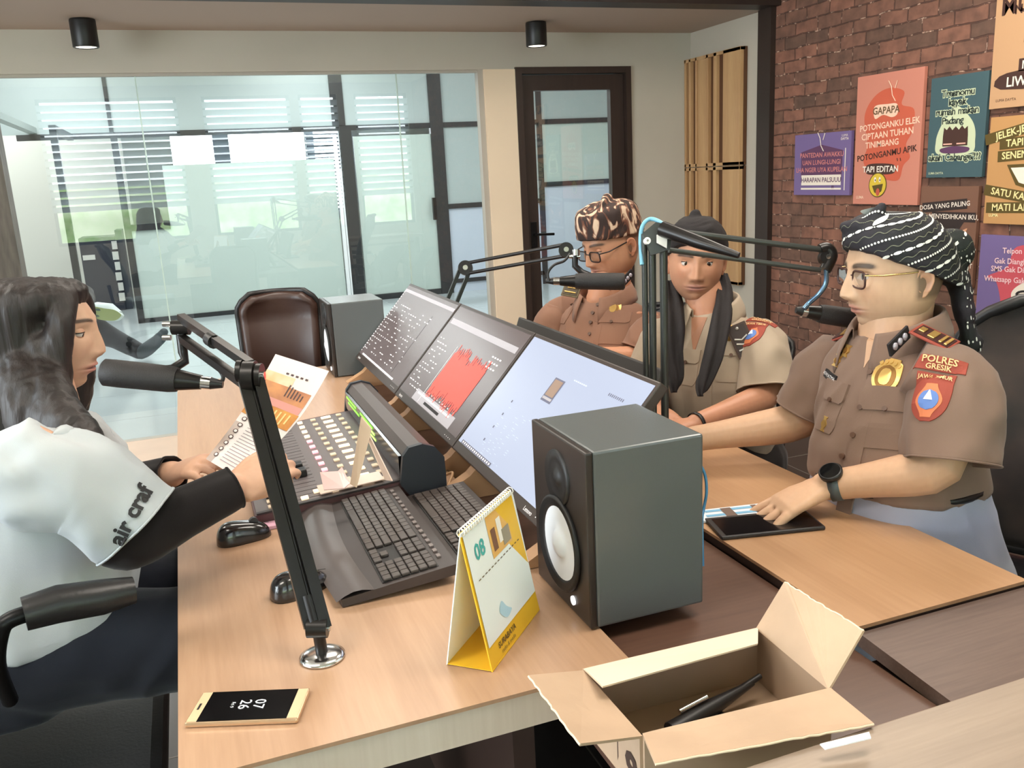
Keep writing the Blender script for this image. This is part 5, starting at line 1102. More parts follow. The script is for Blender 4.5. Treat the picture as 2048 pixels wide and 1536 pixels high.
def sleeve(name, pts, rs, m, parent, fold=.006, seed=0, flat=1.0, n=44, wr=1.0):
    pts = smooth_path(pts, 12); N = len(pts); vs = []; prev = None
    for i, p in enumerate(pts):
        d = (pts[min(i+1, N-1)]-pts[max(i-1, 0)]).normalized(); a = (d.orthogonal() if prev is None else prev-d*prev.dot(d)).normalized(); prev = a; b = d.cross(a); u = i/(N-1)
        r = float(np.interp(u, np.linspace(0, 1, len(rs)), rs))
        for k in range(n):
            t_ = 2*PI*k/n; dd = a*math.cos(t_)+b*math.sin(t_); q = p*6.5*wr; w1 = noise.noise(Vector((q.x+dd.x*1.1+seed, q.y+dd.y*1.1, q.z*1.5+dd.z*1.1))); w2 = noise.noise(Vector((q.x*2+dd.x*2.5+seed, q.y*2+dd.y*2.5, q.z*3)))
            vs.append(p+dd*(r+fold*((1-abs(w1)*2.4)*.8+w2*.5-.2)))
    fs = [(i*n+k, i*n+(k+1) % n, (i+1)*n+(k+1) % n, (i+1)*n+k) for i in range(N-1) for k in range(n)]; fs.append(tuple(range(n))[::-1])
    mb = MB(); mb.add(vs, fs, 0, True); o = mb.build(name, m, parent); sm = o.modifiers.new('thick', 'SOLIDIFY'); sm.thickness = .003; sm.offset = -1
    hem = [vs[(N-1)*n+k] for k in range(n)]+[vs[(N-1)*n]]; mb = MB(); mb.tube(hem, .0022, 6, caps=False); mb.build('hem', m, o)
    return o, BVHTree.FromPolygons([Vector(v) for v in vs], fs)
def fabric(name, rgb, rgb2=None, rough=.85, bs=900):
    m = mat(name, rgb, rough, spec=.2, rgb2=rgb2 or tuple(int(v*.93) for v in rgb), vscale=5, bump=.12, bscale=bs); m.node_tree.nodes['Principled BSDF'].inputs['Sheen Weight'].default_value = .15; return m
def hit(bvh, px, py):
    d = (at(px, py, 1)-EYE).normalized(); l, n_, i, dd = bvh.ray_cast(EYE, d)
    if l is None:
        p = at(px, py, 2); l, n_, i, dd = bvh.find_nearest(p)
    if n_.dot(d) > 0: n_ = -n_
    return l, n_
def dframe(bvh, px, py, rot=0, smooth_r=.02, upw=None):
    l, n_ = hit(bvh, px, py); acc = n_.copy()
    for dx, dy in ((1, 0), (-1, 0), (0, 1), (0, -1)):
        l2, n2 = hit(bvh, px+dx*14, py+dy*14)
        if (l2-l).length < .06: acc += n2
    n_ = acc.normalized(); u = Vector(upw) if upw else Vector((0, 0, 1)); u = (u-n_*u.dot(n_)).normalized(); x = u.cross(n_)
    T = Matrix((x, u, n_)).transposed().to_4x4() @ Matrix.Rotation(rot, 4, 'Z'); T.translation = l; return T
def conf(bvh, T, x, y, off):
    n_ = (T.to_3x3() @ Vector((0, 0, 1))).normalized(); p = T @ Vector((x, y, .045)); l, nn, i, d = bvh.ray_cast(p, -n_, .11)
    if l is None: return T @ Vector((x, y, off))
    return l+n_*off
def patch(mb, bvh, T, hw, hh, off=.002, mi=0, shape=None, nu=10, nv=12, cx=0, cy=0):
    """cloth or metal piece following the surface; shape(v) gives the half width at v in -1..1"""
    vs = []
    for j in range(nv+1):
        v = 2*j/nv-1; w_ = shape(v) if shape else 1
        for i in range(nu+1): u = 2*i/nu-1; vs.append(conf(bvh, T, cx+u*hw*w_, cy+v*hh, off))
    fs = [(j*(nu+1)+i, j*(nu+1)+i+1, (j+1)*(nu+1)+i+1, (j+1)*(nu+1)+i) for j in range(nv) for i in range(nu)]
    base = len(vs); n_ = (T.to_3x3() @ Vector((0, 0, 1)))
    per = [i for i in range(nu+1)]+[(j*(nu+1)+nu) for j in range(1, nv+1)]+[nv*(nu+1)+i for i in range(nu-1, -1, -1)]+[j*(nu+1) for j in range(nv-1, 0, -1)]
    vs += [vs[i]-n_*(off+.002) for i in per]; k = len(per)
    fs += [(per[i], base+i, base+(i+1) % k, per[(i+1) % k]) for i in range(k)]
    mb.add(vs, fs, mi, False)
def ctext(mb, bvh, T, txt, size, off, mi=0, cx=0, cy=0, bend=0, **k):
    vs, fs = text_mesh(txt, size, **k); out = []
    for x, y, z in vs:
        if bend: y = y-bend*x*x
        out.append(conf(bvh, T, cx+x, cy+y, off))
    mb.add(out, fs, mi, False)
circ = lambda v: math.sqrt(max(0, 1-v*v))
shield = lambda v: (1-.10*(v > .75)*((v-.75)/.25)) if v > -.1 else max(.05, math.sqrt(max(0, 1-((-.1-v)/.9)**2)))
flapsh = lambda v: 1 if v > -.55 else 1-.25*((-.55-v)/.45)**2
gold = mat('gold_badge', (226, 186, 112), .3, metal=.75); gold_d = mat('gold_dark', (140, 100, 50), .4, metal=.6); silver = mat('silver_thread', (220, 214, 205), .4)
blk = mat('black_cloth', (30, 26, 28), .8); redc = mat('patch_red', (150, 64, 48), .75); org = mat('patch_orange', (206, 118, 76), .7); blu = mat('patch_blue', (92, 124, 186), .6); wht = mat('patch_white', (236, 236, 238), .6); marc = mat('patch_maroon', (110, 30, 44), .75); goldt = mat('patch_gold_thread', (224, 186, 130), .6)
def seal(parent, bvh, T, s=1.0, name='gold_badge'):
    mb = MB(); patch(mb, bvh, T, .026*s, .036*s, .0035, 0, lambda v: (.78+.22*math.cos(v*1.6))*(1 if v > -.2 else shield(v))*(1-.25*(v > .8)), 12, 16)
    patch(mb, bvh, T, .019*s, .024*s, .0050, 1, circ, 10, 12, cy=-.002*s); patch(mb, bvh, T, .011*s, .016*s, .0062, 0, lambda v: .35+.65*circ(v), 8, 10, cy=-.002*s)
    for k in range(5): patch(mb, bvh, T, .0035*s, .0055*s, .0056, 0, circ, 4, 4, cx=(k-2)*.0085*s, cy=.030*s-abs(k-2)*.003*s)
    mb.build(name, [gold, gold_d], parent)
def sleeve_patch(parent, bvh, T, top, sub, s=1.0):
    mb = MB(); patch(mb, bvh, T, .042*s, .013*s, .003, 0, lambda v: 1-.06*v, 14, 6, cy=.040*s); ctext(mb, bvh, T, top[0], .017*s, .0056, 1, cy=.0455*s, bend=2/s, bold=.02); ctext(mb, bvh, T, top[1], .013*s, .0056, 1, cy=.033*s, bend=2/s, bold=.02); mb.build('unit_patch', [redc, goldt], parent)
    mb = MB(); patch(mb, bvh, T, .034*s, .044*s, .0028, 0, lambda v: (.95 if v > .55 else .88+.12*math.cos((v-.1)*2))*(1 if v > -.35 else shield((v+.35)*1.3-.1)), 14, 18, cy=-.022*s)
    ctext(mb, bvh, T, sub, .010*s, .0056, 1, cy=.014*s, bend=2/s, bold=.02)
    patch(mb, bvh, T, .024*s, .030*s, .0040, 2, lambda v: (.7+.3*math.cos(v*3))*1.0, 10, 12, cy=-.030*s); patch(mb, bvh, T, .018*s, .018*s, .0052, 3, circ, 10, 10, cy=-.030*s); patch(mb, bvh, T, .008*s, .0085*s, .0062, 4, lambda v: 1-.5*(v+1)/1.0*.9, 4, 4, cy=-.022*s)
    mb.build('regional_crest', [redc if s > .8 else org, goldt, org, blu, wht], parent)
def pocket(parent, bvh, T, m, hw=.052, hh=.062, fh=.022):
    mb = MB(); patch(mb, bvh, T, hw, hh, .0022, 0, flapsh, 12, 12); pk_ = mb.build('pocket', m, parent)
    mb = MB(); patch(mb, bvh, T, hw*1.05, fh, .0052, 0, flapsh, 12, 8, cy=hh-.006-fh*.5); patch(mb, bvh, T, .005, .005, .0085, 1, circ, 6, 6, cy=hh-.012-fh*1.1); mb.build('flap', [m, mat('button_brown', (96, 70, 56), .5)], pk_)
def glasses(P, frame_m, temple_m, w_=.024, h_=.017, thick=.0016, drop=0, out=.0, rnd=.5):
    T = P.HT; ey = P.eyey+.024+out
    t = bpy.data.objects.new('glasses', None); COL.objects.link(t); setp(t, P.t)
    lens = glassmat('spectacle_lens', (.99, .99, .99), .45) if 'spectacle_lens' not in bpy.data.materials else bpy.data.materials['spectacle_lens']
    mb = MB(); ml = MB()
    for sd in (-1, 1):
        pts = []
        for k in range(25):
            a = 2*PI*k/24; c, s_ = math.cos(a), math.sin(a); pts.append(Vector((sd*.033+w_*math.copysign(abs(c)**rnd, c), ey-.10*abs(w_*c)*(1 if c*sd > 0 else .2), -.004-drop+h_*math.copysign(abs(s_)**rnd, s_)*(1 if s_ > 0 else 1.05))))
        mb.tube(pts, thick, 6, caps=False, T=T); ml.add([T @ p_ for p_ in pts[:-1]], [tuple(range(24))])
    mb.tube([(-.010, ey, .002-drop), (0, ey+.003, .004-drop), (.010, ey, .002-drop)], thick, 6, T=T)
    mb.build('spectacle_rim', frame_m, t); ml.build('spectacle_lens', lens, t)
    mb = MB()
    for sd in (-1, 1): xx = .071*P.wide+.006; mb.tube([(sd*(.033+w_), ey-.002, .006-drop), (sd*xx*.98, ey-.025, .007-drop*.8), (sd*(xx), -.008, .008), (sd*(xx-.002), -.025, -.004)], thick*.9, 6, T=T)
    mb.build('temple', temple_m, t)
def collar(parent, c, f, r, m, h=.035, drop=.045, rx=1.0, tilt=.25, gap=.35, pts_len=.03, name='collar'):
    """folded shirt collar around the neck; c base centre, f front direction"""
    f = Vector((f[0], f[1], 0)).normalized(); s_ = Vector((f.y, -f.x, 0)); n = 40; vs, fs = [], []
    for i in range(n+1):
        a = gap+(2*PI-2*gap)*i/n; d = f*math.cos(a)+s_*math.sin(a); fr_ = max(0, math.cos(a)); zf = -.030*fr_**1.0+.012*max(0, -math.cos(a))
        base = Vector(c)+Vector((d.x*r*rx, d.y*r, zf)); top = base+Vector((0, 0, h))+d*.002; e = math.exp(-((min(i, n-i))/4.0)**2)
        mid = top+d*.010+Vector((0, 0, -.006)); lowp = base+d*(.028+.012*e)+Vector((0, 0, h*.5-drop*.7-pts_len*e))
        vs += [base-Vector((0, 0, .01)), top, top+d*.006+Vector((0, 0, .001)), mid, mid.lerp(lowp, .5)+d*.004, lowp]
    for i in range(n):
        for k in range(5): fs.append((i*6+k, (i+1)*6+k, (i+1)*6+k+1, i*6+k+1))
    mb = MB(); mb.add(vs, fs, 0, True); o = mb.build(name, m, parent); sm = o.modifiers.new('thick', 'SOLIDIFY'); sm.thickness = .0025; return o

# ================================================================== THE MAN IN THE TURBAN (right, nearest)
tex_b = fabric('uniform_brown', (132, 108, 94), (120, 97, 84)); 
P3 = Person('person in brown uniform, glasses and dark patterned turban reaching over the counter', (1.45, 1.38, .45), (200, 164, 134))
hc = at(1790, 543, 1.78); f3 = Vector((-.965, .24, 0))
P3.head(hc, f3, pitch=.03, roll=-.0, wide=1.13, plump=.95, nose=1.12, stubble=.25, lips=(.42, .17, .14), lid=(.40, -.42), gaze=(.0, 0), brow_tint=(.022, .016, .014), browth=1.15)
SN, SF = at(1912, 712, 1.64), at(1668, 722, 1.97); L3 = (SF-SN); L3.z = 0; L3.normalize(); D3 = Vector((L3.y, -L3.x, 0)); D3 = D3 if D3.x < 0 else -D3
mid = (SN+SF)/2; pel = at(1850, 1040, 1.83); pel.z = .585
def lerp3(a, b, t_): return a.lerp(b, t_)
up3 = (mid-pel)
def sec(t_, wl, wd, fwd=0): c = pel+up3*t_+D3*fwd; return (c, L3*wl, D3*wd)
elN, wrN = at(1892, 940, 1.62), at(1650, 972, 1.725); elF, wrF = at(1600, 845, 2.02), at(1385, 878, 2.03)
body = MB(); loft(body, [sec(-.1, .13, .10), sec(.0, .16, .11), sec(.4, .15, .11), sec(.8, .16, .10), sec(1.0, .15, .07), sec(1.1, .07, .06)])
nb = mid+Vector((.0, 0, .0))-D3*.01; limb(body, [nb+Vector((0, 0, -.05)), nb.lerp(hc, .4)+Vector((0, 0, .005)), hc+Vector((.022, .004, -.05))], [.078, .070, .066], 24)
limb(body, [hc+Vector((-.03, 0, -.098)), hc+Vector((.01, 0, -.11)), nb+D3*.03+Vector((0, 0, .02))], [.034, .05, .05], 20)
limb(body, [SN+Vector((-.02, .02, -.06)), elN, wrN+(elN-wrN)*.12, wrN], [.055, .046, .031, .029]); limb(body, [SF+Vector((.01, -.02, -.05)), elF, wrF], [.055, .045, .030])
kn = [pel+D3*.42-L3*.10+Vector((0, 0, -.06)), pel+D3*.42+L3*.10+Vector((0, 0, -.06))]
for s_, k_ in zip((-1, 1), kn): limb(body, [pel+L3*.09*s_, k_, k_+Vector((-.02, 0, -.40))], [.085, .06, .045])
hand(body, wrN, at(1535, 1028, 1.72)-wrN, (0, 0, 1), 1, curls=(.30, .32, .34, .40), spread=.14, thumb=(.35, .25), s=1.13, base=.10)
hand(body, wrF, Vector((-1, .05, -.08)), (0, 0, 1), -1, curls=(.3, .3, .3, .3))
P3.add_body(body, .0032, 3); P3.finish()
sh = MB(); loft(sh, [sec(.44, .176, .156, .03), sec(.47, .177, .160, .03), sec(.62, .172, .150, .02), sec(.84, .165, .125), sec(.97, .155, .10, -.005), sec(1.06, .115, .078, -.005), sec(1.115, .07, .062, -.003)])
so, bv = cloth('uniform_shirt', sh, tex_b, P3.t, .006, 5, .0085, (7, 7, 3.2), 3)
sl1, bs = sleeve('sleeve', [SN+Vector((-.05, .05, -.02)), SN+Vector((-.006, .0, -.055)), SN.lerp(elN, .5)+Vector((.006, 0, 0)), SN.lerp(elN, .93)+Vector((.006, 0, 0))], [.050, .070, .078, .082, .086], tex_b, so, .008, 4)
sl2, bs2 = sleeve('sleeve', [SF+Vector((.03, -.035, .0)), SF+Vector((0, .01, -.025)), SF.lerp(elF, .45), SF.lerp(elF, .82)], [.05, .075, .074, .070, .072], tex_b, so, .008, 8)
T = dframe(bv, 1712, 900); mb = MB(); patch(mb, bv, T, .017, .17, .0025, 0, None, 4, 34, cy=.03); pl_ = mb.build('button_placket', tex_b, so)
bt = mat('button_brown', (96, 70, 56), .5)
for (px, py) in ((1742, 745), (1722, 815), (1708, 870), (1686, 912), (1683, 960)):
    T = dframe(bv, px, py); mb = MB(); patch(mb, bv, T, .0058, .0058, .0055, 0, circ, 6, 6); mb.build('button', bt, pl_)
pocket(so, bv, dframe(bv, 1768, 838, .06), tex_b, .052, .058, .024); pocket(so, bv, dframe(bv, 1660, 815, .05), tex_b, .036, .052, .022)
seal(so, bv, dframe(bv, 1772, 752, -.10), 1.05)
sleeve_patch(sl1, bs, dframe(bs, 1866, 768, .03), ('POLRES', 'GRESIK'), 'JAWA TIMUR', 1.05)
T = dframe(bv, 1660, 752, -.1); mb = MB(); patch(mb, bv, T, .026, .0085, .004, 0, None, 6, 3); ctext(mb, bv, T, 'ADHYATMA', .010, .0056, 1); mb.build('name_plate', [blk, wht], so)
for i, (px, py) in enumerate(((1694, 702), (1676, 722))):
    T = dframe(bv, px, py); mb = MB(); patch(mb, bv, T, .012, .013, .004, 0, lambda v: .75+.25*math.cos(v*6), 8, 8); patch(mb, bv, T, .006, .007, .0058, 1, circ, 6, 6); mb.build('service_pin', [gold, gold_d], so)
T = dframe(bv, 1650, 848); mb = MB(); patch(mb, bv, T, .009, .016, .004, 0, lambda v: .7+.3*math.cos(v*5), 6, 8); mb.build('service_pin', [gold, gold_d], so)
def epaulette(parent, c, axis, upn, w_, l_, edge, face, marks, name='shoulder_board'):
    T = frame(c, axis, Vector(upn).cross(Vector(axis))); mb = MB(); mb.box((-l_/2, -w_/2, 0), (l_/2, w_/2, .004), 0, T=T, bev=.0015); mb.box((-l_/2+.006, -w_/2+.006, .004), (l_/2-.004, w_/2-.006, .0055), 1, T=T)
    for k, (x, y, hw, hh) in enumerate(marks): mb.box((x-hw, y-hh, .0055), (x+hw, y+hh, .0085), 2, T=T, bev=.001)
    mb.build(name, [edge, face, gold if face is not blk else silver], parent)
l_ = at(1868, 676, 1.665); epaulette(so, l_, (at(1908, 696, 1.65)-at(1832, 660, 1.70)), (.0, -.62, .78), .048, .080, mat('board_red', (150, 66, 50), .6), mat('board_dark_red', (60, 24, 22), .5), [(-.024, 0, .006, .008), (-.002, 0, .007, .013), (.018, 0, .003, .015), (.029, 0, .003, .015)])
l_, n_ = hit(bv, 1692, 668) if False else (at(1702, 665, 1.93), Vector((-.2, 0, 1))); epaulette(so, l_, (at(1672, 680, 1.97)-at(1740, 655, 1.90)), (-.15, -.3, 1), .045, .085, MATS['board_red'], MATS['board_dark_red'], [(-.02, 0, .008, .012), (.010, 0, .008, .014)])
collar(so, nb+Vector((.004, .0, .052)), D3, .078, tex_b, .040, .060, 1.08, gap=.42, pts_len=.030)
# dark collar tab with silver knots
tp = nb+D3*.075-L3*.062+Vector((0, 0, .062)); T = frame(at(1797, 682, 1.675), at(1825, 655, 1.69)-at(1775, 705, 1.655), (0, 0, 1)); mb = MB(); mb.box((-.034, -.014, -.002), (.034, .014, .003), 0, T=T, bev=.001)
for k in range(3): mb.sphere((-.018+.017*k, 0, .004), .0075, 10, 1, T=T, scale=(1, 1.1, .5))
mb.build('collar_tab', [blk, mat('silver_braid', (190, 184, 196), .35, metal=.4)], so)
# open neck
T = dframe(bv, 1742, 700); mb = MB()
patch(mb, bv, T, .030, .048, .0012, 0, lambda v: max(.03, (v+1)/2), 8, 12, cy=.01); mb.build('open_neckline', mat('skin_plain', (192, 154, 124), .5), so)
tr = MB(); tm = fabric('trousers_grey', (166, 168, 186), (156, 158, 176)); loft(tr, [sec(-.16, .17, .15, .0), sec(-.02, .200, .155, .01), sec(.15, .190, .160, .025), sec(.36, .180, .160, .032), sec(.485, .170, .150, .028)])
for s_, k_ in zip((-1, 1), kn): limb(tr, [pel+L3*.095*s_+Vector((0, 0, -.01)), k_, k_+Vector((-.02, 0, -.42))], [.105, .080, .062])
cloth('trousers', tr, tm, P3.t, .008, 6, .005, (6, 6, 6), 9)
mb = MB(); bc = pel+up3*.462+D3*.03; pts = [bc+L3*.174*math.cos(2*PI*k/40)+D3*.155*math.sin(2*PI*k/40) for k in range(41)]; mb.tube(pts, .012, 6, flat=.5); mb.build('belt', black, P3.t)
for s_, k_ in zip((-1, 1), kn):
    mb = MB(); q = k_+Vector((-.02, 0, -.42)); q.z = .045; limb(mb, [q-D3*.05+Vector((0, 0, .01)), q+D3*.08, q+D3*.17+Vector((0, 0, -.01))], [.042, .040, .030]); mb.build('shoe', leath, P3.t)
glasses(P3, mat('rim_brown', (62, 34, 30), .3), mat('temple_gold', (206, 176, 120), .25, metal=.8), .023, .0165, .0021, out=-.003)
# wrist watch
wd = (elN-wrN).normalized(); c_ = wrN+wd*.020; mb = MB(); mb.tube([c_-wd*.010, c_+wd*.010], [.0325, .0325], 28, caps=False); wt = mb.build('watch_strap', mat('watch_grey', (70, 78, 80), .4), P3.t); wt.modifiers.new('t', 'SOLIDIFY').thickness = .003
un = Vector((-.15, -.45, .88)); un = (un-wd*un.dot(wd)).normalized(); T = frame(c_+un*.033, wd, un.cross(wd)); mb = MB(); mb.lathe([(0, -.003), (.022, -.003), (.023, .006), (.020, .008), (0, .008)], 32, T=T); mb.lathe([(.0195, .0082), (0, .0084)], 32, 1, T=T); mb.build('watch_case', [black, mat('watch_glass', (8, 8, 10), .08)], wt)
# turban
def wrap(P, name, secs, m, voxel=.005, smooth=5, fold=.003, freq=(12, 12, 30), extra=None, seed=1):
    mb = MB(); T = P.HT; vs = [(T @ Vector(c), (T.to_3x3() @ Vector(a)), (T.to_3x3() @ Vector(b))) for c, a, b in secs]; loft(mb, vs, 36, .95)
    if extra: extra(mb, T)
    return cloth(name, mb, m, P.t, voxel, smooth, fold, freq, seed)
tb = mat('turban_cloth', (22, 30, 28), .8, rgb2=(44, 36, 48), vscale=6, bump=.2, bscale=300)
W_ = 1.13
def tail3(mb, T):
    q = [T @ Vector(v) for v in ((.0, -.115, .03), (-.01, -.135, -.03), (-.02, -.140, -.09), (-.03, -.150, -.16))]
    limb(mb, q, [.050, .042, .038, .026], 18, flat=.55)
    limb(mb, [T @ Vector(v) for v in ((-.02, .060, .100), (-.03, .066, .118), (-.034, .050, .134))], [.020, .014, .010], 12)
    limb(mb, [T @ Vector(v) for v in ((-.02, .085, .100), (.02, .098, .098))], [.016, .012], 12)
cs = []
for v in np.linspace(0, 1, 9):
    # slanted bands: the cloth sits high on the brow and low at the nape
    zf = .050+.080*v; zb = -.040+.150*v; k_ = math.sqrt(max(0, 1-(v*.93)**2.6)); cy_ = -.014*(1-v); ry = (.112*k_+.004); 
    cs.append(((0, cy_, (zf+zb)/2), (.0905*W_*k_+.002, 0, 0), (0, ry, (zf-zb)/2*(k_+.15))))
to, tbv = wrap(P3, 'turban', cs, tb, .0045, 4, .0028, (10, 10, 26), tail3)
# pattern rows of the batik cloth
mb = MB(); hcw = P3.HT @ Vector((0, -.01, .02)); R3 = P3.HT.to_3x3(); rr = random.Random(2)
def onhead(a, e):
    d = R3 @ Vector((math.sin(a)*math.cos(e), math.cos(a)*math.cos(e), math.sin(e))); l, n_, i, dd = tbv.ray_cast(hcw+d*.4, -d, .4); return (l, n_) if l is not None else (None, None)
def bead(a, e, w_, h_, mi=0):
    l, n_ = onhead(a, e)
    if l is None: return
    l2, _ = onhead(a+.03, e+.03*slope)
    if l2 is None: return
    x = (l2-l).normalized(); y = n_.cross(x).normalized(); k = 8; mb.add([l+n_*.0012+x*w_*math.cos(2*PI*q/k)+y*h_*math.sin(2*PI*q/k)*(1 if q % 4 else 1) for q in range(k)], [tuple(range(k))], mi)
slope = -.33
for row in range(-4, 15):
    e0 = -.62+row*.135; kind = row % 4; a = -3.1
    while a < 1.6:
        e = e0+slope*(a+1.6)
        if e > 1.45: a += .05; continue
        if e > -.5:
            if kind == 0: bead(a, e, .0085, .0032); bead(a+.10, e+.10*slope, .0018, .0018); a += .19
            elif kind == 2: bead(a, e, .0024, .0024); a += .056
            else: bead(a, e+.022*math.sin(a*26), .0017, .0007, 1); a += .020
        else: a += .05
for k in range(60):
    v = rr.random(); y_ = -.145-.012*v; z_ = .02-.19*v; p = P3.HT @ Vector((-.10, y_+rr.uniform(-.03, .03), z_)); d = R3 @ Vector((1, 0, 0))*(1); l, n_, i, dd = tbv.ray_cast(p, d, .2)
    if l is not None: x = R3 @ Vector((0, -.2, -1)).normalized(); y = n_.cross(x).normalized(); w_ = rr.choice((.002, .005)); mb.add([l+n_*.0012+x*w_*math.cos(2*PI*q/6)+y*.0018*math.sin(2*PI*q/6) for q in range(6)], [tuple(range(6))], 0)
mb.build('batik_pattern', [mat('batik_white', (226, 228, 222), .7), mat('batik_grey', (120, 122, 104), .7)], to)
mb = MB(); T = P3.HT
for (a0, e0, w_, h_) in ((-.25, .98, .026, .010), (-.62, .80, .020, .007)):
    l, n_ = onhead(a0, e0); 
    if l is not None: x = (R3 @ Vector((.3, -1, .2))).normalized(); x = (x-n_*x.dot(n_)).normalized(); y = n_.cross(x); blob(mb, [(-w_, 0), (-w_*.4, h_), (w_*.5, h_*.7), (w_, .0), (w_*.3, -h_), (-w_*.5, -h_*.6)], Matrix((x, y, n_)).transposed().to_4x4() if False else frame(l+n_*.0018, x, y), 0, 0, 3)
mb.build('white_motif', MATS['batik_white'], to)
# his chair
office_chair((1.66, 1.33, 0), ang_of((-.92, -.38)), 'black mesh back office chair behind the man in the turban', sz=.46, back_h=.60, mesh=True, wid=.50, backbase=.02, back_gap=.20, armz=.66)

# ================================================================== THE MIDDLE MAN (black head cloth)
tex_k = fabric('uniform_khaki', (176, 158, 138), (162, 145, 126))
P2 = Person('person in khaki police shirt and black head cloth with long hanging tails', (1.42, 2.3, .45), (188, 138, 110))
hc2 = at(1392, 520, 2.52); f2 = Vector((-.50, -.86, 0))
P2.head(hc2, f2, pitch=.02, roll=-.05, wide=1.0, plump=.35, nose=1.0, stubble=.1, lips=(.40, .17, .14), lid=(.34, -.46), gaze=(-.15, -.1), brow_tint=(.03, .022, .018), browth=.9)
SR, SL = at(1330, 652, 2.62), at(1528, 648, 2.44); L2 = SR-SL; L2.z = 0; L2.normalize(); D2 = Vector((L2.y, -L2.x, 0)); D2 = D2 if D2.y < 0 else -D2
mid2 = (SR+SL)/2; pel2 = at(1455, 850, 2.62); pel2.z = .58; up2 = mid2-pel2
sec2 = lambda t_, wl, wd, fwd=0: (pel2+up2*t_+D2*fwd, L2*wl, D2*wd)
elL, wrL = at(1535, 795, 2.38), at(1392, 848, 2.24); elR = at(1300, 800, 2.62); wrR = elR+Vector((-.10, -.20, -.02))
wrL.z = max(wrL.z, .785); elR.z = max(elR.z, .80); wrR.z = .79
b2 = MB(); loft(b2, [sec2(-.1, .12, .09), sec2(.3, .13, .09), sec2(.8, .15, .09), sec2(1.0, .14, .06), sec2(1.1, .06, .05)])
limb(b2, [mid2+Vector((0, 0, -.06)), mid2.lerp(hc2, .45), hc2+Vector((.015, .02, -.05))], [.068, .056, .055], 22)
limb(b2, [SL+Vector((0, 0, -.05)), elL, wrL], [.050, .042, .028]); limb(b2, [SR+Vector((0, 0, -.05)), elR, wrR], [.050, .042, .028])
kn2 = [pel2+D2*.25+Vector((-.24, 0, 0))-L2*.09, pel2+D2*.25+Vector((-.24, 0, 0))+L2*.09]
for s_, k_ in zip((-1, 1), kn2): limb(b2, [pel2+L2*.09*s_, k_, k_+Vector((-.02, 0, -.42))], [.08, .055, .042])
hand(b2, wrL, Vector((-1, .15, -.06)), (0, 0, 1), 1); hand(b2, wrR, Vector((-.15, -1, -.05)), (0, 0, 1), -1)
P2.add_body(b2, .004, 3); P2.finish()
sh = MB(); loft(sh, [sec2(-.0, .165, .125, .02), sec2(.3, .165, .13, .02), sec2(.6, .165, .125, .015), sec2(.84, .165, .105), sec2(.97, .150, .085), sec2(1.06, .10, .068), sec2(1.11, .062, .055)])
so2, bv2 = cloth('uniform_shirt', sh, tex_k, P2.t, .006, 5, .009, (7, 7, 3.2), 13)
sl3, bs3 = sleeve('sleeve', [SL+L2*.06+Vector((0, 0, -.03)), SL+L2*.01+Vector((0, 0, -.05)), SL.lerp(elL, .5), SL.lerp(elL, .90)], [.040, .060, .068, .070, .076], tex_k, so2, .007, 2)
sl4, bs4 = sleeve('sleeve', [SR-L2*.05+Vector((0, 0, -.015)), SR+Vector((0, 0, -.045)), SR.lerp(elR, .5), SR.lerp(elR, .85)], [.048, .068, .070, .070, .074], tex_k, so2, .007, 6)
collar(so2, mid2+Vector((0, 0, .045)), D2, .064, tex_k, .034, .055, 1.05, gap=.5, pts_len=.03)
T = dframe(bv2, 1392, 668); mb = MB(); patch(mb, bv2, T, .026, .055, .0015, 0, lambda v: max(.03, (v+1)/2), 8, 12, cy=-.005); mb.build('open_neckline', mat('skin_tan', (166, 116, 88), .5), so2)
T = dframe(bv2, 1415, 740); mb = MB(); patch(mb, bv2, T, .017, .16, .0028, 0, None, 4, 20, cy=-.03); pl2 = mb.build('button_placket', tex_k, so2)
seal(so2, bv2, dframe(bv2, 1450, 672, -.1), .95); pocket(so2, bv2, dframe(bv2, 1462, 725), tex_k, .048, .055, .02); pocket(so2, bv2, dframe(bv2, 1372, 735), tex_k, .040, .05, .02)
sleeve_patch(sl3, bs3, dframe(bs3, 1510, 658, .02), ('POLRES', 'GRESIK'), 'JAWA TIMUR', .98)
e_c, e_n = hit(bv2, 1488, 622); e_a, _ = hit(bv2, 1510, 640); e_b, _ = hit(bv2, 1468, 606); e_c = e_c+e_n*.010
epaulette(so2, e_c, (e_a-e_b), e_n, .055, .095, mat('board_brown', (66, 46, 36), .6), mat('board_darkbrown', (48, 32, 26), .5), [])
mb = MB(); T = frame(e_c+e_n*.006, e_a-e_b, e_n.cross(e_a-e_b)); 
for x in (-.008, .006): mb.tube([(x, -.018, 0), (x+.008, 0, 0), (x, .018, 0)], .0028, 6, T=T)
mb.box((.024, -.018, -.001), (.028, .018, .003), T=T); mb.sphere((-.034, 0, 0), .005, 10, T=T); mb.build('rank_marks', mat('silver_rank', (200, 196, 190), .35, metal=.5), so2)
tr = MB(); tk = fabric('trousers_black', (40, 32, 30), (32, 26, 25)); loft(tr, [sec2(-.2, .15, .12), sec2(.0, .172, .13), sec2(.06, .17, .13)])
for s_, k_ in zip((-1, 1), kn2): limb(tr, [pel2+L2*.09*s_, k_, k_+Vector((-.02, 0, -.44))], [.095, .072, .058])
cloth('trousers', tr, tk, P2.t, .008, 6, .005, (6, 6, 6), 3)
for s_, k_ in zip((-1, 1), kn2):
    mb = MB(); q = k_+Vector((-.02, 0, -.44)); q.z = .045; limb(mb, [q, q+Vector((-.10, 0, 0)), q+Vector((-.17, 0, -.01))], [.042, .040, .030]); mb.build('shoe', leath, P2.t)
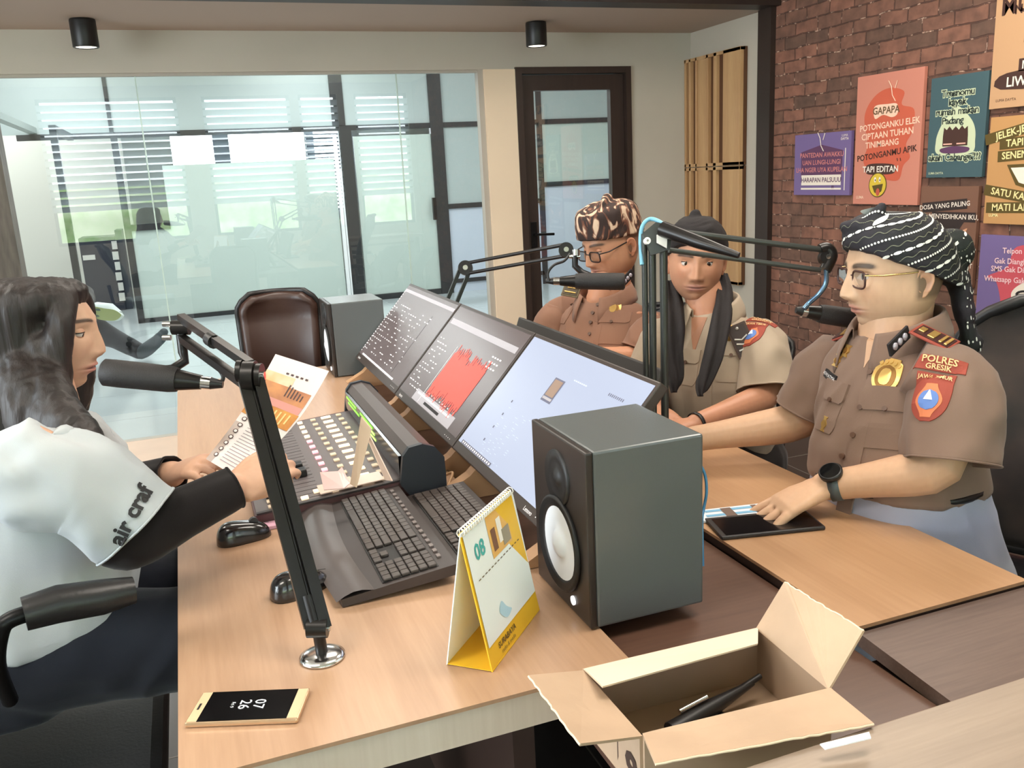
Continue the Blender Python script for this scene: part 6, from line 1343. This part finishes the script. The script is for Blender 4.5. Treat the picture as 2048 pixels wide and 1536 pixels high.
mb = MB(); c_ = wrL; wd_ = (elL-wrL).normalized(); mb.tube([c_-wd_*.004, c_+wd_*.006], [.031, .031], 24, caps=False); ws = mb.build('bracelet', black, P2.t); ws.modifiers.new('t', 'SOLIDIFY').thickness = .002
bcl = mat('black_head_cloth', (27, 21, 22), .85, bump=.2, bscale=250)
cs = []
for v in np.linspace(0, 1, 9):
    zf = .052+.075*v; zb = -.045+.165*v; k_ = math.sqrt(max(0, 1-(v*.93)**2.6)); cs.append(((0, -.012*(1-v), (zf+zb)/2), (.088*k_+.002, 0, 0), (0, .108*k_+.004, (zf-zb)/2*(k_+.15))))
def knot2(mb, T): mb.sphere(T @ Vector((.01, .02, .128)), .020, 12)
hc_, hb_ = wrap(P2, 'head_cloth', cs, bcl, .005, 4, .003, (14, 14, 30), knot2, 4)
def tail(P, bvx, pts_px, wds, name='scarf_tail', m=None, seed=0, parent=None, th_=.006):
    P_ = smooth_path([at(x, y, d) for x, y, d in pts_px], 6); vs = []; N = len(P_); ml = 7
    for i, p in enumerate(P_):
        d = (P_[min(i+1, N-1)]-P_[max(i-1, 0)]).normalized(); s_ = d.cross(view).normalized() if abs(d.dot(view)) < .95 else rt; w_ = float(np.interp(i/(N-1), np.linspace(0, 1, len(wds)), wds))
        for k in range(ml): u = 2*k/(ml-1)-1; vs.append(p+s_*u*w_+view*(.010*math.cos(u*PI*1.5+i*.25)-.006*u*u+.004*noise.noise(p*20)))
    fs = [(i*ml+k, i*ml+k+1, (i+1)*ml+k+1, (i+1)*ml+k) for i in range(N-1) for k in range(ml-1)]
    mb = MB(); mb.add(vs, fs, 0, True); o = mb.build(name, m, parent); sm = o.modifiers.new('t', 'SOLIDIFY'); sm.thickness = th_; sm.offset = -1; return o
tail(P2, bv2, [(1446, 545, 2.56), (1452, 580, 2.50), (1446, 630, 2.40), (1430, 700, 2.33), (1408, 765, 2.30), (1402, 792, 2.29)], [.014, .025, .029, .025, .016, .004], 'scarf_tail', bcl, 1, hc_)
tail(P2, bv2, [(1345, 560, 2.58), (1352, 600, 2.52), (1352, 650, 2.45), (1348, 710, 2.42), (1352, 755, 2.40), (1350, 785, 2.40)], [.012, .024, .028, .024, .018, .006], 'scarf_tail', bcl, 2, hc_)
office_chair((1.66, 2.56, 0), ang_of((-.75, -.66)), 'black office chair behind the middle man, its back beside the brick wall', sz=.46, back_h=.34, wid=.50, backbase=.03, back_gap=.20, arms=True)

# ================================================================== THE MAN IN THE BATIK CAP
tex_r = fabric('uniform_rustbrown', (150, 112, 92), (136, 100, 82))
P1 = Person('person in brown uniform and brown batik cap looking down through glasses', (1.36, 2.75, .45), (190, 138, 108))
hc1 = at(1222, 486, 2.84); f1 = Vector((-.975, -.22, 0))
P1.head(hc1, f1, pitch=.24, roll=.0, wide=1.08, plump=.8, nose=1.1, stubble=.1, must=.35, lips=(.38, .15, .12), lid=(-.02, -.50), gaze=(0, -.5), brow_tint=(.05, .035, .028), browth=.9)
A1, B1 = at(1138, 615, 3.00), at(1290, 625, 2.80); L1 = A1-B1; L1.z = 0; L1.normalize(); D1 = Vector((L1.y, -L1.x, 0)); D1 = D1 if D1.x < 0 else -D1
mid1 = (A1+B1)/2+Vector((0, 0, .0)); pel1 = mid1+Vector((.05, .03, 0)); pel1.z = .57; up1 = mid1-pel1
sec1 = lambda t_, wl, wd, fwd=0: (pel1+up1*t_+D1*fwd, L1*wl, D1*wd)
SA, SB = mid1+L1*.185, mid1-L1*.185
elA, wrA = at(1098, 690, 3.02), at(1165, 700, 2.80); elB, wrB = at(1285, 722, 2.76), at(1190, 712, 2.66)
b1_ = MB(); loft(b1_, [sec1(-.1, .14, .11), sec1(.4, .16, .13, .02), sec1(.8, .15, .10), sec1(1.0, .14, .06), sec1(1.1, .06, .05)])
limb(b1_, [mid1+Vector((0, 0, -.05)), mid1.lerp(hc1, .45)-D1*.01, hc1-D1*.02+Vector((0, 0, -.04))], [.075, .068, .062], 22)
limb(b1_, [hc1+D1*.045+Vector((0, 0, -.100)), hc1+D1*.01+Vector((0, 0, -.10)), mid1+D1*.03+Vector((0, 0, .03))], [.030, .048, .05], 18)
limb(b1_, [SA+Vector((0, 0, -.05)), elA, wrA], [.055, .046, .030]); limb(b1_, [SB+Vector((0, 0, -.05)), elB, wrB], [.055, .046, .030])
kn1 = [pel1+Vector((-.24, 0, 0))-L1*.10, pel1+Vector((-.24, 0, 0))+L1*.10]
for s_, k_ in zip((-1, 1), kn1): limb(b1_, [pel1+L1*.09*s_, k_, k_+Vector((-.0, 0, -.40))], [.085, .06, .045])
hand(b1_, wrA, Vector((-.3, -1, -.1)), (-.2, 0, 1), -1, curls=(.5, .5, .5, .5)); hand(b1_, wrB, Vector((-1, .3, -.05)), (0, 0, 1), 1, curls=(.5, .5, .5, .5))
P1.add_body(b1_, .004, 3); P1.finish()
sh = MB(); loft(sh, [sec1(-.0, .20, .17, .03), sec1(.25, .215, .205, .05), sec1(.5, .205, .19, .04), sec1(.75, .19, .145, .015), sec1(.93, .17, .11), sec1(1.03, .12, .085), sec1(1.10, .068, .062)])
so1, bv1 = cloth('uniform_shirt', sh, tex_r, P1.t, .006, 5, .009, (7, 7, 3.2), 23)
sl5, bs5 = sleeve('sleeve', [SA-L1*.05, SA+Vector((0, 0, -.04)), SA.lerp(elA, .5), SA.lerp(elA, .88)], [.05, .072, .074, .074, .078], tex_r, so1, .007, 12)
sl6, bs6 = sleeve('sleeve', [SB+L1*.04+Vector((0, 0, -.03)), SB-L1*.015+Vector((0, 0, -.06)), SB.lerp(elB, .5)-L1*.01, SB.lerp(elB, .80)], [.035, .056, .066, .070, .076], tex_r, so1, .007, 16)
collar(so1, mid1+Vector((0, 0, .045)), D1, .076, tex_r, .034, .05, 1.05, gap=.4, pts_len=.028)
T = dframe(bv1, 1195, 650); mb = MB(); patch(mb, bv1, T, .017, .19, .0028, 0, None, 4, 24, cy=-.02); pl1 = mb.build('button_placket', tex_r, so1)
for (px, py) in ((1196, 610), (1186, 626), (1182, 645), (1180, 668)):
    mb = MB(); patch(mb, bv1, dframe(bv1, px, py), .006, .006, .0055, 0, circ, 6, 6); mb.build('button', bt, pl1)
seal(so1, bv1, dframe(bv1, 1226, 616, -.1), 1.0); pocket(so1, bv1, dframe(bv1, 1222, 655), tex_r, .055, .055, .022); pocket(so1, bv1, dframe(bv1, 1138, 618), tex_r, .040, .055, .022)
mb = MB()
for k in range(4): patch(mb, bv1, dframe(bv1, 1206+k*7, 630+k*2), .007, .007, .004, 0, circ, 5, 5)
mb.build('red_star_pins', mat('pin_red', (190, 80, 50), .4, metal=.3), so1)
epaulette(so1, at(1145, 576, 2.90), (at(1150, 560, 2.90)-at(1138, 592, 2.88)), (-.5, -.6, .6), .06, .07, mat('board_olive', (92, 78, 50), .6), mat('board_olive_dark', (70, 58, 40), .5), [(.0, -.012, .005, .008), (.0, .006, .005, .008), (-.02, 0, .002, .02)])
T = frame(at(1254, 556, 2.70), at(1264, 542, 2.71)-at(1242, 566, 2.69), (0, 0, 1)); mb = MB(); mb.box((-.028, -.013, -.002), (.028, .013, .003), 0, T=T, bev=.001)
for k in range(3): mb.sphere((-.014+.014*k, 0, .004), .0065, 10, 1, T=T, scale=(1, 1.1, .5))
mb.build('collar_tab', [blk, MATS['silver_braid']], so1)
T = dframe(bs6, 1310, 590) if False else None
tr = MB(); tbn = fabric('trousers_brown', (96, 74, 62), (86, 66, 56)); loft(tr, [sec1(-.2, .16, .14), sec1(.0, .19, .15), sec1(.05, .19, .15)])
for s_, k_ in zip((-1, 1), kn1): limb(tr, [pel1+L1*.09*s_, k_, k_+Vector((0, 0, -.42))], [.10, .075, .058])
cloth('trousers', tr, tbn, P1.t, .009, 6, .005, (6, 6, 6), 5)
for s_, k_ in zip((-1, 1), kn1):
    mb = MB(); q = k_+Vector((0, 0, -.42)); q.z = .045; limb(mb, [q, q+Vector((-.10, 0, 0)), q+Vector((-.17, 0, -.01))], [.042, .040, .030]); mb.build('shoe', leath, P1.t)
glasses(P1, mat('rim_black', (34, 26, 26), .3), MATS['rim_black'], .024, .016, .0022, drop=.008, out=.004)
def batikmat():
    m = mat('brown_batik', (44, 26, 20), .75, rgb2=(206, 178, 152), vscale=26, stretch=(1, 1, .45), detail=2, bump=.15, bscale=200); r = [n for n in m.node_tree.nodes if n.type == 'VALTORGB'][0]
    r.color_ramp.elements[0].position = .46; r.color_ramp.elements[1].position = .60; e = r.color_ramp.elements.new(.53); e.color = lin((112, 66, 46))+(1,)
    n = [n for n in m.node_tree.nodes if n.type == 'TEX_NOISE'][0]; n.inputs['Distortion'].default_value = 2.0; return m
cs = []
for v in np.linspace(0, 1, 10):
    zf = .040+.100*v; zb = .012+.118*v; k_ = (1-(v*.96)**9)**.5; cs.append(((0, -.006, (zf+zb)/2), (.0905*1.03*(.80+.20*(1-v)**.3*1)*k_+.002, 0, 0), (0, .112*(.84+.16*(1-v)**.5)*k_+.004, (zf-zb)/2*(k_+.1))))
def knot1(mb, T): limb(mb, [T @ Vector(v) for v in ((.0, -.10, .04), (.0, -.125, .01), (.01, -.145, -.03), (.01, -.155, -.06))], [.030, .016, .018, .006], 12, flat=.6); limb(mb, [T @ Vector(v) for v in ((.04, -.05, .13), (.0, -.03, .145), (-.04, .03, .14))], [.010, .018, .010], 12)
wrap(P1, 'batik_cap', cs, batikmat(), .005, 3, .003, (14, 14, 8), knot1, 8)
office_chair((1.78, 3.2, 0), ang_of((-.85, -.5)), 'black office chair mostly hidden behind the man in the batik cap', sz=.46, back_h=.34, wid=.48, backbase=.03, back_gap=.20, arms=False)

# ================================================================== THE PRESENTER (woman, left)
PW = Person('long haired person in white t-shirt over black sleeves holding a flyer', (-.33, 1.65, .45), (206, 166, 140))
hcw_ = at(79, 662, 1.60); fwm = Vector((.984, -.175, 0))
PW.head(hcw_, fwm, pitch=.07, crown=.74, roll=0, wide=.95, plump=.35, nose=.80, lips=(.50, .20, .18), lid=(.10, -.45), gaze=(0, -.35), hairmask=False, jaw=1.1, browth=.7)
NS, FS = at(60, 905, 1.36), at(150, 868, 1.72); LW = (NS-FS); LW.z = 0; LW.normalize(); DW = Vector((-LW.y, LW.x, 0)); DW = DW if DW.x > 0 else -DW
midw = (NS+FS)/2; pelw = at(40, 1262, 1.60); upw = midw-pelw
secw = lambda t_, wl, wd, fwd=0: (pelw+upw*t_+DW*fwd, LW*wl, DW*wd)
elN2, wrN2 = at(262, 1072, 1.42), at(468, 975, 1.52); elF2, wrF2 = at(215, 985, 1.78), at(345, 948, 1.68)
bw = MB(); loft(bw, [secw(-.1, .12, .09), secw(.4, .10, .08), secw(.8, .12, .09), secw(1.0, .12, .06), secw(1.1, .05, .05)])
limb(bw, [midw+Vector((0, 0, -.05)), midw.lerp(hcw_, .5), hcw_-fwm*.02+Vector((0, 0, -.05))], [.058, .048, .048], 22)
limb(bw, [NS, elN2, wrN2], [.046, .038, .026]); limb(bw, [FS, elF2, wrF2], [.046, .038, .026])
knw = [Vector((.20, pelw.y-.10, .60)), Vector((.20, pelw.y+.10, .60))]
for s_, k_ in zip((1, -1), knw): limb(bw, [pelw+LW*.08*s_, k_, k_+Vector((-.03, 0, -.44))], [.08, .055, .04])
hand(bw, wrN2, at(528, 940, 1.56)-wrN2, (.1, -.75, .65), 1, curls=(.75, .8, .85, .9), spread=.04, thumb=(.15, .1), s=.92, base=.2)
hand(bw, wrF2, at(412, 925, 1.62)-wrF2, (0, -.35, .9), -1, curls=(.7, .75, .8, .85), spread=.04, thumb=(.3, .3), s=.92, base=.2)
PW.add_body(bw, .0036, 3); PW.finish()
wh = fabric('white_cotton', (186, 191, 194), (174, 181, 186)); bsl = fabric('black_knit', (30, 25, 26), (24, 21, 22))
sh = MB(); loft(sh, [secw(.07, .19, .160, .03), secw(.14, .19, .160, .03), secw(.3, .175, .155, .03), secw(.55, .175, .150, .03), secw(.78, .175, .135, .01), secw(.93, .155, .10), secw(1.03, .10, .075), secw(1.08, .062, .055)])
sw, bvw = cloth('white_tshirt', sh, wh, PW.t, .006, 5, .013, (6, 6, 4), 33)
sl7, bs7 = sleeve('sleeve', [NS-LW*.06+Vector((0, 0, -.01)), NS+Vector((.0, 0, -.035)), NS.lerp(elN2, .5)+Vector((.01, 0, .01)), NS.lerp(elN2, .97)+Vector((.012, 0, .012))], [.05, .078, .080, .078, .078], wh, sw, .012, 3)
sl8, bs8 = sleeve('sleeve', [FS+LW*.06+Vector((0, 0, -.01)), FS+Vector((0, 0, -.03)), FS.lerp(elF2, .5), FS.lerp(elF2, .95)], [.05, .07, .072, .070, .070], wh, sw, .008, 7)
sleeve('black_undersleeve', [NS.lerp(elN2, .7), elN2+Vector((-.005, 0, -.005)), elN2.lerp(wrN2, .5), wrN2], [.052, .050, .046, .042, .036], bsl, PW.t, .003, 5); sleeve('black_undersleeve', [FS.lerp(elF2, .7), elF2, elF2.lerp(wrF2, .5), wrF2], [.05, .048, .044, .040, .034], bsl, PW.t, .003, 9)
T = dframe(bs7, 262, 1030, .95); mb = MB(); ctext(mb, bs7, T, 'air craf', .034, .003, 0, bold=.035); mb.build('sleeve_lettering', mat('ink_tshirt', (34, 34, 36), .7), sl7)
tr = MB(); jm = fabric('dark_jeans', (34, 38, 48), (26, 30, 40)); loft(tr, [secw(-.32, .17, .15), secw(-.1, .185, .155), secw(.0, .18, .15)])
for s_, k_ in zip((1, -1), knw): limb(tr, [pelw+LW*.09*s_+Vector((0, 0, .0)), k_, k_+Vector((-.03, 0, -.46))], [.105, .082, .058])
cloth('jeans', tr, jm, PW.t, .008, 6, .006, (7, 7, 7), 19)
for s_, k_ in zip((1, -1), knw):
    mb = MB(); q = k_+Vector((-.03, 0, -.46)); q.z = .045; limb(mb, [q, q+Vector((.10, 0, 0)), q+Vector((.16, 0, -.01))], [.038, .036, .028]); mb.build('shoe', leath, PW.t)
hair = mat('dark_hair', (24, 18, 17), .55, rgb2=(36, 26, 23), vscale=60, stretch=(1, 1, .05), bump=.35, bscale=160)
T = PW.HT; hb = MB(); q = lambda x, y, z: T @ Vector((x, y, z))
X3, Y3, Z3 = [T.to_3x3() @ Vector(v) for v in ((1, 0, 0), (0, 1, 0), (0, 0, 1))]
loft(hb, [(q(0, .0, .096), X3*.030, Y3*.040), (q(0, -.002, .092), X3*.060, Y3*.072), (q(0, -.006, .078), X3*.082, Y3*.094), (q(0, -.016, .055), X3*.091, Y3*.100), (q(0, -.034, .03), X3*.094, Y3*.090), (q(0, -.042, -.03), X3*.095, Y3*.086), (q(0, -.046, -.09), X3*.094, Y3*.080), (q(0, -.046, -.14), X3*.102, Y3*.092), (q(0, -.052, -.19), X3*.108, Y3*.095), (q(0, -.07, -.25), X3*.10, Y3*.08)], 36, .95)
for sd in (1, -1): limb(hb, [q(sd*.026, .056, .073), q(sd*.052, .064, .052), q(sd*.069, .060, .025), q(sd*.076, .050, -.02), q(sd*.076, .042, -.075), q(sd*.078, .030, -.13), q(sd*.075, .0, -.18)], [.020, .021, .023, .026, .030, .036, .040], 14)
lk = [at(104, 822, 1.49), at(158, 868, 1.42), at(200, 918, 1.375), at(232, 960, 1.36), at(262, 985, 1.36)]
limb(hb, [q(.066, .020, -.02), q(.076, .016, -.08), q(.084, .010, -.13)]+lk, [.030, .036, .042, .042, .034, .022, .012, .003], 18)
limb(hb, [q(.070, -.01, -.06), at(70, 800, 1.50), at(66, 850, 1.50)], [.045, .050, .046], 16); limb(hb, [q(.075, .02, -.05), at(112, 800, 1.49), at(128, 848, 1.45)], [.032, .036, .034], 16)
cloth('long_hair', hb, hair, PW.t, .0045, 8, .0035, (40, 40, 5), 41, ridge=True)
# her chair: padded arm with a bent steel tube, dark seat
t = office_chair((pelw.x-.02, pelw.y+.02, 0), ang_of((1, 0)), 'black office chair the white shirted woman sits on', sz=.44, back_h=.48, wid=.52, arms=False, backbase=.05, back_gap=.27)
mb = MB(); a_, b__ = at(48, 1228, 1.22), at(268, 1180, 1.30); mb.tube([a_, a_.lerp(b__, .3)+Vector((0, 0, .004)), a_.lerp(b__, .7), b__], [.024, .027, .026, .020], 16, flat=1.0); ar = mb.build('armrest', leath, t)
mb = MB(); mb.tube(smooth_path([a_+(b__-a_)*.05, at(20, 1240, 1.21), at(2, 1262, 1.21), at(-6, 1330, 1.25), at(20, 1400, 1.35)], 6), .012, 12); mb.build('arm_tube', blackm, ar)

# ================================================================== PEOPLE IN THE LOBBY
PL = Person('seated person beyond the glass in black trousers, one sneaker sole towards the room', (-.75, 7.3, .4), (180, 130, 100))
hl = at(30, 625, 7.9); PL.head(hl, Vector((.9, -.4, 0)), wide=1.0)
bl = MB(); pl_ = at(50, 715, 8.0); ml_ = at(30, 665, 8.0)
loft(bl, [(pl_+Vector((0, 0, -.1)), Vector((.0, .14, 0)), Vector((.10, 0, 0))), (ml_, Vector((0, .17, 0)), Vector((.09, 0, 0)))]); limb(bl, [ml_, hl], [.07, .055])
PL.add_body(bl, .012, 2); PL.finish()
bt_ = fabric('lobby_black_trousers', (18, 19, 22), (14, 15, 18))
tr = MB(); limb(tr, [pl_+Vector((0, 0, -.02)), at(160, 592, 7.1), at(172, 618, 6.5)], [.12, .11, .06]); limb(tr, [pl_+Vector((.0, .1, -.04)), at(170, 650, 7.2), at(278, 702, 7.6)], [.12, .11, .07]); cloth('trousers', tr, bt_, PL.t, .012, 5, .01, (4, 4, 4), 3)
sh = MB(); loft(sh, [(pl_+Vector((0, 0, -.05)), Vector((.0, .17, 0)), Vector((.13, 0, 0))), (ml_+Vector((0, 0, .02)), Vector((0, .20, 0)), Vector((.12, 0, 0)))]); cloth('shirt', sh, fabric('lobby_grey_shirt', (60, 62, 70)), PL.t, .012, 5, .01, (4, 4, 4), 6)
T = frame(at(206, 628, 6.35), rt-up*.10, up); mb = MB()
pts = [(-.150, .0), (-.13, .035), (-.06, .046), (.03, .040), (.10, .036), (.148, .012), (.150, -.008), (.11, -.040), (.02, -.046), (-.08, -.030), (-.135, -.022)]
blob(mb, pts, T, .045, 1); n_ = len(mb.v)
mb.tube([T @ Vector((-.13, .01, .0)), T @ Vector((-.05, .03, -.02)), T @ Vector((.04, .03, -.02)), T @ Vector((.12, .0, .0))], [.035, .055, .055, .035], 16, 0, flat=1.0)
vs0 = list(mb.v[:n_]); k = len(vs0); mb.v += [tuple((T.inverted() @ Vector(v)).xy.to_3d() @ T.to_3x3().transposed()+T.translation) for v in vs0]; mb.f += [(i, (i+1) % k, len(mb.v)-k+(i+1) % k, len(mb.v)-k+i) for i in range(k)]; mb.m += [2]*k; mb.sm += [False]*k
sn_ = mb.build('sneaker', [mat('sneaker_grey', (196, 206, 204), .6), mat('sole_green', (146, 158, 104), .6), mat('sole_edge', (206, 216, 208), .5)], PL.t)
mb = MB(); blob(mb, [(-.12, .005), (-.06, -.002), (0, -.02), (-.05, -.028), (-.11, -.012)], T, .047, 0); blob(mb, [(-.05, .03), (-.01, .034), (.0, .02), (-.03, .018)], T, .047, 0); mb.build('sole_marks', mat('sole_dark', (70, 92, 84), .6), sn_)
mb = MB(); limb(mb, [at(282, 706, 7.6), at(292, 700, 7.5), at(322, 676, 7.45), at(328, 664, 7.45)], [.055, .060, .050, .035]); mb.build('shoe', mat('shoe_charcoal', (58, 66, 70), .6), PL.t)
PR_ = Person('small figure in a lilac shirt at the far left edge beyond the glass', (-1.55, 8.0, .3), (190, 140, 120))
hr = at(2, 528, 8.0); PR_.head(hr, Vector((.8, -.5, 0)), wide=1.0); bl = MB(); limb(bl, [hr, hr+Vector((-.02, 0, -.25)), hr+Vector((-.02, 0, -.7))], [.055, .10, .12]); PR_.add_body(bl, .012, 2); PR_.finish()
sh = MB(); limb(sh, [hr+Vector((-.02, 0, -.24)), hr+Vector((-.04, 0, -.7))], [.13, .17]); limb(sh, [hr+Vector((.05, -.1, -.22)), hr+Vector((.18, -.16, -.42))], [.07, .06]); cloth('shirt', sh, fabric('lilac_shirt', (120, 116, 170)), PR_.t, .012, 5, .01, (5, 5, 5), 2)
